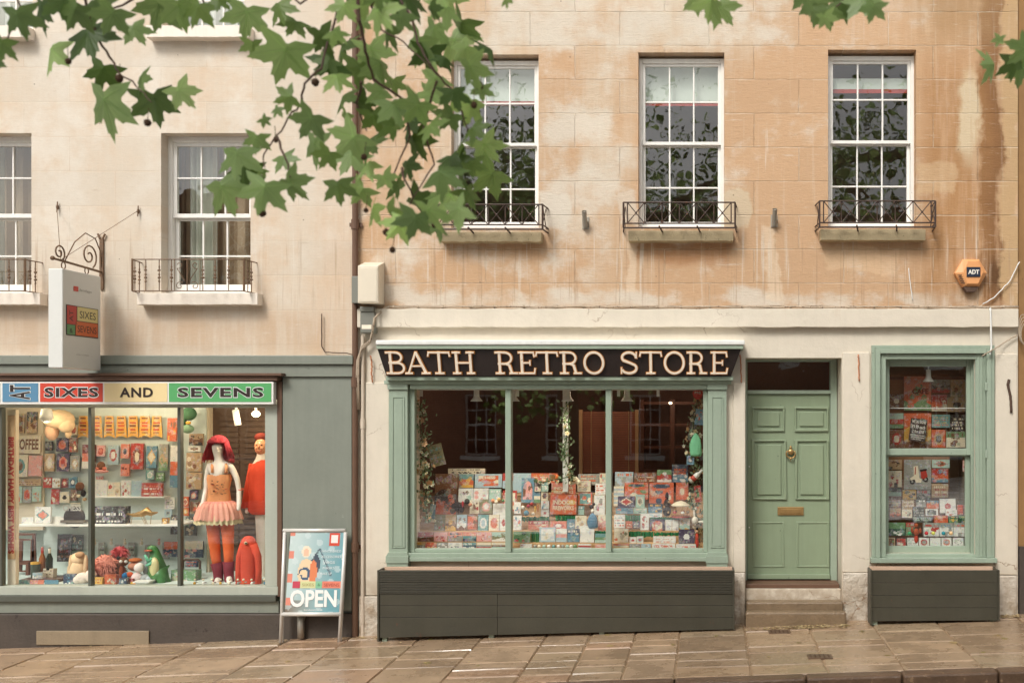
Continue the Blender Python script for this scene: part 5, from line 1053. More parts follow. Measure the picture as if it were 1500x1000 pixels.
# ================================================================== retro store display
B1, B2, B3, B4, B5 = .17, .27, .42, .56, .74
mb = MB()
for (py, d0, d1) in ((795.5, B2 - .04, B3 - .04), (777, B3 - .03, B4 - .04), (757, B4 - .03, B5 - .04), (722, B5 - .03, B5 + .1)):
    p, q = W(601, py, d0), W(1036, py, d0); mb.box(p.x, q.x, d0 , d1, p.z - .03, p.z - .001); mb.box(p.x, q.x, d0 + .01, d0 + .02, fz(812), p.z - .031)
mb.box(W(601, 0, B1).x, W(1036, 0, B1).x, .122, B2 - .05, W(0, 805, B1).z - .02, W(0, 805, B1).z - .001)
tag(mb.build('display_steps', M['palewood'], bevel=.002), 'stepped pale wooden display stand behind the retro store window', 'display stand')
G_C = 'cards and books standing in the retro store window'
IT = [
 ('packed_game', 'long white box printed with small black pictures behind the chess box', 'box', 657, 686, 711, 694.5, B5 + .1, 'cr dk dk', 'text', .05),
 ('board_game', 'blue-green game box with orange corner left of the chess box', 'game box', 670, 694, 694.5, 714, B5, 'te or_ ye', 'scene', .05),
 ('board_game', 'orange game box with blue border reading CHESS', 'game box', 696, 694, 735.5, 714, B5, 'or_ pb cr', 'frame', .05),
 ('board_game', 'blue and red game box half hidden by the left mullion', 'game box', 736.5, 693, 752, 715, B5, 'pb re br', 'half', .05),
 ('toy_box', 'white box with small bird print below the blue-green game box', 'toy box', 672, 715, 693.5, 735, B4 + .06, 'wh mi br', 'blob', .05),
 ('toy_box', 'white box with pink flower sprig below the chess box', 'toy box', 694, 715, 716, 735, B4 + .06, 'wh wh pk', 'blob', .05),
 ('toy_box', 'pale green box with white lid band below the chess box corner', 'toy box', 717, 716, 734, 733, B4 + .06, 'mi mi wh', 'title', .05),
 ('framed_picture', 'red framed picture standing behind the left mullion', 'picture', 736, 718, 757, 748, B4 + .05, 'cr re or_', 'frame', .02),
 ('wooden_cabinet', 'dark brown wooden toy cabinet at the left of the window display', 'cabinet', 638, 694, 670, 753, B4 + .08, 'br dk or_', 'scene', .12),
 ('card', 'small cream card with red and brown dolls', 'card', 688, 732, 702, 752, B4, 'cr br re', 'blob', .01),
 ('card', 'grey-green card with a pink egg', 'card', 703, 731, 721, 752, B4, 'ol pk wh', 'circle', .01),
 ('card', 'blank white card leaning by the left mullion', 'card', 722, 737, 742, 753.5, B4, 'wh wh pb', 'plain', .01),
 ('book', 'olive book with red spot at the left end of the book row', 'book', 636, 753.5, 651.5, 777, B3, 'ol ol re', 'blob', .02),
 ('book', 'tan book with brown figures second in the book row', 'book', 652, 753.5, 668, 777, B3, 'ta br ye', 'scene', .02),
 ('book', 'blue and white picture book third in the book row', 'book', 669, 753.5, 683.5, 777, B3, 'pb wh br', 'scene', .02),
 ('book', 'brown book with an orange animal face', 'book', 684, 753.5, 699.5, 777, B3, 'or_ br cr', 'frame', .02),
 ('book', 'pale teal book with a white circle', 'book', 700, 753.5, 715.5, 777, B3, 'te wh pb', 'circle', .02),
 ('book', 'cream book with a large orange flower', 'book', 716, 753.5, 731.5, 777, B3, 'cr or_ co', 'circle', .02),
 ('book', 'pale pink book with a thin red ribbon', 'book', 732, 753.5, 743.5, 777, B3, 'wh wh re', 'diamond', .02),
 ('greeting_card', 'brown and red greeting card at the left end of the card row', 'card', 612, 779, 635, 792.5, B2, 'br re ta', 'half', .008),
 ('greeting_card', 'pinkish patterned greeting card second in the card row', 'card', 635.5, 779, 655.5, 792.5, B2, 'pk br re', 'blob', .008),
 ('greeting_card', 'greeting card with red top and grey city print', 'card', 656, 779, 677, 792.5, B2, 'gy co db', 'title', .008),
 ('greeting_card', 'greeting card with coral sky above teal mountains', 'card', 677.5, 779, 698, 792.5, B2, 'co te db', 'bands', .008),
 ('greeting_card', 'pink greeting card with red blossom', 'card', 698.5, 779, 720, 792.5, B2, 'pk wh re', 'blob', .008),
 ('greeting_card', 'grey-green greeting card with white birds', 'card', 720.5, 779, 741, 792.5, B2, 'mi ol wh', 'scene', .008),
 ('postcard', 'yellow-green postcard in the left front corner', 'card', 609, 794, 622.5, 803, B1, 'ol ye wh', 'half', .006),
 ('postcard', 'orange postcard in the front row at the left', 'card', 623, 794, 639.5, 803, B1, 'or_ re ye', 'scene', .006),
 ('postcard', 'grey postcard with brown picture in the front row', 'card', 640, 794, 656, 803, B1, 'gy br wh', 'blob', .006),
 ('postcard', 'white postcard with grey drawing in the front row', 'card', 656.5, 794, 677, 803, B1, 'wh gy db', 'blob', .006),
 ('postcard', 'dark teal postcard with white trees in the front row', 'card', 677.5, 794, 697.5, 803, B1, 'te db wh', 'scene', .006),
 ('postcard', 'postcard of a red train in the front row', 'card', 698, 794, 719.5, 803, B1, 'cr gy re', 'bands', .006),
 ('postcard', 'cream postcard with brown strip beside the left mullion', 'card', 720, 794, 741, 803, B1, 'cr br mi', 'bands', .006),
 # middle bay
 ('puzzle_box', 'large pale blue box just right of the left mullion', 'box', 752, 693, 778, 721, B5, 'pb pb or_', 'plain', .05),
 ('board_game', 'long orange game box with cream lettering at the back', 'game box', 778.5, 693, 817, 707, B5, 'or_ ye cr', 'text', .05),
 ('board_game', 'grey game box with orange lettering right of the garland post', 'game box', 847, 694, 877.5, 710, B5, 'gy or_ cr', 'text', .05),
 ('board_game', 'cream box with a red letter beside the right mullion', 'game box', 878, 693, 888, 712, B5, 'cr mi re', 'blob', .05),
 ('toy_box', 'blue box with an arched picture window', 'toy box', 764, 700, 783, 736, B5 - .05, 'bl pk br', 'arch', .06),
 ('tin', 'small cream tin with a red and black label beside the arched box', 'tin', 783.5, 705, 792.5, 719.5, B4 + .04, 'cr dk re', 'half', .04),
 ('tin', 'small green tin with white label in the stacked tin column', 'tin', 793.5, 706, 803.5, 719.5, B4 + .04, 'mi te wh', 'title', .04),
 ('tin', 'cream tin with a dark round badge second in the tin column', 'tin', 793, 720, 803, 732.5, B4 + .04, 'cr br dk', 'circle', .04),
 ('tin', 'blue and green scene tin beside the arched box', 'tin', 782.5, 720, 792, 736, B4 + .04, 'bl cr gr', 'bands', .04),
 ('tin', 'white tin with blue spots third in the tin column', 'tin', 792.5, 733, 804.5, 745, B4, 'wh bl or_', 'blob', .04),
 ('tin', 'white tin with a red square lowest in the tin column', 'tin', 792.5, 745.5, 804.5, 756.5, B4, 'wh wh re', 'circle', .04),
 ('toy_box', 'white card of a tiny red toy left of the green foil ledge', 'toy box', 753, 735, 763, 752, B4, 'wh pk bl', 'blob', .03),
 ('firework_box', 'upper orange box reading INDOOR FIREWORKS', 'box', 808, 707, 843.5, 724, B4 + .03, 'or_ co ye', 'half', .05),
 ('firework_box', 'lower and larger orange box reading INDOOR FIREWORKS', 'box', 806, 724.5, 845, 753, B4 - .03, 'or_ re ye', 'blob', .05),
 ('toy_box', 'cream and blue picture box right of the firework boxes', 'toy box', 846, 704, 865.5, 720, B5 - .06, 'cr db ta', 'blob', .05),
 ('toy_box', 'orange and teal box below the cream and blue picture box', 'toy box', 847, 721, 868, 739, B4 + .02, 'te or_ cr', 'frame', .05),
 ('jar', 'small mint jar beside the lower firework box', 'jar', 846.5, 741, 856, 754, B4, 'mi te wh', 'title', .04),
 ('tea_towel', 'white folded tea towel with red writing, upper of the pair by the right mullion', 'towel', 872, 708, 887, 724, B4 + .04, 'wh co pk', 'text', .02),
 ('tea_towel', 'long white printed towel with red characters by the right mullion', 'towel', 870, 725, 886, 754, B4 - .02, 'wh re gy', 'blob', .02),
 ('toy_box', 'white box with coloured dots left of the red book', 'toy box', 752, 754.5, 764, 776, B3, 'wh co bl', 'blob', .03),
 ('book', 'wide red-pink book with pale title under the green foil', 'book', 774, 762.5, 803.5, 775, B3, 'co re cr', 'title', .02),
 ('book', 'coral book with a white animal right of the wide red book', 'book', 806, 763, 830, 776, B3, 'co re wh', 'circle', .02),
 ('card', 'blue card with a grey character standing by the coral book', 'card', 830.5, 760, 842, 776, B3, 'bl gy wh', 'blob', .01),
 ('card', 'tan card showing two dogs', 'card', 842.5, 755, 859, 776, B3, 'cr dk ta', 'blob', .01),
 ('card', 'cream and pink card beside the right mullion', 'card', 876, 753.5, 887.5, 776.5, B3 - .02, 'cr pk or_', 'scene', .01),
 ('toy_box', 'green box with red flowers in the lower corner by the left mullion', 'toy box', 752, 778, 777, 794, B2, 'gr dg re', 'blob', .04),
 ('picture_frame', 'white square box with blue border and round cream picture', 'picture', 790, 772, 814, 793.5, B2, 'wh pb cr', 'frame', .02),
 ('book', 'pastel book with pink and blue waves', 'book', 814.5, 774, 830.5, 793.5, B2, 'wh pk pb', 'bands', .02),
 ('book', 'slate blue book with a star', 'book', 831, 774, 849, 793.5, B2, 'bl db cr', 'title', .02),
 ('book', 'large pale grey-blue book with a pastel patch', 'book', 849.5, 770, 870.5, 794, B2, 'wh pb pk', 'plain', .02),
 ('toy_box', 'teal box with green top beside the right mullion', 'toy box', 871.5, 781, 888, 794.5, B2, 'te gr mi', 'bands', .04),
 ('toy_box', 'long white box with red toadstools in the front row', 'toy box', 762, 796, 779.5, 803.5, B1, 'wh wh re', 'blob', .03),
 ('toy_box', 'red and white candy box in the front row near the right mullion', 'toy box', 847, 796, 866, 803.5, B1, 'wh re pb', 'bands', .03),
 ('toy_box', 'peach soap box in the front row against the right mullion', 'toy box', 872, 797, 888, 803.5, B1, 'pk wh co', 'blob', .03),
 # right bay
 ('board_game', 'grey box with orange lettering just right of the right mullion', 'game box', 901, 691, 928, 712, B5, 'gy pb or_', 'title', .05),
 ('jigsaw_box', 'orange-brown box with dense cream pattern at the back', 'game box', 929, 692, 962, 707, B5, 'br or_ cr', 'text', .05),
 ('board_game', 'green box with a dark red label at the back', 'game box', 962.5, 688, 984, 706, B5, 'gr re wh', 'scene', .05),
 ('hopper_box', 'tall blue box reading SPACE HOPPER in orange', 'game box', 984.5, 680, 1008, 706, B5 + .02, 'bl db wh', 'half', .05),
 ('toy_box', 'orange box with a bouncing toy face below the blue space box', 'toy box', 990, 706.5, 1008.5, 732, B5 - .05, 'or_ co cr', 'circle', .05),
 ('tool_set_box', 'orange toolkit box with dark oval badge, left of two', 'game box', 915, 706.5, 950, 731, B5 - .06, 'or_ cr gr', 'oval', .05),
 ('tool_set_box', 'orange toolkit box with dark oval badge, right and larger of two', 'game box', 951, 706.5, 987, 737, B5 - .07, 'or_ cr db', 'oval', .05),
 ('toy_box', 'tall pale blue striped box tucked behind the right mullion', 'toy box', 899, 712, 914, 741, B5 - .07, 'pb cr or_', 'stripe', .04),
 ('magic_box', 'dark box with a red diamond label', 'game box', 905, 726.5, 930, 743, B4, 'pu cr re', 'diamond', .04),
 ('toy_box', 'pale green box with a brown round picture', 'toy box', 931, 724, 944.5, 743, B4, 'mi cr br', 'circle', .03),
 ('toy_box', 'blue box with small orange figures under the diamond box', 'toy box', 902, 743.5, 927.5, 752, B4 - .04, 'bl db or_', 'blob', .03),
 ('toy_box', 'mint box with dark print under the round picture box', 'toy box', 928, 743.5, 948, 752, B4 - .04, 'mi gd cr', 'blob', .03),
 ('toy_box', 'blue box with yellow lettering left of the dark tree ornament', 'toy box', 949.5, 737.5, 970, 751, B4 - .02, 'bl db ye', 'title', .03),
 ('toy_box', 'flat white box with red spot below the blue and yellow box', 'toy box', 949.5, 751.5, 970, 757.5, B4 - .06, 'wh pb re', 'blob', .03),
 ('book', 'white book with orange lettering right of the right mullion', 'book', 899.5, 753.5, 915.5, 773, B3, 'wh bl or_', 'text', .02),
 ('toy_box', 'small orange box under the green foil', 'toy box', 917, 763, 926.5, 773.5, B3, 'or_ re cr', 'text', .03),
 ('toy_box', 'small mauve-brown box under the green foil', 'toy box', 927, 763, 937, 773.5, B3, 'pu br cr', 'text', .03),
 ('card', 'white card with tiny grey shapes and a red patch', 'card', 938, 752, 950.5, 776, B3, 'wh gy re', 'blob', .01),
 ('toy_box', 'orange box with a large cream arch', 'toy box', 951.5, 760, 974, 779.5, B3, 'pu or_ cr', 'arch', .04),
 ('card_pack', 'white card with a pencil sketch, left of two in its row', 'card', 974.5, 761, 984, 779, B3, 'wh gy wh', 'blob', .01),
 ('card_pack', 'white card with a pencil sketch, right of two in its row', 'card', 984.5, 761, 994, 779, B3, 'wh wh gy', 'blob', .01),
 ('card', 'cream and green card behind the white bird toy', 'card', 995, 759, 1010.5, 779, B3, 'cr mi ye', 'scene', .01),
 ('book', 'cream-green book with an orange dancer in the lower row', 'book', 899.5, 774, 920.5, 794, B2, 'cr ol or_', 'blob', .02),
 ('tag_card', 'white tag with a red letter, left of the small pair', 'card', 922, 786, 932, 795, B2, 'wh wh re', 'circle', .01),
 ('tag_card', 'white tag with a red letter, right of the small pair', 'card', 932.5, 785, 942.5, 795, B2, 'wh pb re', 'circle', .01),
 ('toy_box', 'white box with blue edge and orange print in the lower row', 'toy box', 957, 785, 990, 795, B2, 'wh bl or_', 'text', .03),
 ('book', 'dark purple book with white title in the lower right', 'book', 994, 775, 1017.5, 796, B2 - .03, 'pu pu wh', 'circle', .02),
 ('toy_box', 'flat orange and white box in the front row by the right mullion', 'toy box', 898.5, 796, 921, 803.5, B1, 'or_ cr ye', 'bands', .03),
 ('toy_box', 'clear box of grey trinkets in the front row', 'toy box', 922, 796, 938, 804, B1, 'gy wh mi', 'blob', .03),
 ('toy_box', 'clear box of white trinkets in the front row', 'toy box', 939, 796, 953.5, 804, B1, 'pb wh gy', 'blob', .03),
 ('toy_box', 'long white box with peach print in the front row', 'toy box', 955, 796, 989, 804.5, B1, 'wh pk or_', 'text', .03),
 ('toy_box', 'flat pinkish white box at the right end of the front row', 'toy box', 990, 796.5, 1019.5, 805, B1, 'wh pk co', 'blob', .03)]
TX = {'orange game box with blue border reading CHESS': dict(text='CHESS', tv=(.6, .86), tu=(.25, .75), tcol='cr'),
      'upper orange box reading INDOOR FIREWORKS': dict(text=['INDOOR', 'FIREWORKS'], tv=(.02, .72), tcol='cr'),
      'lower and larger orange box reading INDOOR FIREWORKS': dict(text=['INDOOR', 'FIREWORKS'], tv=(.18, .76), tcol='cr'),
      'tall blue box reading SPACE HOPPER in orange': dict(text=['SPACE', 'HOPPER'], tv=(.4, .78), tcol='or_'),
      'dark purple book with white title in the lower right': dict(text='JUNE LIM', tv=(.72, .86), tcol='wh')}
TX.pop('dark purple book with white title in the lower right')
for nm, lb, ct, x0, y0, x1, y1, dp, pal, st, th in IT: item(nm, lb, ct, x0, y0, x1, y1, dp, pal.split(), st, th, **TX.get(lb, {}))
# green foil along the ledges
def foil(px0, px1, py0, py1, dep, label):
    mb = MB(); p = W(px0, py1, dep); q = W(px1, py0, dep); r = random.Random(int(px0)); n = int((q.x - p.x) / .012)
    for i in range(n):
        a = p.x + (q.x - p.x) * i / n; b = p.x + (q.x - p.x) * (i + 1) / n; z0, z1 = p.z + r.uniform(-.012, .004), q.z + r.uniform(-.006, .006); y = dep + r.uniform(-.012, .012); y2 = dep + r.uniform(-.012, .012)
        mb.quad((a, y, z0), (b, y2, z0 + .004), (b, y2 - .006, z1), (a, y - .006, z1), lerp3(S(20, 104, 66), S(44, 150, 96), r.random()))
    tag(mb.build('foil_strip', M['foil']), label, 'foil strip', 'crinkled green foil strips on the display ledges')
M['foil'] = colmat('green_foil', .22, .1, 1, coat=.5)
foil(764, 805, 756.5, 763, B4 - .09, 'crinkled green foil left of the firework boxes'); foil(814, 843, 755, 762.5, B4 - .09, 'crinkled green foil under the lower firework box'); foil(916, 938, 754, 762.5, B4 - .09, 'crinkled green foil above the small orange box'); foil(952, 1011, 757, 761, B4 - .09, 'thin green foil edge under the dark tree ornament')
foil(778, 791, 778, 794, B3 - .09, 'green foil patch right of the box with red flowers'); foil(921, 957, 778, 786, B3 - .09, 'green foil above the two small letter tags'); foil(870, 888, 777, 782, B3 - .09, 'green foil above the teal box'); foil(958, 995, 779.5, 784, B3 - .09, 'green foil above the long white box'); foil(610, 1034, 803.5, 806, B1 - .02, 'long green foil edging at the foot of the retro store display')
# glass ornaments
def ornament(px, py, dep, r, col, label, grp):
    t = thing('glass_bauble', label, 'bauble', W(px, py + r * PM, dep), grp); c = W(px, py, dep); mb = MB(); mb.blob(c, r, col, u=14, w=10); mb.build('ball', M['gloss'], t, smooth=True)
    mb = MB(); mb.tube([c + Vector((0, 0, r * .9)), c + Vector((0, 0, r * 1.2))], r * .25, 8); sub(mb, 'cap', 'brass', t)
for px, c_ in ((784, 'gy'), (790, 'cr'), (797, 'mi'), (804, 'wh'), (811, 'te'), (818, 'wh'), (824.5, 'gy'), (831, 'mi'), (837, 'wh'), (842.5, 'gr')): ornament(px, 800, B1 + rr.uniform(-.01, .02), .021, C[c_], 'small pale glass bauble in the front row of the middle bay', 'small glass baubles along the front of the display')
for px, cc, nm in ((1332, S(60, 140, 90), 'green'), (1357, S(170, 40, 46), 'red'), (1367, S(190, 190, 90), 'small yellow-green'), (1382, S(30, 130, 140), 'teal'), (1393, S(222, 180, 130), 'gold')): ornament(px, 780.5, .18, .021, cc, nm + ' shiny bauble on the ledge of the right-hand side window', 'baubles on the side window ledge')
# lamps
def bell_lamp(px, py, dep, label, grp, rod=6, k=1.0, e=16):
    ld = bpy.data.lights.new('lamp_and_fill_light', 'SPOT'); ld.energy = e; ld.color = (1, .86, .68); ld.shadow_soft_size = .04; ld.spot_size = R(110); ld.spot_blend = .8; lo_ = bpy.data.objects.new('lamp_and_fill_light', ld); COL.objects.link(lo_); lo_.location = W(px, py, dep) + Vector((0, 0, -.07)); lo_.rotation_euler = (R(12), 0, 0)
    t = thing('spot_lamp', label, 'lamp', W(px, py, dep), grp); c = W(px, py, dep); mb = MB()
    mb.lathe(c, [(.0, .075 * k), (.028 * k, .075 * k), (.030 * k, .0), (.034 * k, -.02 * k), (.062 * k, -.055 * k), (.066 * k, -.062 * k), (.058 * k, -.058 * k), (.028 * k, -.02 * k), (.0, .02 * k)], 18); sub(mb, 'lamp_shade', 'lampwhite', t, smooth=True)
    mb = MB(); mb.tube([c + Vector((0, 0, .074 * k)), c + Vector((0, 0, .074 * k + rod / PM))], .008, 6); sub(mb, 'stem', 'lampwhite', t)
for px, l in ((698, 'white bell spot lamp in the left bay of the retro store window'), (752, 'white bell spot lamp behind the left mullion'), (831.5, 'white bell spot lamp right of centre in the middle bay'), (918.5, 'white bell spot lamp in the right bay of the retro store window')): bell_lamp(px, 579, .24, l, 'bell spot lamps along the shop window', 3)
bell_lamp(1360, 551, .26, 'white bell spot lamp at the top of the right-hand side window', 'side window lamp', 8, .95, e=3)
mb = MB(); p, q = W(607, 567, .22), W(1036, 571.5, .22); mb.box(p.x, q.x, .2, .23, q.z, p.z)
for px in (617, 758, 906, 964): c = W(px, 575, .2); mb.box(c.x - .015, c.x + .015, .195, .21, c.z - .04, c.z + .03)
tag(mb.build('lighting_track', M['lampwhite']), 'white lighting track along the top of the retro store window', 'lighting track')
# interior fittings of the retro store
t = thing('wooden_blind', 'red-brown slatted wooden blind hanging behind the centre of the retro store window', 'blind', W(892, 692, 1.7))
mb = MB(); p, q = W(853, 692, 1.7), W(931, 602, 1.7); n = 26
for k in range(n): z = p.z + (q.z - p.z) * k / n; mb.box(p.x, q.x, 1.70, 1.725, z, z + (q.z - p.z) / n * .8)
sub(mb, 'slats', paint('reddish_wood_slats', S(150, 84, 54), .5, .2, 9, .2), t)
for px in (866, 921): mb = MB(); a = W(px, 692, 1.69); b = W(px, 602, 1.69); mb.tube([a, b], .005, 4); sub(mb, 'cord', 'palewood', t)
for px in (851, 933): 
    a, b = W(px, 735, 1.65), W(px, 600, 1.65); mb = MB(); mb.box(a.x - .02, a.x + .02, 1.62, 1.68, a.z, b.z); sub(mb, 'side_post', 'palewood', t)
a, b = W(828, 720, .5), W(828, 560, .5); mb = MB(); mb.box(a.x - .028, a.x + .028, .5, .56, a.z, b.z); tag(mb.build('support_post', M['leadwhite']), 'slender cream post wrapped by the middle flower garland', 'post')
t = thing('shop_shelf', 'dark shelf unit with an arched top deep inside the retro store', 'shelf', W(975, 700, 3.2)); mb = MB()
for px in (940, 985, 1030): a, b = W(px, 715, 3.2), W(px, 585, 3.2); mb.box(a.x - .03, a.x + .03, 3.2, 3.5, a.z, b.z)
sub(mb, 'uprights', 'brownwood', t); mb = MB()
for py in (590, 622, 655, 690): a, b = W(940, py, 3.2), W(1030, py, 3.2); mb.box(a.x, b.x, 3.22, 3.48, a.z - .02, a.z + .02)
sub(mb, 'shelves', 'brownwood', t)
mb = MB(); mb.blob(W(982, 590, 2.8), (.02, .02, .015)); tag(mb.build('wall_light', M['bulb']), 'tiny lit lamp glowing deep inside the retro store', 'light')
ld = bpy.data.lights.new('lamp_and_fill_light', 'POINT'); ld.energy = 4; ld.color = (1, .7, .5); ld.shadow_soft_size = .1; o = bpy.data.objects.new('lamp_and_fill_light', ld); COL.objects.link(o); o.location = W(982, 580, 2.6)
ld = bpy.data.lights.new('lamp_and_fill_light', 'POINT'); ld.energy = 5; ld.color = (1, .72, .5); ld.shadow_soft_size = .1; o = bpy.data.objects.new('lamp_and_fill_light', ld); COL.objects.link(o); o.location = W(870, 566, 1.0)  # added fill light that brightens the wooden blind; no lamp hangs here
# garlands
def garland(pts, dep, width, n, label, seed, flowers=.22, tone=0):
    r = random.Random(seed); t = thing('flower_garland', label, 'garland', W(*pts[-1], dep)); mb = MB()
    P = [W(a, b, dep) for a, b in pts]; mb.tube([p + Vector((r.uniform(-.01, .01), 0, 0)) for p in P], .006, 5, S(70, 84, 52)); mb.build('vine', M['plush'], t)
    lf = MB(); fl = MB()
    for i in range(n):
        u = r.random() * (len(P) - 1); k = int(u); c = P[k].lerp(P[k + 1], u - k) + Vector((r.gauss(0, width * .5), r.uniform(-.05, .06), r.gauss(0, .02)))
        e = Euler((r.uniform(-1, 1), r.uniform(-1, 1), r.uniform(0, 6.3))).to_matrix()
        if r.random() < flowers:
            col = r.choice((S(228, 222, 198), S(226, 214, 176), S(214, 170, 130), S(220, 214, 190))); s_ = r.uniform(.018, .034)
            for j in range(5): a = j * 1.257; d = e @ Vector((math.cos(a), 0, math.sin(a))) * s_; n2 = e @ Vector((math.cos(a + 1), 0, math.sin(a + 1))) * s_ * .7; n3 = e @ Vector((math.cos(a - 1), 0, math.sin(a - 1))) * s_ * .7; fl.add([c, c + n3, c + d * 1.2, c + n2], [(0, 1, 2, 3)], col)
            fl.blob(c, .006, S(206, 160, 70), u=6, w=4)
        else:
            s_ = r.uniform(.024, .046); col = lerp3(lerp3(S(74, 104, 66), S(168, 196, 156), r.random()), S(92, 70, 50), tone * r.random()); v = [Vector((0, 0, 0)), Vector((.35, .06, .5)), Vector((0, .0, 1.3)), Vector((-.35, .06, .5))]
            lf.add([c + (e @ q) * s_ for q in v], [(0, 1, 2, 3)], col)
    lf.build('leaves', M['leaf'], t); fl.build('flowers', M['cloth'], t)
garland([(617, 590), (614, 620), (622, 650), (618, 680), (627, 700), (622, 735), (628, 765)], .16, .085, 330, 'trailing garland of ivy and cream flowers down the left side of the retro store window', 1)
garland([(835, 585), (824, 610), (832, 640), (826, 665), (834, 690), (838, 705)], .42, .06, 170, 'flower garland wound round the cream post in the middle bay', 2, .1, .3)
garland([(834, 698), (812, 702), (796, 706), (788, 706)], .42, .035, 40, 'short garland sprig reaching left from the cream post', 5)
garland([(1022, 585), (1016, 620), (1012, 660), (1024, 690), (1010, 725), (1022, 760), (1026, 795)], .28, .09, 380, 'dark leafy garland with cream flowers down the right side of the retro store window', 3, .2, .5)
# hanging toys on the right
def hang(name, label, cat, fn):
    t = tag(fn().build(name, M['cloth'], smooth=True), label, cat); return t
def bag(px0, px1, py0, py1, dep, col):
    mb = MB(); n = 10; prof = []; c = W((px0 + px1) / 2, 0, dep).x; w = (px1 - px0) / PM / 2; z0, z1 = W(0, py1, dep).z, W(0, py0, dep).z
    rings = [(0, .9), (.12, 1), (.45, 1), (.72, .8), (.88, .5), (1, .12)]; vs = []; k = 14
    for t_, q in rings:
        for i in range(k): a = 2 * math.pi * i / k; j = 1 + .06 * math.sin(i * 5 + t_ * 9); vs.append((c + w * q * math.cos(a) * j, dep + .035 * q * math.sin(a), z0 + (z1 - z0) * t_))
    fs = [(r_ * k + i, r_ * k + (i + 1) % k, (r_ + 1) * k + (i + 1) % k, (r_ + 1) * k + i) for r_ in range(5) for i in range(k)] + [tuple(range(k))[::-1]]
    return mb.add(vs, fs, col)
hang('drawstring_bag', 'bright mint-green drawstring bag hanging in the right garland', 'bag', lambda: bag(1010, 1028, 634, 668, .24, S(126, 196, 150)))
hang('drawstring_bag', 'slate blue drawstring bag standing left of the right mullion', 'bag', lambda: bag(860, 876, 751, 773, .3, S(84, 122, 146)))
item('shopping_bag', 'bright blue square bag hanging near the top of the right garland', 'bag', 1017, 599, 1033, 622, .26, 'bl bl or_'.split(), 'blob', .02, tilt=0, roll=6)
item('folded_umbrella', 'grey-green folded cloth hanging left of the bright blue bag', 'cloth', 1006, 602, 1016, 645, .3, 'gd ol cr'.split(), 'plain', .03, tilt=0, roll=12)
mb = MB(); c = W(1022, 576, .2); pk_ = [(c.x + .058 * math.cos(a) * (1 if math.sin(a) > 0 else .9), c.z + (.035 if math.sin(a) > 0 else .065) * math.sin(a)) for a in [i * math.pi / 10 for i in range(20)]]
mb.prism(pk_, .195, .205, S(190, 44, 36)); o = tag(mb.build('pick_sign', M['gloss']), 'red plectrum-shaped sign reading PRS at the top right of the window', 'sign'); mb = MB(); put_text(mb, 'PRS', (c.x - .032, .1935, c.z - .005), (1, 0, 0), (0, 0, 1), .064, .026, S(230, 214, 200), .03); mb.build('lettering', M['signprint'], o)
item('toy_camera', 'small blue toy camera hanging in the right garland', 'toy', 1006, 667, 1017, 680, .26, 'bl db cr'.split(), 'circle', .04, tilt=0)
mb = MB(); a, b = W(1011, 705, .24), W(1029, 688, .24); mb.tube([a, a.lerp(b, .6), a.lerp(b, .75), b], [.03, .03, .014, .013], 12, S(220, 216, 204)); mb.tube([a.lerp(b, .15), a.lerp(b, .4)], .0312, 12, S(188, 70, 50)); tag(mb.build('toy_bottle', M['gloss'], smooth=True), 'tilted white toy bottle with a red label in the right garland', 'toy')
item('hanging_card', 'narrow red hanging card with a green figure', 'card', 1018.5, 711, 1028.5, 735, .26, 're co gr'.split(), 'circle', .01, tilt=0, roll=-6)
item('hanging_card', 'narrow bright blue card hanging in the left garland', 'card', 628, 738, 636.5, 761, .28, 'bl pb wh'.split(), 'title', .01, tilt=0, roll=6)
item('hanging_card', 'pale wooden tag hanging below the left garland', 'card', 621.5, 743, 626, 766, .28, 'ta br cr'.split(), 'plain', .01, tilt=0, roll=8)
item('hanging_print', 'grey-green map print hanging tilted above the left garland', 'print', 632, 650, 654, 682, .5, 'ol te gd'.split(), 'text', .01, tilt=0, roll=-14)
# figures in the display
def figure(name, label, cat, parts, mat='plush'):
    mb = MB()
    for (px, py, dep, r, col) in parts: mb.blob(W(px, py, dep), r, col, u=12, w=8)
    return tag(mb.build(name, M[mat], smooth=True), label, cat)
WB = S(222, 214, 196)
figure('bird_toy', 'white long-necked bird toy at the lower right of the retro store display', 'toy', [(1018, 762, .25, (.035, .05, .045), WB), (1017, 752, .25, (.012, .014, .05), WB), (1019, 745, .25, (.016, .02, .016), WB), (1022, 743, .25, (.01, .01, .012), S(214, 110, 70)), (1027, 764, .25, (.04, .02, .015), WB)])
figure('toy_guardsman', 'thin red toy figure at the lower right corner', 'toy', [(1021, 795, .2, (.02, .02, .05), S(190, 62, 44)), (1021, 786, .2, (.018, .018, .04), S(200, 80, 60)), (1021, 778, .2, (.014, .014, .016), S(224, 180, 150)), (1021, 774, .2, (.012, .012, .018), C['dk'])])
figure('tree_ornament', 'dark tree-shaped ornament with tiny toys left of the carousel', 'ornament', [(977, 748, .45, (.045, .04, .06), C['dk']), (977, 737, .45, (.035, .03, .05), S(60, 44, 36)), (977, 727, .45, (.02, .02, .05), C['dk']), (973, 742, .41, (.012, .01, .012), C['ta']), (980, 735, .41, (.012, .01, .012), C['ta']), (975, 730, .42, (.01, .01, .01), C['re']), (979, 750, .41, (.012, .01, .012), C['ta'])])
t = thing('toy_carousel', 'wooden toy carousel with pale scalloped roof', 'toy', W(997, 757, .46)); c = W(997, 757, .46); mb = MB(); mb.lathe(c, [(0, 0), (.1, 0), (.1, .015), (0, .015)], 20, col=S(170, 70, 56)); mb.build('base', M['gloss'], t)
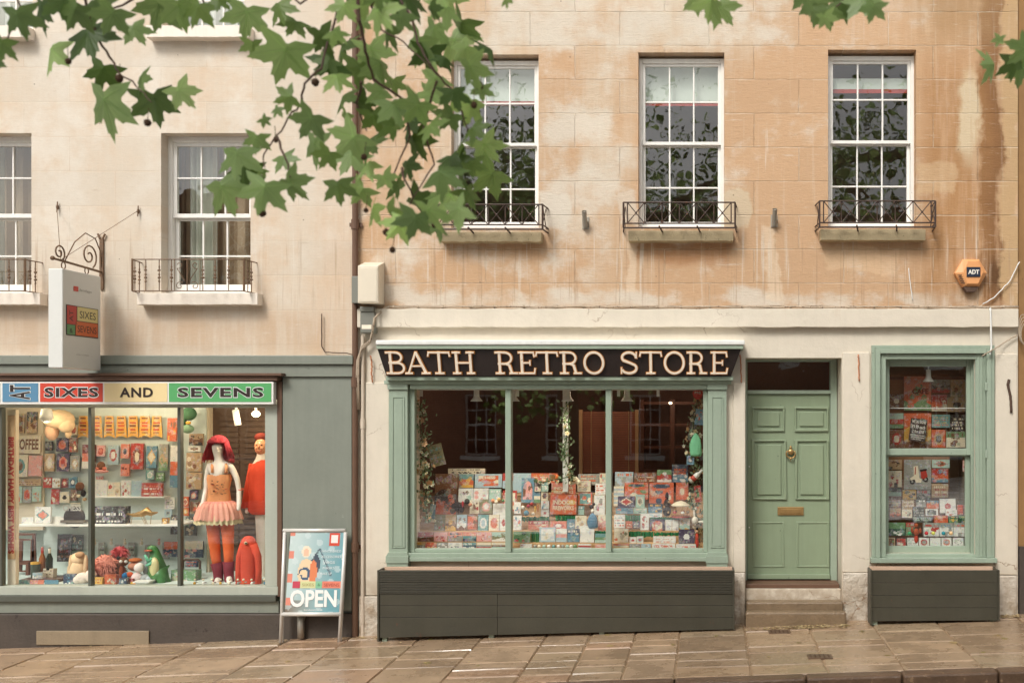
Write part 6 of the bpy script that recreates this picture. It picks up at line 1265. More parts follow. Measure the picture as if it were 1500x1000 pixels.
mb = MB(); mb.lathe((c.x, c.y, c.z + .13), [(0, .05), (.06, .03), (.105, .0), (.1, -.01), (0, -.005)], 20, col=C['cr']); mb.build('roof', M['cloth'], t)
for k in range(5):
    a = k * 1.257; q = (c.x + .075 * math.cos(a), c.y + .075 * math.sin(a)); mb = MB(); mb.tube([(q[0], q[1], c.z + .01), (q[0], q[1], c.z + .13)], .004, 5, C['ye']); mb.blob((q[0], q[1], c.z + .055), (.022, .012, .016), (C['cr'], C['or_'], C['te'], C['re'], C['wh'])[k], u=8, w=6); mb.build('horse', M['gloss'], t, smooth=True)
figure('toy_cats', 'cluster of small white and black toy animals left of the blue drawstring bag', 'toy', [(866, 742, .42, .022, C['dk']), (868, 748, .4, .02, WB), (864, 735, .44, .016, WB), (870, 738, .42, .015, C['dk'])])
figure('toy_group', 'row of tiny red, gold and blue toys on the foil ledge left of the tins', 'toy', [(766, 743, .44, .022, WB), (774, 741, .45, .02, S(170, 60, 70)), (779, 738, .45, .02, C['re']), (771, 751, .42, .03, C['bl']), (784, 746, .44, (.012, .012, .04), C['ye']), (788, 744, .45, (.01, .01, .045), S(190, 120, 60)), (781, 752, .42, .018, WB)])
figure('doll_group', 'dark cluster of small plush dolls at the left of the display', 'toy', [(668, 742, .45, (.05, .04, .05), C['dk']), (676, 744, .44, (.03, .03, .05), C['dk']), (678, 738, .4, (.012, .02, .035), S(176, 50, 50)), (684, 734, .46, .03, S(60, 60, 50)), (663, 748, .42, .03, S(84, 70, 56)), (689, 739, .42, .02, S(206, 140, 110))])
figure('flower_ornament', 'posy of orange and cream paper flowers above the blank white card', 'ornament', [(722, 733, .5, .022, S(220, 150, 110)), (731, 731, .5, .02, S(230, 190, 120)), (727, 735, .49, .022, C['cr']), (737, 733, .5, .016, C['gr'])])
figure('orange_ornament', 'round orange fruit ornament behind the garland in the middle bay', 'ornament', [(816, 699, .55, .028, S(212, 110, 56))])
figure('pear_ornament', 'big cream paper flower at the foot of the cream post', 'ornament', [(842, 703, .45, (.045, .02, .04), C['cr']), (841, 703, .43, .015, S(214, 160, 90)), (837, 707, .45, (.03, .02, .025), S(230, 222, 200)), (847, 706, .45, (.03, .02, .03), S(222, 212, 180))])

# ================================================================== side window: metal signs and books
SD = .545
item_kw = dict(tilt=0, yaw=0)
for nm, lb, ct, x0, y0, x1, y1, dp, pal, st, th in [
 ('metal_sign', 'brown metal sign with a pale ghostly figure', 'metal sign', 1303, 577, 1323.5, 597, SD, 'br br cr', 'circle', .006),
 ('metal_sign', 'large orange metal sign reading CAFE with a green panel', 'metal sign', 1324, 551, 1364, 601, SD, 'co or_ gr', 'scene', .006),
 ('metal_sign', 'grey metal sign with red cars at the top of the side window', 'metal sign', 1364.5, 556, 1392, 575, SD, 'gy gd re', 'scene', .006),
 ('metal_sign', 'tan metal sign in the top right corner of the side window', 'metal sign', 1392.5, 556, 1416, 581, SD, 'ta br ol', 'blob', .006),
 ('metal_sign', 'red-orange metal sign of two figures', 'metal sign', 1364.5, 578, 1387, 602, SD, 're or_ cr', 'scene', .006),
 ('metal_sign', 'cream metal sign with a black motorbike', 'metal sign', 1387.5, 581.5, 1416, 603, SD, 'ta ta dk', 'circle', .006),
 ('metal_sign', 'pale metal sign with a red and white car', 'metal sign', 1303, 605, 1323.5, 627, SD, 'mi re gr', 'bands', .006),
 ('metal_sign', 'brown-red metal sign with white wings', 'metal sign', 1303, 629, 1323.5, 655, SD, 'br re cr', 'circle', .006),
 ('metal_sign', 'large orange metal sign behind the price notice', 'metal sign', 1324, 605, 1364, 656, SD, 'or_ ye br', 'scene', .006),
 ('metal_sign', 'teal metal sign with orange text', 'metal sign', 1365, 607, 1391.5, 626, SD, 'te ye or_', 'text', .006),
 ('metal_sign', 'dark brown metal sign with white script', 'metal sign', 1392, 607.5, 1413, 632, SD, 'dk cr cr', 'text', .006),
 ('metal_sign', 'orange metal sign with a black racing motorbike', 'metal sign', 1364.5, 629, 1385, 655, SD, 'or_ ta dk', 'circle', .006),
 ('metal_sign', 'green and cream metal sign with an old car', 'metal sign', 1386, 632, 1414, 655, SD, 'cr gr br', 'title', .006),
 ('metal_sign', 'tan metal sign just under the meeting rail at the left', 'metal sign', 1301, 673, 1321, 687, SD, 'ta br dk', 'blob', .006),
 ('metal_sign', 'cream metal sign with red and black dancers', 'metal sign', 1301, 689, 1321, 713, SD, 'cr dk re', 'blob', .006),
 ('metal_sign', 'grey-green metal sign with orange arms under the meeting rail', 'metal sign', 1365, 673, 1391, 685, SD, 'mi or_ br', 'diamond', .006),
 ('metal_sign', 'red and orange metal sign right of the scooter', 'metal sign', 1364.5, 686, 1389, 706, SD, 're or_ bl', 'scene', .006),
 ('metal_sign', 'cream metal sign with red lettering right of the scooter', 'metal sign', 1364.5, 708, 1389, 728, SD, 'ta cr re', 'text', .006),
 ('metal_sign', 'dark landscape sign below the red and black dancers', 'metal sign', 1301, 714, 1320.5, 731, SD, 'gd mi br', 'bands', .006),
 ('metal_sign', 'yellow-orange sign below the scooter picture', 'metal sign', 1322, 717, 1342, 731, SD, 'ye or_ dk', 'blob', .006),
 ('metal_sign', 'dark grey sign with red car below the scooter picture', 'metal sign', 1343, 717, 1363, 732, SD, 'gd gy re', 'title', .006),
 ('book', 'brown book second row from the top shelf, left edge of side window', 'book', 1302, 732, 1319.5, 745, .44, 'br ta gy', 'title', .02),
 ('book', 'tan book beside the brown book in the side window', 'book', 1321, 732, 1339, 746, .44, 'ta cr br', 'text', .02),
 ('book', 'orange book with brown print low at the left of the side window', 'book', 1303, 744, 1319.5, 758, .36, 'ta or_ br', 'scene', .02),
 ('book', 'cream book with grey figures in the side window', 'book', 1321, 746, 1336, 758, .36, 'cr gy re', 'blob', .02),
 ('book', 'dark grey book in the middle of the side window', 'book', 1337.5, 742, 1354, 762, .36, 'gd gy gy', 'text', .02),
 ('book', 'grey book with white print behind the dark grey book', 'book', 1342, 731, 1356, 742, .42, 'gy gd wh', 'title', .02),
 ('book', 'blue and orange striped book in the side window', 'book', 1357, 733, 1375, 744.5, .42, 'or_ bl ta', 'title', .02),
 ('book', 'large white book with a red jumping man', 'book', 1376.5, 730, 1400, 751, .42, 'wh wh re', 'circle', .02),
 ('book', 'white book with a black tower drawing', 'book', 1355.5, 745, 1374, 755, .36, 'wh gd dk', 'arch', .02),
 ('book', 'white book with a small red runner', 'book', 1385, 746, 1402, 756, .36, 'wh wh re', 'blob', .02),
 ('tin', 'orange tin with yellow end at the right of the side window', 'tin', 1368, 754.5, 1388, 765, .3, 'or_ re ye', 'title', .05),
 ('tin', 'green tin beside the orange tin', 'tin', 1389, 755, 1403, 765, .3, 'gr dg ye', 'title', .05),
 ('tin', 'dark green and gold tin at the right edge of the side window', 'tin', 1404, 755, 1418, 765, .3, 'dg gr ye', 'title', .05),
 ('jar', 'orange-red striped jar at the right edge of the side window', 'jar', 1402.5, 739, 1410, 753, .36, 'or_ re cr', 'stripe', .05),
 ('jar', 'brown-red jar beside the striped jar', 'jar', 1411, 739, 1418.5, 753, .36, 'br re gd', 'title', .05),
 ('card', 'grey-green card row at the left above the ledge', 'card', 1337, 757, 1366, 765, .32, 'gd mi gy', 'text', .02),
 ('toy_box', 'dark green box with white daisies above the ledge', 'toy box', 1301, 765, 1326, 784, .24, 'dg gr wh', 'half', .03),
 ('toy_box', 'small green box with red top above the ledge', 'toy box', 1327, 765, 1339.5, 784, .24, 'gr re ol', 'title', .03),
 ('mug_box', 'white box with red shoe picture, leftmost of the three white boxes', 'mug box', 1352.5, 765.5, 1375, 785, .26, 'wh gy re', 'title', .05),
 ('mug_box', 'white box with blue egg picture, middle of the three white boxes', 'mug box', 1375.5, 765.5, 1395.5, 785, .26, 'wh gy bl', 'title', .05),
 ('mug_box', 'white box with orange ring picture, right of the three white boxes', 'mug box', 1396, 765.5, 1415.5, 785, .26, 'wh gy or_', 'title', .05)]:
    item(nm, lb, ct, x0, y0, x1, y1, dp, pal.split(), st, th, tilt=0 if dp == SD else 6, yaw=0, **({'text': 'CAFE', 'tv': (.46, .66), 'tu': (.3, .9), 'tcol': 'dr'} if 'CAFE' in lb else {}))
for k, (x0, x1, pal, st, lb) in enumerate(((1301, 1311, 'br ta gr', 'frame', 'brown framed tile at the left end of the bottom row'), (1312.5, 1328, 're dk cr', 'frame', 'dark red framed tile with a small portrait'), (1329, 1345, 'wh gy mi', 'text', 'white printed tile left of the pink pattern tile'), (1346, 1361, 'wh re gy', 'circle', 'white tile with a pink round pattern'), (1362, 1378, 'wh wh pk', 'plain', 'plain white tile in the bottom row'), (1379, 1394, 'wh co gy', 'circle', 'white tile with orange and grey ring'), (1395.5, 1411.5, 'wh gy wh', 'diamond', 'white tile with grey anchor mark'))):
    item('coaster_tile', lb, 'coaster', x0, 787, x1, 800.5, .2, pal.split(), st, .01, tilt=4, yaw=0, group='tiles along the bottom of the side window')
# scooter picture
o = item('scooter_picture', 'grey-blue poster of a cream and red motor scooter', 'poster', 1324, 673, 1364, 716.5, SD - .005, 'gy gy gy'.split(), 'plain', .008, tilt=0, yaw=0)
def disc(mb, cx, cz, r, y, col, n=14, rz=None): mb.prism([(cx + r * math.cos(2 * math.pi * i / n), cz + (rz or r) * math.sin(2 * math.pi * i / n)) for i in range(n)], y, y + .001, col)
mb = MB(); P = lambda u, v, k=0: ((W(1324 + u * 40, 673 + v * 43, SD).x), W(0, 673 + v * 43, SD).z); y = SD - .0145
pg = lambda pts, col, l=0: mb.prism([P(*p) for p in pts][::-1], y - l * .0015, y - l * .0015 + .001, col)
for (u, v) in ((.30, .74), (.78, .66)): c = P(u, v); disc(mb, c[0], c[1], .030, y, C['dk']); disc(mb, c[0], c[1], .013, y - .0015, C['gy'])
pg([(.34, .22), (.50, .20), (.56, .62), (.66, .66), (.62, .78), (.44, .78), (.36, .60)], C['cr'], 1); pg([(.40, .24), (.43, .24), (.42, .50), (.38, .50)], C['re'], 2); pg([(.60, .40), (.80, .36), (.86, .56), (.74, .66), (.62, .62)], C['re'], 1); pg([(.56, .34), (.82, .30), (.84, .36), (.60, .40)], C['dk'], 2); pg([(.22, .62), (.36, .54), (.40, .66), (.24, .70)], C['cr'], 2)
c = P(.42, .16); disc(mb, c[0], c[1], .014, y, C['gy']); mb.build('scooter_print', M['signprint'], o)
o = item('price_notice', 'tilted black notice reading METAL SIGNS £9.99 each 2 for £18', 'notice', 1330.5, 613, 1355, 646, SD - .07, 'dk dk dk'.split(), 'plain', .006, tilt=0, yaw=0, roll=7)
tm = MB(); oo = ORG[o.name]; hh = 33 / PM * 1.046; ww = 24.5 / PM * 1.046
for txt, v0, v1, u0, u1 in (('METAL SIGNS', .80, .93, .1, .9), ('£9.99 each', .56, .72, .1, .9), ('2 for £18', .36, .51, .15, .85), ('MORE DESIGNS AVAILABLE', .24, .30, .08, .92), ('INSTORE PLEASE ASK', .15, .20, .12, .88), ('FOR DETAILS', .06, .11, .25, .75)): put_text(tm, txt, (oo.x + (u0 - .5) * ww, oo.y - .0048, oo.z + v0 * hh), (1, 0, 0), (0, 0, 1), (u1 - u0) * ww, (v1 - v0) * hh, C['wh'], .02)
tm.build('lettering', M['signprint'], o)
item('hanging_card', 'column of pinkish cards hanging at the right side of the side window, upper', 'card', 1410, 674, 1419, 690, .4, 'pk re cr'.split(), 'text', .01, tilt=0, yaw=0)
item('hanging_card', 'red and cream card hanging below the pinkish card', 'card', 1413, 692, 1420, 712, .4, 're cr ta'.split(), 'scene', .01, tilt=0, yaw=0)
figure('strongman_toy', 'small red-brown muscular toy figure on the ledge', 'toy', [(1342, 779, .2, (.03, .025, .04), S(170, 84, 56)), (1342, 769, .2, (.02, .02, .022), S(190, 100, 66)), (1336, 776, .2, (.014, .014, .03), S(170, 84, 56)), (1348, 777, .2, (.014, .014, .03), S(170, 84, 56)), (1342, 789, .2, (.022, .018, .045), S(190, 70, 50))])
# ================================================================== left shop display
def spotlight(px, py, dep, e, label, tgt=None, size=.03, col=(1, .74, .48)):
    ld = bpy.data.lights.new('lamp_and_fill_light', 'POINT'); ld.energy = e; ld.color = col; ld.shadow_soft_size = size
    return ld
WK = .97      # depth of things hung on the back wall panel
mb = MB(); p, q = W(64, 861, 1.0), W(302, 590, 1.0); mb.box(p.x, q.x, 1.0, 1.03, p.z, q.z)
tag(mb.build('pegboard', M['shopback']), 'pale mint pegboard wall behind the left shop display', 'pegboard')
def shelf(px0, px1, py, d0, d1, label, th=.02):
    mb = MB(); p, q = W(px0, py, d0), W(px1, py, d0); mb.box(p.x, q.x, d0, d1, p.z - th, p.z); return tag(mb.build('shelf', M['lampwhite'], bevel=.003), label, 'shelf')
shelf(22, 262, 768, .5, .99, 'long white shelf across the first two bays of the left shop window'); shelf(134, 240, 727, .84, .99, 'small cream shelf holding cards in the middle bay of the left window', .015)
it5 = [
 ('display_sign', 'cream sign reading COFFEE high on the side panel', 'sign', 18, 638, 60, 664, .94, 'cr cr br', 'plain', .01),
 ('greeting_card', 'open card with a brown bird and teal edge', 'card', 18, 666, 41, 698, .92, 'cr te br', 'circle', .02),
 ('greeting_card', 'plain peach card beside the bird card', 'card', 42, 667, 61, 697, .92, 'pk pk ta', 'plain', .02),
 ('printed_strip', 'narrow brown patterned strip under the bird card', 'print', 20, 701, 61, 711, .94, 'ta br br', 'text', .01),
 ('greeting_card', 'pale card with orange bird, left of three under the brown strip', 'card', 19, 712, 32, 736, .93, 'mi ta or_', 'blob', .01),
 ('greeting_card', 'grey card with red dot, middle of three under the brown strip', 'card', 33, 712, 46, 736, .93, 'gy or_ re', 'circle', .01),
 ('greeting_card', 'pale card with orange loops, right of three under the brown strip', 'card', 47, 712, 60, 734, .93, 'mi or_ ta', 'blob', .01),
 ('blister_pack', 'dark small packet left of the round purple pack', 'packet', 67, 646, 77, 660, .95, 'dk ta gy', 'blob', .02),
 ('blister_pack', 'round purple and orange wig pack, upper', 'packet', 83, 641, 101, 661, .95, 'pu co or_', 'circle', .03),
 ('blister_pack', 'brown pack with two round cakes', 'packet', 102, 641, 113, 662, .95, 'br cr re', 'blob', .03),
 ('blister_pack', 'pale pack with a small white figure under the dark packet', 'packet', 65, 664, 80, 690, .95, 'ta cr wh', 'circle', .02),
 ('blister_pack', 'round purple and red wig pack, lower', 'packet', 84, 664, 102, 690, .95, 'pu co re', 'circle', .03),
 ('blister_pack', 'grey pack with a white bear', 'packet', 103, 667, 117, 690, .95, 'gy ta wh', 'circle', .02),
 ('blister_pack', 'red packet with a white print at the left of the lower row', 'packet', 64, 699, 76, 714, .95, 're cr wh', 'blob', .02),
 ('blister_pack', 'white packet with red hats', 'packet', 77, 700, 89, 714, .95, 'wh re ta', 'blob', .02),
 ('blister_pack', 'dark red packet in the lower row', 'packet', 90, 700, 100, 714, .95, 'dr re cr', 'circle', .02),
 ('blister_pack', 'blue packet with a white character', 'packet', 101, 698, 113, 714, .95, 'bl db wh', 'circle', .02),
 ('blister_pack', 'bright red robot-shaped packet', 'packet', 75, 716, 87, 738, .95, 're co cr', 'blob', .02),
 ('blister_pack', 'cream packet with a black circle', 'packet', 88, 720, 102, 736, .95, 'cr cr dk', 'circle', .02),
 ('blister_pack', 'dark red sweet packet behind the left mullion', 'packet', 121, 651, 139, 686, .95, 'dr co wh', 'bands', .03),
 ('blister_pack', 'small pink packet right of the left mullion', 'packet', 142, 652, 154, 668, .95, 'pk re co', 'circle', .02),
 ('blister_pack', 'blue card with a red square toy', 'packet', 158, 652, 174, 680, .95, 'pb re wh', 'circle', .02),
 ('blister_pack', 'pink packet with a blue toy', 'packet', 177, 650, 190, 671, .95, 'co pk db', 'circle', .02),
 ('blister_pack', 'second pink packet hanging beneath the first', 'packet', 177, 679, 190, 697, .95, 'co pk dr', 'blob', .02),
 ('blister_pack', 'tall red packet with white bones', 'packet', 192, 649, 210, 687, .95, 're dr cr', 'circle', .03),
 ('blister_pack', 'blue packet with a yellow banana', 'packet', 214, 653, 230, 685, .95, 'bl ye cr', 'diamond', .02),
 ('blister_pack', 'clear packet with green grass and brown toy', 'packet', 233, 650, 246, 689, .95, 'gy ta gr', 'scene', .02),
 ('costume_pack', 'orange packet with a dancing figure in the top right of the middle bay', 'packet', 245, 612, 259, 646, .94, 'or_ ye br', 'blob', .02),
 ('costume_pack', 'tall white costume packet with red and blue bottom', 'packet', 249, 652, 261, 714, .94, 'wh or_ bl', 'bands', .02),
 ('greeting_card', 'white card with a red motif, first on the small shelf', 'card', 136, 703, 157, 726.5, .88, 'wh wh re', 'blob', .01),
 ('greeting_card', 'beige card with brown flowers, second on the small shelf', 'card', 158, 706, 176, 726.5, .88, 'cr ta re', 'blob', .01),
 ('greeting_card', 'white card with red cherries, third on the small shelf', 'card', 177, 703, 191.5, 726.5, .88, 'wh re ta', 'blob', .01),
 ('greeting_card', 'plain pale blue card, fourth on the small shelf', 'card', 192.5, 704, 208, 726.5, .88, 'pb wh pb', 'plain', .01),
 ('game_pack', 'bright red box with white lettering at the end of the small shelf', 'box', 208.5, 707, 238, 726.5, .88, 're co wh', 'text', .04),
 ('greeting_card', 'white card with black writing low at the right of the middle bay', 'card', 241, 728, 256, 745, .95, 'wh gy gy', 'text', .01),
 ('greeting_card', 'pale card with grey portrait under the white written card', 'card', 241, 746, 252, 756, .95, 'pb gy db', 'circle', .01),
 ('glove_pack', 'black glove packet left of the right mullion, upper', 'packet', 251, 754, 260, 766, .95, 'dk gy cr', 'blob', .02),
 ('glove_pack', 'dark studded packet left of the right mullion, lower', 'packet', 250, 767, 260, 782, .95, 'dk pb gy', 'blob', .02),
 ('display_box', 'large black box with white printed panels on the long shelf', 'box', 140, 741, 187, 767.5, .62, 'dk gd wh', 'text', .1),
 ('fancy_print', 'hexagonal white card with a teal butterfly on the long shelf', 'card', 51, 742, 75, 766, .6, 'wh te co', 'diamond', .02),
 ('card', 'small white folded paper left of the hexagonal card', 'card', 32, 757, 50, 767, .64, 'wh cr pk', 'plain', .02),
 ('card', 'small white folded paper right of the hexagonal card', 'card', 77, 756, 94, 767, .64, 'wh pk cr', 'plain', .02),
 ('blister_pack', 'red round badge packet right of the right mullion', 'packet', 267, 727, 277, 742, .95, 'or_ cr re', 'circle', .02),
 ('blister_pack', 'orange packet under the red round badge', 'packet', 267, 743, 277, 755, .95, 'or_ ye cr', 'circle', .02),
 ('goggle_pack', 'tan and brown goggles packet in the right bay', 'packet', 277, 635, 298, 652, .95, 'ta br dk', 'scene', .02),
 ('mask_pack', 'pack of brown monkey masks, upper', 'packet', 273, 663, 296, 690, .95, 'ta br cr', 'blob', .03),
 ('mask_pack', 'pack of brown monkey masks, lower', 'packet', 273, 691, 296, 716, .95, 'ta dr cr', 'blob', .03),
 ('glove_pack', 'black studded glove packet right of the right mullion, upper', 'packet', 272, 757, 287, 767, .95, 'dk gd cr', 'blob', .02),
 ('glove_pack', 'brown studded glove packet right of the right mullion, lower', 'packet', 271, 768, 288, 784, .95, 'gd ta cr', 'blob', .02),
 ('toy_pack', 'orange-topped card of round eggs left of the right mullion', 'packet', 240, 793, 261, 815, .9, 'db or_ pk', 'half', .02),
 ('toy_pack', 'cream-topped card of round eggs right of the right mullion', 'packet', 270, 792, 298, 816, .9, 'db cr pk', 'half', .02),
 ('toy_pack', 'dark packet hanging low in the first bay', 'packet', 84, 782, 104, 822, .9, 'dk dr br', 'text', .02),
 ('game_pack', 'small blue box at the front near the left mullion', 'box', 95, 840, 112, 858, .3, 'db bl wh', 'blob', .06),
 ('postcard', 'teal card lying at the foot of the first bay', 'card', 21, 849, 43, 858.5, .2, 'te mi te', 'plain', .006),
 ('postcard', 'coral card lying at the foot of the first bay', 'card', 44, 849, 64, 858.5, .2, 'co pk co', 'plain', .006),
 ('postcard', 'blue card lying at the foot of the first bay', 'card', 65, 849, 86, 858.5, .2, 'bl pb bl', 'plain', .006),
 ('box', 'small white box on the dark crate', 'box', 50, 838, 65, 847, .42, 'wh pb te', 'half', .06),
 ('box', 'tray of cream eggs on the dark crate', 'box', 61, 832, 81, 846, .5, 'cr br cr', 'text', .06),
 ('game_pack', 'orange and gold sweet box at the front of the middle bay', 'box', 155, 841, 172, 857, .25, 'or_ ye cr', 'blob', .06),
 ('box', 'grey and blue tin at the front of the middle bay', 'tin', 176, 846, 187, 858, .22, 'db gy wh', 'blob', .05),
 ('toy_bus', 'green toy bus box with a red panel beside the dinosaur toy', 'toy', 254, 834, 291, 856, .5, 'gr cr re', 'blob', .12),
 ('blister_pack', 'small round red yo-yo packet at the top of the first bay', 'packet', 103, 622, 114, 637, .95, 'cr re co', 'circle', .02),
 ('blister_pack', 'brown framed print high on the cream panel', 'print', 20, 606, 36, 634, .93, 'br ta dk', 'frame', .01),
 ('blister_pack', 'dark framed print beside the brown framed print', 'print', 39, 603, 54, 634, .93, 'gd br ta', 'scene', .01),
 ('blister_pack', 'small brown and silver packet under the round red packs', 'packet', 104, 717, 113, 733, .95, 'br gy cr', 'blob', .02),
 ('blister_pack', 'narrow pink sweet packet under the pink novelty hat', 'packet', 141, 697, 151, 702, .95, 'pk re wh', 'text', .02),
 ('blister_pack', 'teal packet with white swirl beside the banana packet', 'packet', 214, 688, 226, 702, .95, 'te wh mi', 'circle', .02),
 ('blister_pack', 'green packet with white writing right of the teal packet', 'packet', 229, 692, 241, 704, .95, 'gr wh dg', 'text', .02),
 ('blister_pack', 'cream paper bunting card above the long shelf', 'packet', 104, 736, 117, 748, .95, 'cr gy br', 'stripe', .02),
 ('figurine_box', 'small gold box on the long shelf right of the brass insect', 'box', 238, 758, 247, 767.5, .62, 'ye br cr', 'frame', .04),
 ('blister_pack', 'white packet with brown moustache in the right bay', 'packet', 276, 653, 294, 661, .95, 'wh br br', 'diamond', .02),
 ('blister_pack', 'purple packet below the monkey masks', 'packet', 278, 718, 290, 732, .95, 'pu co cr', 'circle', .02),
 ('blister_pack', 'brown and cream packet under the purple packet', 'packet', 279, 734, 291, 752, .95, 'br cr or_', 'blob', .02),
 ('sweet_box', 'yellow sweet box at the foot of the salmon plush bird', 'box', 139, 845, 152, 857, .22, 'ye re cr', 'text', .05),
 ('sweet_box', 'small red sweet box beside the yellow one', 'box', 186, 847, 196, 858, .28, 're ye cr', 'text', .05),
 ('blister_pack', 'dark packet hanging behind the plush rabbit', 'packet', 106, 783, 121, 806, .96, 'gd te cr', 'blob', .02),
 ('toy_pack', 'orange and blue packet under the black handle', 'packet', 272, 821, 290, 830, .7, 'db or_ re', 'text', .03)]
for nm, lb, ct, x0, y0, x1, y1, dp, pal, st, th in it5:
    item(nm, lb, ct, x0, y0, x1, y1, dp, pal.split(), st, th, tilt=3, **({'text': 'COFFEE', 'tv': (.12, .92), 'tu': (.06, .94), 'tcol': 'br'} if 'COFFEE' in lb else {}))
ordn = ['leftmost, half behind the mullion', 'second from the left', 'third from the left', 'fourth from the left', 'third from the right', 'second from the right', 'rightmost, beside the orange packet']
for k, (a, b) in enumerate(((116, 129), (136, 149), (154, 167), (171.5, 185), (189, 202), (205.5, 220), (223, 237))):
    mb = MB(); p, q = W(a, 641, .95), W(b, 609, .95); n = 10; w = q.x - p.x; lo = [(p.x - .01 + (w + .02) * i / n, p.z - .0 + .022 * math.sin(math.pi * i / n) * 1) for i in range(n + 1)]
    mb.prism(lo + [(q.x - .005, q.z), (p.x + .005, q.z)], .94, .95, S(222, 164, 72)); 
    o = tag(mb.build('ticket_tag', M['print']), 'orange-yellow printed novelty tag with wavy foot, ' + ordn[k], 'tag', 'row of orange-yellow tags along the top of the pegboard'); mb = MB(); r = random.Random(k); H = q.z - p.z
    for v, h, c in ((.86, .07, C['br']), (.66, .06, C['re']), (.50, .10, C['or_'] if k % 2 else C['br']), (.34, .07, C['re']), (.22, .04, C['br'])): mb.box(p.x + w * r.uniform(.12, .22), q.x - w * r.uniform(.12, .22), .9375, .939, p.z + v * H, p.z + (v + h) * H, col=c)
    mb.build('tag_print', M['signprint'], o)
# vertical banner lettering on the partition
mb = MB(); X0 = fx(4.6) ; mb.box(fx(4), fx(14.5), .070, .078, fz(820), fz(608), col=S(196, 160, 120)); bo = tag(mb.build('banner_strip', M['signprint']), 'tall narrow banner with red vertical lettering at the left edge of the shop window', 'banner')
mb = MB(); put_text(mb, 'BIRTHDAY HAPPY BEST WISHES', (fx(5), .0685, fz(812)), (1, 0, 0), (0, 0, 1), 8.6 / PM, (812 - 640) / PM, S(160, 44, 32), .05, rot=2); mb.build('lettering', M['signprint'], bo)
# hair strands are cut into the wig below
t = thing('spot_lamp', 'mint-white enamel spot lamp in the first bay of the left window', 'lamp', W(68, 612, .5)); mb = MB(); c = W(68, 607, .5); mb.lathe(c, [(0, .07), (.05, .06), (.062, .0), (.066, -.05), (.058, -.05), (.05, .0)], 16); sub(mb, 'lamp_shade', 'lampwhite', t, smooth=True); mb = MB(); mb.blob(c + Vector((0, 0, -.055)), (.052, .052, .03)); sub(mb, 'lamp_face', 'lampwhite', t, smooth=True)
t = thing('spot_lamp', 'white cylindrical spot lamp above the red-haired mannequin', 'lamp', W(345, 605, .6)); mb = MB(); c = W(346, 612, .6); mb.tube([c + Vector((-.01, 0, .09)), c + Vector((.02, 0, -.08))], .035, 14); sub(mb, 'lamp_shade', 'lampwhite', t, smooth=True); mb = MB(); mb.tube([c + Vector((0, 0, .08)), c + Vector((0, 0, .16))], .012, 6); sub(mb, 'stem', 'lampwhite', t)
t = thing('spot_lamp', 'round lit spot lamp glowing in the top right corner of the left window', 'lamp', W(375, 606, .7)); mb = MB(); mb.blob(W(375, 606, .7), (.045, .03, .035)); sub(mb, 'bulb', 'bulb', t, smooth=True); mb = MB(); mb.tube([W(375, 604, .74), W(375, 590, .78)], .015, 6); sub(mb, 'stem', 'lampwhite', t)
for px, py, dep, e in ((68, 618, .5, 2.2), (165, 592, .45, 5), (230, 592, .45, 4), (348, 620, .35, 4.5), (374, 611, .6, 2), (90, 800, .25, .6), (30, 596, .4, 2)):
    ld = bpy.data.lights.new('lamp_and_fill_light', 'POINT'); ld.energy = e * 1.5; ld.color = (1, .78, .54); ld.shadow_soft_size = .05; o = bpy.data.objects.new('lamp_and_fill_light', ld); COL.objects.link(o); o.location = W(px, py, dep)
# plush and toys
CRM = S(226, 196, 158)
figure('plush_hat', 'big cream plush animal hat hanging behind the first spot lamp', 'hat', [(86, 614, .8, (.17, .12, .11), CRM), (76, 632, .8, (.07, .07, .10), S(226, 184, 152)), (100, 634, .8, (.03, .04, .06), CRM), (70, 605, .8, (.08, .06, .06), CRM), (97, 622, .78, (.09, .07, .09), CRM)])
figure('character_mask', 'green plush hat with a yellow spot at the top of the right bay', 'hat', [(277, 606, .8, (.085, .06, .075), S(74, 112, 82)), (275, 628, .8, (.07, .05, .05), S(130, 160, 130)), (276, 619, .75, (.03, .02, .02), C['ye']), (268, 618, .8, (.04, .04, .07), S(60, 96, 74))])
figure('novelty_hat', 'pink novelty hat with a dark crown hanging near the left mullion', 'hat', [(148, 690, .92, (.085, .05, .022), C['pk']), (148, 682, .92, (.045, .04, .05), C['br']), (143, 686, .9, .022, C['co']), (153, 686, .9, .022, C['co'])])
figure('glitter_mask', 'brown glittery mask hanging at the right of the first bay', 'mask', [(117, 712, .94, (.05, .03, .05), C['br']), (122, 722, .94, (.03, .02, .04), C['dk']), (115, 726, .92, .02, C['cr']), (124, 731, .92, .02, C['ta'])])
figure('plush_rabbit', 'beige plush rabbit with long drooping ears beside the left mullion', 'plush toy', [(115, 818, .5, (.085, .07, .07), CRM), (113, 836, .5, (.1, .08, .14), CRM), (104, 832, .46, (.025, .03, .15), S(206, 176, 140)), (126, 832, .46, (.025, .03, .15), S(206, 176, 140)), (117, 812, .44, (.05, .03, .035), S(176, 140, 108))])
figure('plush_lamb', 'white curly plush lamb at the foot of the left mullion', 'plush toy', [(121, 846, .3, (.075, .06, .06), S(226, 208, 194)), (133, 843, .3, (.06, .05, .07), S(226, 208, 194)), (113, 849, .28, (.04, .04, .04), S(230, 214, 200))])
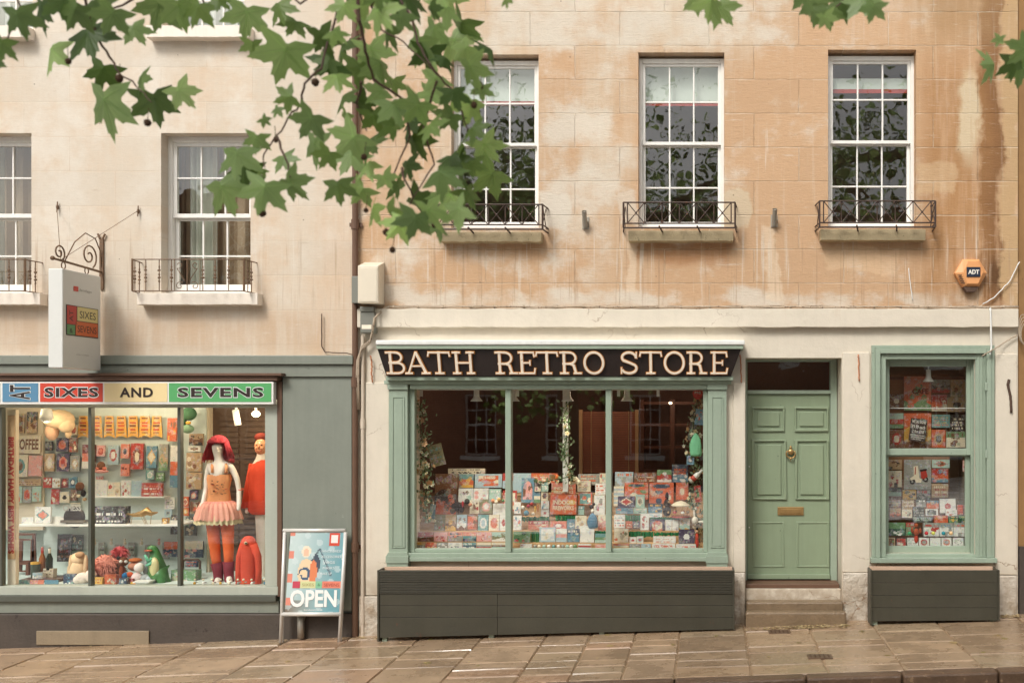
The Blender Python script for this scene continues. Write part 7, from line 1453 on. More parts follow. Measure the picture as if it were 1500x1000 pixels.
def shaggy(name, label, c, r, col, n, seed, L=.05):
    rn = random.Random(seed); mb = MB(); mb.blob(c, r, col, u=14, w=9, jit=.08)
    for i in range(n):
        d = Vector((rn.gauss(0, 1), rn.gauss(0, 1) - .6, rn.gauss(0, 1))).normalized(); p = c + Vector((d.x * r[0], d.y * r[1], d.z * r[2])); q = p + d * L * rn.uniform(.4, 1) + Vector((0, 0, -L * .6)); s_ = d.orthogonal().normalized() * .007; k = rn.uniform(.8, 1.15)
        mb.add([p - s_, p + s_, q], [(0, 1, 2)], tuple(v * k for v in col))
    return tag(mb.build(name, M['plush'], smooth=True), label, 'plush toy')
shaggy('plush_bird', 'big shaggy salmon-pink plush bird in the middle bay', W(154, 830, .45), (.125, .10, .13), S(214, 140, 120), 500, 1)
shaggy('plush_bird', 'shaggy rose-pink plush head behind the salmon bird', W(176, 808, .6), (.07, .06, .06), S(206, 98, 98), 260, 2)
shaggy('plush_dog', 'dark brown shaggy plush dog next to the salmon bird', W(172, 832, .5), (.07, .07, .07), S(96, 58, 40), 300, 3)
figure('plush_dog', 'brown plush animal with round white eyes in the middle bay', 'plush toy', [(181, 822, .4, (.05, .05, .05), S(110, 66, 44)), (177, 822, .35, .017, C['wh']), (184.5, 822, .35, .017, C['wh']), (179, 842, .4, (.03, .04, .12), S(140, 72, 44)), (174, 817, .4, .022, C['dk'])])
figure('plush_hat', 'orange-brown knitted hat behind the white rabbit', 'hat', [(198, 820, .6, (.075, .06, .025), S(196, 110, 60)), (197, 829, .6, (.07, .06, .05), S(206, 140, 110))])
figure('plush_rabbit', 'round white and pink plush toy in front of the dinosaur', 'plush toy', [(204, 831, .35, .052, S(228, 214, 206)), (201, 846, .35, (.06, .055, .06), S(228, 206, 200))])
figure('plush_rabbit', 'grey plush rabbit beside the dinosaur toy', 'plush toy', [(214, 833, .4, (.03, .03, .09), S(150, 152, 150)), (213, 846, .35, (.05, .05, .04), S(160, 162, 160)), (219, 847, .33, (.035, .04, .035), S(170, 176, 180))])
figure('toy_bucket', 'bright blue and orange toy cups in the middle bay', 'toy', [(183, 843, .33, (.03, .03, .035), S(50, 120, 170)), (190, 841, .35, (.035, .03, .03), S(210, 96, 60)), (194, 854, .25, .02, C['ye']), (197, 855, .25, .018, S(206, 140, 80))])
figure('plush_ball', 'dark green and grey plush lump at the foot of the left mullion', 'plush toy', [(146, 851, .28, (.05, .05, .045), C['gd']), (139, 852, .27, .035, C['gy'])])
mb = MB(); p, q = W(199, 852, .22), W(222, 850, .22); mb.box(p.x, q.x, .16, .3, p.z, p.z + .014); mb.box(p.x + .02, q.x - .02, .18, .28, W(0, 858, .22).z, p.z); tag(mb.build('display_stand', M['lampwhite']), 'small low white stand in front of the white plush toys', 'stand')
for k, px in enumerate((139, 163, 183, 207.5, 233)):
    figure('hanging_figure', 'tiny white figure hung under the long shelf, number of mullion order ' + 'abcde'[k] if False else ('tiny white figure hung under the shelf, ' + ('just right of the left mullion', 'second from the left mullion', 'middle of five', 'just left of the dinosaur head', 'pinkish one right of the dinosaur head')[k]), 'toy', [(px, 795, .93, (.016, .015, .024), C['cr'] if k < 4 else C['pk']), (px, 790, .93, .014, C['cr'] if k < 4 else C['pk'])])
    item('hang_card', 'narrow grey packet hanging under the long shelf, ' + ('beside the left mullion', 'above the salmon bird', 'above the rose-pink head', 'above the orange-brown hat', 'behind the dinosaur head')[k], 'packet', px + 5, 794 + (k % 2) * 3, px + 15, 818, .97, 'gy mi gd'.split(), 'text', .01, tilt=0)
# dinosaur toy: one continuous body
def skin_obj(name, pts, edges, mat, parent=None, col=None, sub_=2, org=None):
    me = bpy.data.meshes.new(name); o0 = ORG[parent.name] if parent is not None else Vector(org)
    me.from_pydata([tuple(Vector(p[0]) - o0) for p in pts], edges, []); o = new_obj(name, me, parent, o0); me.materials.append(mat)
    sk = o.modifiers.new('skin', 'SKIN'); sk.use_smooth_shade = True
    for i, p in enumerate(pts):
        r = p[1]; o.data.skin_vertices[0].data[i].radius = (r, r) if not isinstance(r, tuple) else r
    o.data.skin_vertices[0].data[0].use_root = True
    s_ = o.modifiers.new('subdivision', 'SUBSURF'); s_.levels = sub_; s_.render_levels = sub_; return o
gm = paint('green_toy_plastic', S(70, 120, 66), .35, .45, 14, .1); gm2 = paint('pale_toy_belly', S(214, 204, 150), .4, .06, 9, 0); gm3 = paint('mint_toy_plastic', S(110, 186, 150), .35, .1, 20, 0)
t = thing('toy_dinosaur', 'green toy dinosaur with a cream belly standing at the foot of the middle bay', 'toy', W(232, 858, .38)); w_ = lambda a, b, c=.38: W(a, b, c)
skin_obj('body', [(w_(229, 826), .085), (w_(227, 812), .06), (w_(225, 802), .055), (w_(215, 803, .33), .032), (w_(234, 842), .085), (w_(244, 852), .045), (w_(252, 856, .42), .02), (w_(222, 850, .33), .035), (w_(238, 856, .3), .035)], [(0, 1), (1, 2), (2, 3), (0, 4), (4, 5), (5, 6), (0, 7), (4, 8)], gm, t)
mb = MB(); mb.blob(w_(226, 830, .315), (.05, .04, .105)); sub(mb, 'belly', gm2, t, smooth=True)
for a, b in (((222, 818), (212, 812)), ((224, 822), (214, 828))): mb = MB(); mb.tube([w_(*a, .31), w_((a[0] + b[0]) / 2, a[1] + 4, .28), w_(*b, .27)], [.022, .018, .012], 8); sub(mb, 'arm', gm3, t, smooth=True)
mb = MB(); mb.blob(w_(217, 806, .31), (.045, .03, .01)); sub(mb, 'mouth', paint('toy_mouth', S(176, 84, 60), .5, .1, 9, 0), t, smooth=True)
# dark disc model, brass insect, crate and bottles
mb = MB(); mb.lathe(W(109, 757, .6), [(0, -.03), (.10, -.03), (.12, 0), (.10, .03), (0, .03)], 20, 'y', S(48, 38, 34)); mb.box(*(lambda p: (p.x - .13, p.x + .13, .56, .64, p.z - .06, p.z - .03))(W(109, 757, .6)), col=S(120, 110, 96)); o = tag(mb.build('model_disc', M['gloss'], smooth=False), 'dark round model with pale stripes on the long shelf, lettered CHESS', 'model'); mb = MB(); put_text(mb, 'CHESS', W(92, 748, .55), (1, 0, 0), (0, 0, 1), .2, .07, S(190, 186, 176), .03); mb.build('lettering', M['signprint'], o)
t = thing('model_insect', 'brass insect model with spindly legs on the long shelf', 'model', W(208, 767, .6)); mb = MB(); P = [W(184, 752, .6), W(196, 754, .6), W(208, 752, .6), W(216, 748, .6), W(222, 752, .6), W(231, 750, .6)]; mb.tube(P, [.006, .02, .035, .045, .025, .006], 10); sub(mb, 'body', 'brass', t, smooth=True)
for k in range(6): mb = MB(); a = W(200 + k * 4, 754, .6); mb.tube([a, a + Vector((rr.uniform(-.06, .06), -.05, .03)), Vector((a.x + rr.uniform(-.08, .08), .53 + .02 * (k % 3), W(0, 767, .6).z))], .003, 4); sub(mb, 'leg', 'brass', t)
mb = MB(); p, q = W(48, 858, .5), W(96, 846, .5); mb.box(p.x, q.x, .35, .6, p.z, q.z, col=C['br']); mb.box(p.x - .02, q.x + .02, .33, .62, q.z, q.z + .012, col=S(90, 56, 40)); tag(mb.build('wooden_crate', M['print']), 'low dark brown crate in the first bay carrying bottles and boxes', 'crate')
def bottle(px, py1, py0, dep, col, foil_, label):
    t = thing('bottle', label, 'bottle', W(px, py1, dep)); b, a = W(px, py1, dep), W(px, py0, dep); h = a.z - b.z; mb = MB(); mb.lathe(b, [(0, 0), (.032, 0), (.033, h * .5), (.013, h * .72), (.012, h * .98), (0, h)], 16, col=col); mb.build('glass_body', M['gloss'], t, smooth=True); mb = MB(); mb.lathe(b + Vector((0, 0, h * .74)), [(.0135, 0), (.0145, h * .2), (.0, h * .27)], 12, col=foil_); mb.build('foil_cap', M['gloss'], t, smooth=True)
bottle(72.5, 834, 801, .5, S(34, 44, 30), S(222, 214, 196), 'dark green bottle with a cream foil top in the first bay'); bottle(62, 836, 800, .5, S(150, 90, 50), S(170, 60, 50), 'amber bottle with a red foil top in the first bay')
mb = MB(); mb.lathe(W(52, 846, .45), [(0, 0), (.045, 0), (.045, .16), (0, .16)], 16, col=S(70, 78, 66)); mb.lathe(W(52, 846, .45) + Vector((0, 0, .161)), [(0.047, -.01), (.047, .012), (0, .012)], 16, col=C['ye']); tag(mb.build('tin_jar', M['gloss']), 'dark tin jar with a yellow lid left of the amber bottle', 'jar')
t = thing('wooden_frame_stand', 'dim brown wooden frames stacked at the lower left of the first bay', 'frames', W(32, 850, .85)); 
for (a, b, c, d) in ((24, 50, 782, 822), (30, 48, 790, 836), (20, 44, 824, 850)): mb = MB(); p, q = W(a, d, .85), W(b, c, .85); mb.band([(p.x, p.z), (q.x, p.z), (q.x, q.z), (p.x, q.z)], .03, .84 - .02 * (a % 3), .86, closed=True); sub(mb, 'frame', 'brownwood', t)
mb = MB(); p = W(287, 830, .5); mb.tube([W(268, 832, .6), W(268, 822, .6), W(272, 819, .6), W(290, 819, .6), W(293, 822, .6), W(293, 836, .6)], .013, 8); tag(mb.build('cane_handle', M['cabled']), 'dark bent handle behind the toy bus box', 'handle')
for k, px in enumerate((285, 298, 312, 323, 336, 349, 357, 369, 388)):
    figure('pirate_figure', 'small figurine at the foot of the right bay, ' + ('gold one by the bus box', 'white one by the tights', 'cream one beside the left sock', 'gold one before the left sock', 'cream one between the socks', 'grey one at the right sock', 'orange one before the plush tube', 'white one before the plush tube', 'blue one in the corner')[k], 'figurine', [(px, 854, .12, (.014, .012, .02), (C['ye'], C['wh'], C['cr'], C['ye'], C['cr'], C['gy'], C['or_'], C['wh'], C['bl'])[k]), (px + rr.uniform(-1, 1), 848.5, .12, .012, C['cr']), (px + 3, 852, .12, (.014, .006, .006), C['gy'])])
# ------------------------------------------------------------------ mannequins
skinm = paint('pale_mannequin_skin', S(240, 228, 214), .4, .03, 9, 0)
clothm = {k: paint(k, c, .8, .08, 30, .2) for k, c in dict(orange_tights=S(236, 112, 60), burgundy_sock=S(124, 34, 48), coral_plush=S(206, 74, 50), peach_vest=S(236, 160, 108), orange_knit=S(214, 70, 38), red_wig=S(168, 50, 62)).items()}
MD = .42
t = thing('mannequin', 'white mannequin with a red bob wig, peach vest, pink tutu and orange tights', 'mannequin', W(322, 858, MD)); m_ = lambda a, b, d=0: W(a, b, MD + d)
skin_obj('body', [(m_(320, 735), (.10, .08)), (m_(321, 716), (.085, .068)), (m_(321, 697), (.10, .074)), (m_(322, 684), (.09, .062)), (m_(321, 675), .042), (m_(319.5, 667), .042), (m_(319, 657), .066), (m_(319, 648), .06),
    (m_(307, 682), .038), (m_(303, 700), .030), (m_(302, 716), .026), (m_(298, 735, -.05), .026), (m_(294, 744, -.08), .018),
    (m_(338, 682), .038), (m_(347, 700), .030), (m_(350, 717), .026), (m_(350, 738, -.05), .025), (m_(349, 748, -.07), .018),
    (m_(313, 748), .05), (m_(314, 785), .036), (m_(317, 815), .03), (m_(320, 845), .034), (m_(317, 855, -.09), .03),
    (m_(332, 748), .05), (m_(334, 785), .036), (m_(335, 812), .03), (m_(335, 843), .034), (m_(337, 855, -.09), .03)],
    [(0, 1), (1, 2), (2, 3), (3, 4), (4, 5), (5, 6), (6, 7), (3, 8), (8, 9), (9, 10), (10, 11), (11, 12), (3, 13), (13, 14), (14, 15), (15, 16), (16, 17), (0, 18), (18, 19), (19, 20), (20, 21), (21, 22), (0, 23), (23, 24), (24, 25), (25, 26), (26, 27)], skinm, t)
mb = MB(); f0 = m_(319, 657, -.075)
mb.blob(f0 + Vector((0, -.002, 0)), (.008, .014, .018)); mb.blob(f0 + Vector((0, .006, -.028)), (.018, .006, .005)); sub(mb, 'nose_and_mouth', skinm, t, smooth=True)
for s_ in (-1, 1): mb = MB(); mb.blob(f0 + Vector((s_ * .024, .012, .012)), (.013, .006, .006), u=8, w=5); sub(mb, 'eye', skinm, t, smooth=True)
# wig: shell open at the face
vs = []; fs = []; nu_, nv_ = 30, 14; c = m_(319, 651)
for j in range(nv_ + 1):
    v = j / nv_
    for i in range(nu_):
        a = 2 * math.pi * i / nu_; front = max(0, -math.sin(a)); th = v * (1.9 if True else 0)
        if v < .5: r = math.sin(v * math.pi) * .098; z = .105 * math.cos(v * math.pi)
        else: r = .098 + .05 * (v - .5) * 2; z = -(v - .5) * 2 * .17
        if v >= .5 and front > .45: z = .02; r = .098 - .012 * (v - .5)
        if v < .5 and front > .45: z = max(z, .022)
        r *= 1 + .03 * math.sin(i * 4.1); vs.append((c.x + r * math.cos(a) * 1.08, c.y + r * math.sin(a) + .01, c.z + z))
for j in range(nv_):
    for i in range(nu_): fs.append((j * nu_ + i, (j + 1) * nu_ + i, (j + 1) * nu_ + (i + 1) % nu_, j * nu_ + (i + 1) % nu_))
mb = MB(); mb.add(vs, fs); rh = random.Random(4)
for _ in range(170):
    a = rh.uniform(0, 6.28); fr_ = -math.sin(a) > .5; z1 = rh.uniform(.02, .09); z0 = rh.uniform(.012, .026) if fr_ else rh.uniform(-.2, -.13); r1 = math.sqrt(max(.001, .0095 - z1 * z1 * .9)) + .003; r0 = .101 if fr_ else .148
    mid = (.104, .0)
    mb.tube([(c.x + r1 * math.cos(a) * 1.08, c.y + r1 * math.sin(a) + .01, c.z + z1), (c.x + .102 * math.cos(a) * 1.08, c.y + .102 * math.sin(a) + .01, c.z + (.03 if fr_ else 0)), (c.x + r0 * math.cos(a + .05) * 1.08, c.y + r0 * math.sin(a + .05) + .01, c.z + z0)], .0035, 4)
sub(mb, 'wig', clothm['red_wig'], t, smooth=True)
def ringshell(c, rings, col=(1, 1, 1), n=28, wob=0, seed=0, mb=None):
    mb = mb or MB(); r = random.Random(seed); vs = []
    for (dx, dy, z, rx, ry) in rings:
        for i in range(n): a = 2 * math.pi * i / n; k = 1 + wob * math.sin(i * 3.3 + z * 20) + r.uniform(-wob, wob) * .5; vs.append((c.x + dx + rx * k * math.cos(a), c.y + dy + ry * k * math.sin(a), c.z + z))
    m = len(rings); return mb.add(vs, [(j * n + i, j * n + (i + 1) % n, (j + 1) * n + (i + 1) % n, (j + 1) * n + i) for j in range(m - 1) for i in range(n)], col)
mb = ringshell(m_(321, 735), [(0, 0, 0, .128, .1), (0, 0, .06, .116, .095), (0, 0, .14, .108, .088), (0, 0, .25, .13, .095), (0, 0, .30, .12, .084)]); 
for s_ in (-1, 1): mb.tube([m_(321 + s_ * 10, 692, -.09), m_(321 + s_ * 10.5, 683, -.075), m_(321 + s_ * 10, 678, .0)], .014, 6)
sub(mb, 'vest', clothm['peach_vest'], t, smooth=True)
mb = MB(); r = random.Random(9); o_ = m_(309, 725, -.115)
for k in range(26): a, b = r.uniform(0, .16), r.uniform(0, .15); mb.box(o_.x + a, o_.x + a + r.uniform(.008, .03), o_.y - .006, o_.y + .0, o_.z + b, o_.z + b + r.uniform(.004, .014), col=r.choice((S(150, 96, 60), S(206, 96, 60), S(90, 66, 50))))
mb.build('vest_print', M['signprint'], t)
mb = MB()
for lay, (col, R0, R1, dz) in enumerate(((S(232, 150, 134), .14, .235, 0), (S(236, 170, 148), .14, .26, -.03), (S(222, 206, 160), .14, .25, -.075))):
    n = 80; vs = []; r = random.Random(lay)
    for j in range(4):
        u = j / 3
        for i in range(n): a = 2 * math.pi * i / n; rr_ = R0 + (R1 - R0) * .85 * u ** .7 + .022 * u * math.sin(i * 1.9 + lay) + r.uniform(-.008, .008) * u; q = m_(320, 733); vs.append((q.x + rr_ * math.cos(a), q.y + rr_ * .72 * math.sin(a), q.z + dz * u - .17 * u * u - .012 * u * math.sin(i * 2.3)))
    mb.add(vs, [(j * n + i, (j + 1) * n + i, (j + 1) * n + (i + 1) % n, j * n + (i + 1) % n) for j in range(3) for i in range(n)], col)
mb.build('tutu', M['cloth'], t, smooth=True)
for P in (((311, 748), (313, 785), (316, 815), (319, 832)), ((331, 748), (334, 785), (335, 812), (335, 832))):
    mb = MB(); mb.tube([m_(*p) for p in P], [.08, .06, .05, .042], 16); sub(mb, 'tights', clothm['orange_tights'], t, smooth=True)
for P in (((317, 824), (319.5, 836), (320, 847), (316, 857)), ((335, 822), (335, 834), (335.5, 846), (337, 857))):
    mb = MB(); mb.tube([m_(*P[0]), m_(*P[1]), m_(*P[2]), m_(P[3][0], P[3][1], -.06), m_(P[3][0], P[3][1] + 1, -.13)], [.062, .054, .05, .042, .03], 14); sub(mb, 'sock', clothm['burgundy_sock'], t, smooth=True)
mb = MB(); mb.tube([m_(352 + 4.6 * math.cos(a), 716 - 1.2 * math.sin(a), .033 * math.sin(a) - .0) for a in [i * .45 for i in range(15)]], .004, 5, S(220, 90, 60)); mb.build('bracelet', M['gloss'], t)
# second mannequin in an orange boiler suit with a smiling mask
MD2 = .72
t = thing('mannequin', 'mannequin in an orange knitted costume with a smiling mask at the window edge', 'mannequin', W(382, 858, MD2)); m2 = lambda a, b, d=0: W(a, b, MD2 + d)
skin_obj('body', [(m2(387, 740), .1), (m2(387, 700), .12), (m2(386, 680), .1), (m2(384, 668), .045), (m2(384, 655), .065), (m2(384, 644), .06), (m2(372, 684), .04), (m2(367, 715), .036), (m2(364, 742, -.06), .03), (m2(361, 752, -.09), .022), (m2(384, 775), .07), (m2(384, 815), .055), (m2(384, 850), .04)], [(0, 1), (1, 2), (2, 3), (3, 4), (4, 5), (2, 6), (6, 7), (7, 8), (8, 9), (0, 10), (10, 11), (11, 12)], skinm, t)
mb = ringshell(m2(387, 752), [(0, 0, 0, .13, .12), (0, 0, .04, .175, .15), (0, 0, .22, .165, .145), (0, 0, .44, .17, .14), (0, 0, .55, .13, .11), (0, 0, .6, .055, .055)], wob=.03); mb.tube([m2(373, 680), m2(366, 712), m2(362, 744, -.06)], [.06, .055, .065], 14); sub(mb, 'orange_top', clothm['orange_knit'], t, smooth=True)
mb = MB(); c = m2(382, 654, -.03); mb.blob(c, (.07, .05, .095), S(214, 150, 110)); mb.blob(c + Vector((0, -.052, 0)), (.012, .014, .02), S(200, 130, 92)); mb.tube([c + Vector((.034 * math.cos(a), -.05 + .006 * math.cos(a) ** 2, -.035 + .018 * math.sin(a))) for a in [math.pi + i * math.pi / 8 for i in range(9)]],   .0035, 6, S(150, 70, 60))
for s_ in (-1, 1): mb.blob(c + Vector((s_ * .026, -.045, .022)), (.012, .006, .007), S(70, 50, 40)); mb.blob(c + Vector((s_ * .03, -.043, -.012)), (.016, .01, .014), S(222, 160, 120))
mb.build('smiling_mask', M['gloss'], t, smooth=True)
mb = MB(); mb.blob(m2(383, 640, .01), (.075, .07, .05), S(120, 50, 40)); mb.build('hair', M['plush'], t, smooth=True)
# coral plush tube figure
t = thing('plush_costume', 'coral-red plush tube costume with long arms and one round eye', 'costume', W(364, 858, .3))
mb = ringshell(W(364, 858, .3), [(0, 0, 0, .08, .07), (0, 0, .25, .085, .075), (0, 0, .40, .09, .08), (0, 0, .46, .084, .07), (0, 0, .505, .066, .055), (0, 0, .53, .04, .035), (0, 0, .54, .003, .003)], wob=.012); 
sub(mb, 'body', clothm['coral_plush'], t, smooth=True)
for P in (((357, 797), (351, 815), (349.5, 835), (350, 857)), ((371, 797), (378, 815), (379, 835), (378, 857))): mb = MB(); mb.tube([W(a, b, .27) for a, b in P], [.04, .036, .032, .034], 12); sub(mb, 'arm', clothm['coral_plush'], t, smooth=True)
mb = MB(); mb.blob(W(360, 795, .22), (.02, .012, .018), S(196, 160, 120)); mb.blob(W(360, 795, .205), (.008, .006, .008), C['dk']); mb.build('eye', M['gloss'], t, smooth=True)
# ================================================================== plane tree
tr = thing('plane_tree', 'plane tree whose leafy branches hang into the top of the view with round seed balls', 'tree', (-3.2, -12.2, gz(-3.2) ))
barkm = paint('mottled_bark', S(110, 92, 70), .8, .35, 4, .6, worn=S(160, 148, 116), wornamt=.08)
LEAFR = [(0, 1.0), (8, .76), (13, .79), (20, .54), (28, .48), (36, .68), (43, .70), (55, 1.0), (64, .74), (71, .73), (82, .47), (92, .46), (103, .62), (117, .82), (128, .52), (148, .34), (170, .16)]
OUT = [(math.sin(R(a)) * r, -math.cos(R(a)) * r) for a, r in LEAFR]; OUT = OUT + [(-x, z) for x, z in OUT[::-1][:-1]]
def leaf_geo(mb, c, size, rot, col, fold, low=False):
    m = Euler(rot).to_matrix(); O_ = OUT[::3] if low else OUT; n = len(O_); k = size * .62
    pts = [c] + [c + m @ Vector((x * k, (abs(x) * fold + (.18 * (z + .2) ** 2)) * k, z * k)) for x, z in O_]
    mb.add(pts, [(0, i + 1, i + 2) for i in range(n - 1)] + [(0, n, 1)], col)
rl = random.Random(21)
def veins(mb, c, size, rot, col, fold):
    m = Euler(rot).to_matrix(); k = size * .62; cc = tuple(min(1, v * 1.35) for v in col)
    for a, L in ((0, .95), (55, .92), (-55, .92), (117, .72), (-117, .72)):
        d = Vector((math.sin(R(a)), 0, -math.cos(R(a)))); n_ = Vector((d.z, 0, -d.x)) * .014; e = d * L; e.y = abs(e.x) * fold + .18 * (e.z + .2) ** 2
        for off in (-.012, .012):
            o_ = Vector((0, off, 0)); mb.add([c + m @ (n_ + o_) * k, c + m @ (e + o_) * k, c + m @ (-n_ + o_) * k], [(0, 1, 2)], cc)
def big_leaf(c, size, rot, col, fold): leaf_geo(main, c, size, rot, col, fold); veins(main, c, size, rot, col, fold)
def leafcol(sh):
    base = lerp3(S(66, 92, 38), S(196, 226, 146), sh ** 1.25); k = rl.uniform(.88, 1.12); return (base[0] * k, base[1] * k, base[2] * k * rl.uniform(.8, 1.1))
# leaves as (px, py, width px, turn, shade)
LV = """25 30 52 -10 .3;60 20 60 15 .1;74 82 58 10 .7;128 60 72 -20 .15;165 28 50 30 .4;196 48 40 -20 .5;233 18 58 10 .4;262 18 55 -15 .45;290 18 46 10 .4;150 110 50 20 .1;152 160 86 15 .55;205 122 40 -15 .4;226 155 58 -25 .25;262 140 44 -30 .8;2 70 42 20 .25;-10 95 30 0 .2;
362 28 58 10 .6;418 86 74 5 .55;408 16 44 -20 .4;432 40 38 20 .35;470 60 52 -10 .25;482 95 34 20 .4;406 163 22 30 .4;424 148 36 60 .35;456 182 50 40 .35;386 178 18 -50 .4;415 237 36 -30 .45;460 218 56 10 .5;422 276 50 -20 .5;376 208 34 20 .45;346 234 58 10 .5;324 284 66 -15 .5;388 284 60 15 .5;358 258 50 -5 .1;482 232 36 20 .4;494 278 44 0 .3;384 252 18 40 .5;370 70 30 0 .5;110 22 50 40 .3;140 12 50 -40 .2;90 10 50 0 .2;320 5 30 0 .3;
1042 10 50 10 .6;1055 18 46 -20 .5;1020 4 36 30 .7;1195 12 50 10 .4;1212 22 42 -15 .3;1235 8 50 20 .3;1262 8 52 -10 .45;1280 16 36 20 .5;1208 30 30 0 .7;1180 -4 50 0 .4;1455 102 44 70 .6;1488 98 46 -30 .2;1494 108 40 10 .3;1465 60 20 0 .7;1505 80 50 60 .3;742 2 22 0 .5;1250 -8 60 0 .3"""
main = MB(); twig = MB(); LD = -6.15
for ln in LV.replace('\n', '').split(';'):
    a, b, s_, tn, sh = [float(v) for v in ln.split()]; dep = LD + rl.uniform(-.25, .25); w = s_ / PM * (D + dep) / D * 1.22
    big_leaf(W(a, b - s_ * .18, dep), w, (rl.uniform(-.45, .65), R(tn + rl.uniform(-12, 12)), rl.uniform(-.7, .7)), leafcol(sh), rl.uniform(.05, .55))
# dense cluster in front of the party line
POLY = [(500, -10), (640, -10), (700, 40), (738, 80), (712, 120), (702, 160), (716, 205), (722, 262), (694, 310), (640, 338), (560, 336), (516, 300), (505, 200), (478, 110)]
def inside(x, y):
    c = False; n = len(POLY)
    for i in range(n):
        (x1, y1), (x2, y2) = POLY[i], POLY[(i + 1) % n]
        if (y1 > y) != (y2 > y) and x < (x2 - x1) * (y - y1) / (y2 - y1) + x1: c = not c
    return c
GAPS = [(585, 75, 14), (560, 65, 10), (612, 40, 10), (600, 110, 14), (575, 215, 12), (560, 240, 14), (660, 112, 10), (700, 55, 12), (640, 225, 10), (535, 130, 9), (625, 255, 12), (530, 190, 12), (590, 150, 8)]
pts = []; tries = 0
while len(pts) < 74 and tries < 20000:
    tries += 1; x, y = rl.uniform(478, 740), rl.uniform(-10, 340)
    if not inside(x, y) or any(math.hypot(x - a, y - b) < g + 8 for a, b, g in GAPS): continue
    if any(math.hypot(x - a, y - b) < 21 for a, b in pts): continue
    pts.append((x, y))
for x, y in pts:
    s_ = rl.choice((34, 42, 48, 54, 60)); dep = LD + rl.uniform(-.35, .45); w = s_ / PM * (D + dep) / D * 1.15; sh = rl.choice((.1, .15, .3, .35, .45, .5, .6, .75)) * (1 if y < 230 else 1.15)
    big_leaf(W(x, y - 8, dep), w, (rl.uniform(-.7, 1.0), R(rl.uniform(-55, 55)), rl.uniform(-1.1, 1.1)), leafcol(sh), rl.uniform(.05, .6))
main.build('foliage', M['leaf'], tr, smooth=False)
# twigs in front of the wall
TW = [[(118, -20), (145, 60), (165, 90), (172, 105), (200, 125), (222, 150)], [(505, -20), (492, 22), (470, 100), (446, 122), (440, 155), (428, 165), (405, 200), (386, 225), (388, 245)], [(524, -30), (526, 30), (535, 75), (547, 115), (568, 162)], [(530, 120), (523, 150), (530, 180), (537, 192)],
      [(575, -20), (603, 25), (612, 62), (630, 95), (660, 130), (676, 165), (692, 208)], [(588, 245), (592, 262), (606, 290)], [(560, -20), (545, 10), (560, 45), (590, 60), (640, 110)], [(230, -20), (180, 8), (150, 20)], [(400, -20), (440, 5), (470, -15)], [(640, 120), (620, 190), (636, 240), (600, 300)], [(1245, -30), (1240, -5), (1225, 10)], [(1040, -30), (1045, 5)], [(1530, 60), (1500, 92), (1470, 98)], [(290, -20), (300, 8)], [(20, -20), (30, 10), (10, 60)], [(547, 115), (590, 145), (600, 200), (575, 260)], [(440, 155), (456, 170)], [(405, 200), (420, 235), (425, 260)]]
for k, P in enumerate(TW):
    q = [W(a, b, LD + .1 * math.sin(k * 2 + i)) for i, (a, b) in enumerate(P)]; R0 = .0085 if k in (2,) else .006
    dense = [];
    for i in range(len(q) - 1):
        for j in range(4): dense.append(q[i].lerp(q[i + 1], j / 4) + Vector((rl.uniform(-.004, .004), 0, rl.uniform(-.004, .004))))
    dense.append(q[-1]); n = len(dense); top = dense[0]
    mb = MB(); mb.tube(dense, [R0 * (1 - .6 * i / n) for i in range(n)], 6); sub(mb, 'twig', paint('reddish_twig', S(84, 58, 44), .7, .2, 9, .2) if 'tw' not in M else M['tw'], tr) if False else sub(mb, 'twig', M.setdefault('tw', M.get('tw') or paint('reddish_twig', S(80, 56, 42), .7, .2, 9, .2)), tr)
for a, b, g in ((100, 90, 7), (175, 115, 9), (216, 180, 8), (462, 121, 9), (694, 154, 8), (703, 126, 9), (536, 308, 6), (566, 340, 8), (575, 366, 7), (636, 330, 6), (384, 312, 9), (533, 230, 7), (1247, 14, 6), (404, 206, 5), (618, 324, 6)):
    mb = MB(); c = W(a, b, LD - .1); rb = g / 2 / PM * (D + LD) / D * 1.25; mb.blob(c, rb, S(70, 52, 38), u=12, w=8, jit=.12); mb.tube([c, c + Vector((rl.uniform(-.01, .01), 0, .06))], .0016, 4, S(90, 80, 50)); mb.build('seed_ball', M['plush'], tr)
# trunk, limbs and the crown above and behind the camera (seen reflected in the glass)
mb = MB(); g0 = gz(-3.2); T0 = Vector((-3.2, -12.2, g0)); TP = [T0 + Vector(p) for p in ((0, 0, -.1), (.02, 0, .4), (.0, .05, 1.8), (-.08, .12, 3.6), (.05, .2, 5.0))]; mb.tube(TP, [.36, .28, .24, .21, .18], 14); sub(mb, 'trunk', barkm, tr, smooth=True)
LIM = [((.5, 1.5, 1.2), (.9, 3.4, 1.9), (.8, 5.4, 1.5), (.6, 6.3, .5)), ((-.8, 1.0, 1.2), (-1.8, 3.0, 1.8), (-2.6, 5.5, 1.2)), ((1.5, .6, 1.3), (3.2, 2.4, 2.0), (5.2, 4.8, 1.6), (5.8, 5.9, .9)), ((-.5, -1.2, 1.6), (-1.4, -2.8, 3.0), (-2.5, -4, 4.5)), ((.3, -.6, 2.0), (.7, -1.2, 4.2), (1.6, -1.5, 6.0)), ((1.6, -1, 1.5), (3.6, -1.8, 2.6), (5.8, -2, 3.8)), ((3.0, .4, 1.8), (6.2, 2, 2.6), (8.2, 4.6, 2.0), (8.6, 5.8, .6))]
ends = []
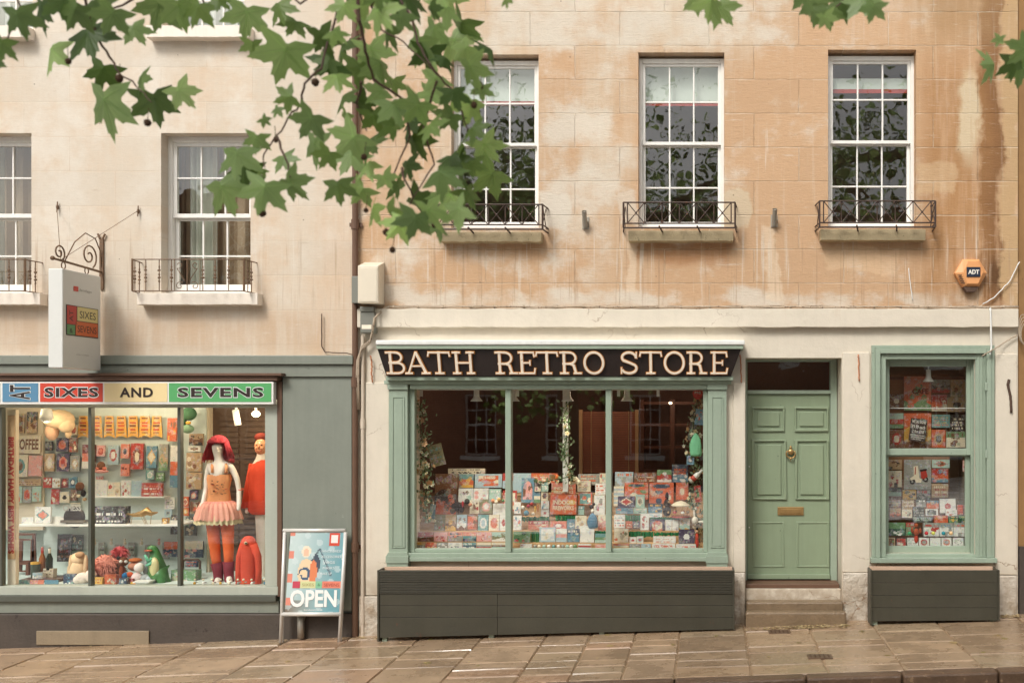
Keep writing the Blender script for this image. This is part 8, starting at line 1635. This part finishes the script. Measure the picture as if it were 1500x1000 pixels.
for L in LIM:
    P = [TP[-1]] + [TP[-1] + Vector(p) for p in L]; mb = MB(); D_ = []
    for i in range(len(P) - 1):
        for j in range(4): D_.append(P[i].lerp(P[i + 1], j / 4) + Vector((rl.uniform(-.05, .05), rl.uniform(-.05, .05), rl.uniform(-.05, .05))))
    D_.append(P[-1]); n = len(D_); mb.tube(D_, [.15 * (1 - .8 * i / n) + .01 for i in range(n)], 8); sub(mb, 'limb', barkm, tr, smooth=True); ends += D_[4:]
LB = [TP[-1] + Vector(p) for p in ((0, 0, 0), (-.3, .0, .3), (-.9, -.1, -.6), (-1.2, -.1, -1.8), (-1.1, -.1, -2.6))]; mb = MB(); mb.tube(LB, [.06, .05, .035, .02, .008], 6); sub(mb, 'limb', barkm, tr, smooth=True)
LB2 = [TP[-1] + Vector(p) for p in ((0, 0, 0), (.4, -.1, .2), (.9, -.2, -.9), (1.0, -.2, -2.2))]; mb = MB(); mb.tube(LB2, [.06, .045, .03, .008], 6); sub(mb, 'limb', barkm, tr, smooth=True)
mb = MB(); cnt = 0
for _ in range(520):
    c = rl.choice((LB[2:] + LB2[2:])) + Vector((rl.gauss(0, .42), rl.gauss(0, .3), rl.gauss(.1, .38)))
    if c.z > 1.9 and c.y < -11.4: leaf_geo(mb, c, rl.uniform(.13, .22), (rl.uniform(-1, 1), rl.uniform(-1, 1), rl.uniform(0, 6.28)), leafcol(rl.random()), .2, low=True)
while cnt < 6800:
    c = rl.choice(ends) + Vector((rl.gauss(0, .75), rl.gauss(0, .75), rl.gauss(.15, .6)))
    # keep clear of the part of the view that shows open wall
    if c.y > -D + .3:
        k = D + c.y; py = 600 - (c.z - EYE) / k * D * PM
        if py > -40: continue
    if c.z < 3.2: continue
    leaf_geo(mb, c, rl.uniform(.10, .18), (rl.uniform(-1.2, 1.2), rl.uniform(-1, 1), rl.uniform(0, 6.28)), leafcol(rl.random() * .8), .2, low=True); cnt += 1
mb.build('crown', M['leaf'], tr)
# fallen leaves on the pavement
rl = random.Random(5)
for k, (a, b) in enumerate(((632, 936), (626, 970), (895, 945), (890, 930), (1176, 908), (1190, 911), (1262, 924), (1170, 941), (1300, 960), (1050, 931), (1396, 941), (985, 944), (1125, 962), (1470, 935), (1462, 930), (560, 937), (422, 968), (700, 975), (1240, 915), (1440, 955))):
    # intersect the pixel ray with the pavement
    y = 0
    for _ in range(20): s = (D + y) / D; x = fx(a) * s; y = max(-2.0, min(-.05, (gz(x, y) - EYE) / ((600 - b) / PM) * D - D))
    c = Vector((x, y, gz(x, y) + .008)); mb = MB(); leaf_geo(mb, c, rl.uniform(.05, .10), (R(-90) + rl.uniform(-.12, .12), 0, rl.uniform(0, 6)), lerp3(S(206, 186, 140), S(150, 140, 84), rl.random()), .1, low=True)
    tag(mb.build('fallen_leaf', M['leaf']), 'small pale fallen leaf lying on the wet pavement', 'leaf', 'fallen leaves scattered on the pavement')
# crumbs of leaf and grit washed against the wall foot and the doorstep
mb = MB(); rd = random.Random(8)
for _ in range(620):
    k = rd.random()
    if k < .45: a = rd.gauss(1175, 34); y = rd.uniform(-.34, -.21)
    elif k < .6: a = rd.uniform(1462, 1492); y = rd.uniform(-.16, -.04)
    elif k < .7: a = rd.uniform(500, 560); y = rd.uniform(-.2, -.07)
    else: a = rd.uniform(0, 1490); y = rd.uniform(-.5, -.07) if rd.random() < .6 else rd.uniform(-1.9, -.5)
    x = fx(a); q = rd.uniform(.004, .012) * (1.3 if k < .45 else 1); z = gz(x, y) + .004; b_ = rd.uniform(0, 6.28)
    P = [(x + q * math.cos(b_ + i * 1.57) * (1 if i % 2 else 1.7), y + q * math.sin(b_ + i * 1.57) * (1 if i % 2 else 1.7), z + rd.uniform(0, .006)) for i in range(4)]
    mb.add(P, [(0, 1, 2, 3)], lerp3(S(196, 176, 132), S(112, 84, 52), rd.random()))
tag(mb.build('leaf_litter', M['cloth'], org=(fx(1100), -.3, gz(fx(1100)))), 'scattered leaf crumbs and grit along the wall foot and doorstep', 'litter', kind='stuff')
# small drain covers
def drain(a, b, label):
    y = -.5
    for _ in range(20): s = (D + y) / D; x = fx(a) * s; y = (gz(x, y) - EYE) / ((600 - b) / PM) * D - D
    z = gz(x, y) + .006; t = thing('drain_cover', label, 'drain cover', (x, y, z)); mb = MB(); mb.box(x - .11, x + .11, y - .07, y + .07, z - .02, z); sub(mb, 'plate', 'kerb', t, bevel=.003); mb = MB()
    for k in range(5): mb.box(x - .09 + k * .04, x - .075 + k * .04, y - .05, y + .05, z + .0005, z + .004)
    mb.build('grating', M['cabled'], t)
drain(1142, 925, 'small square drain cover below the front door step'); drain(1201, 961, 'dark rectangular inspection cover near the kerb')
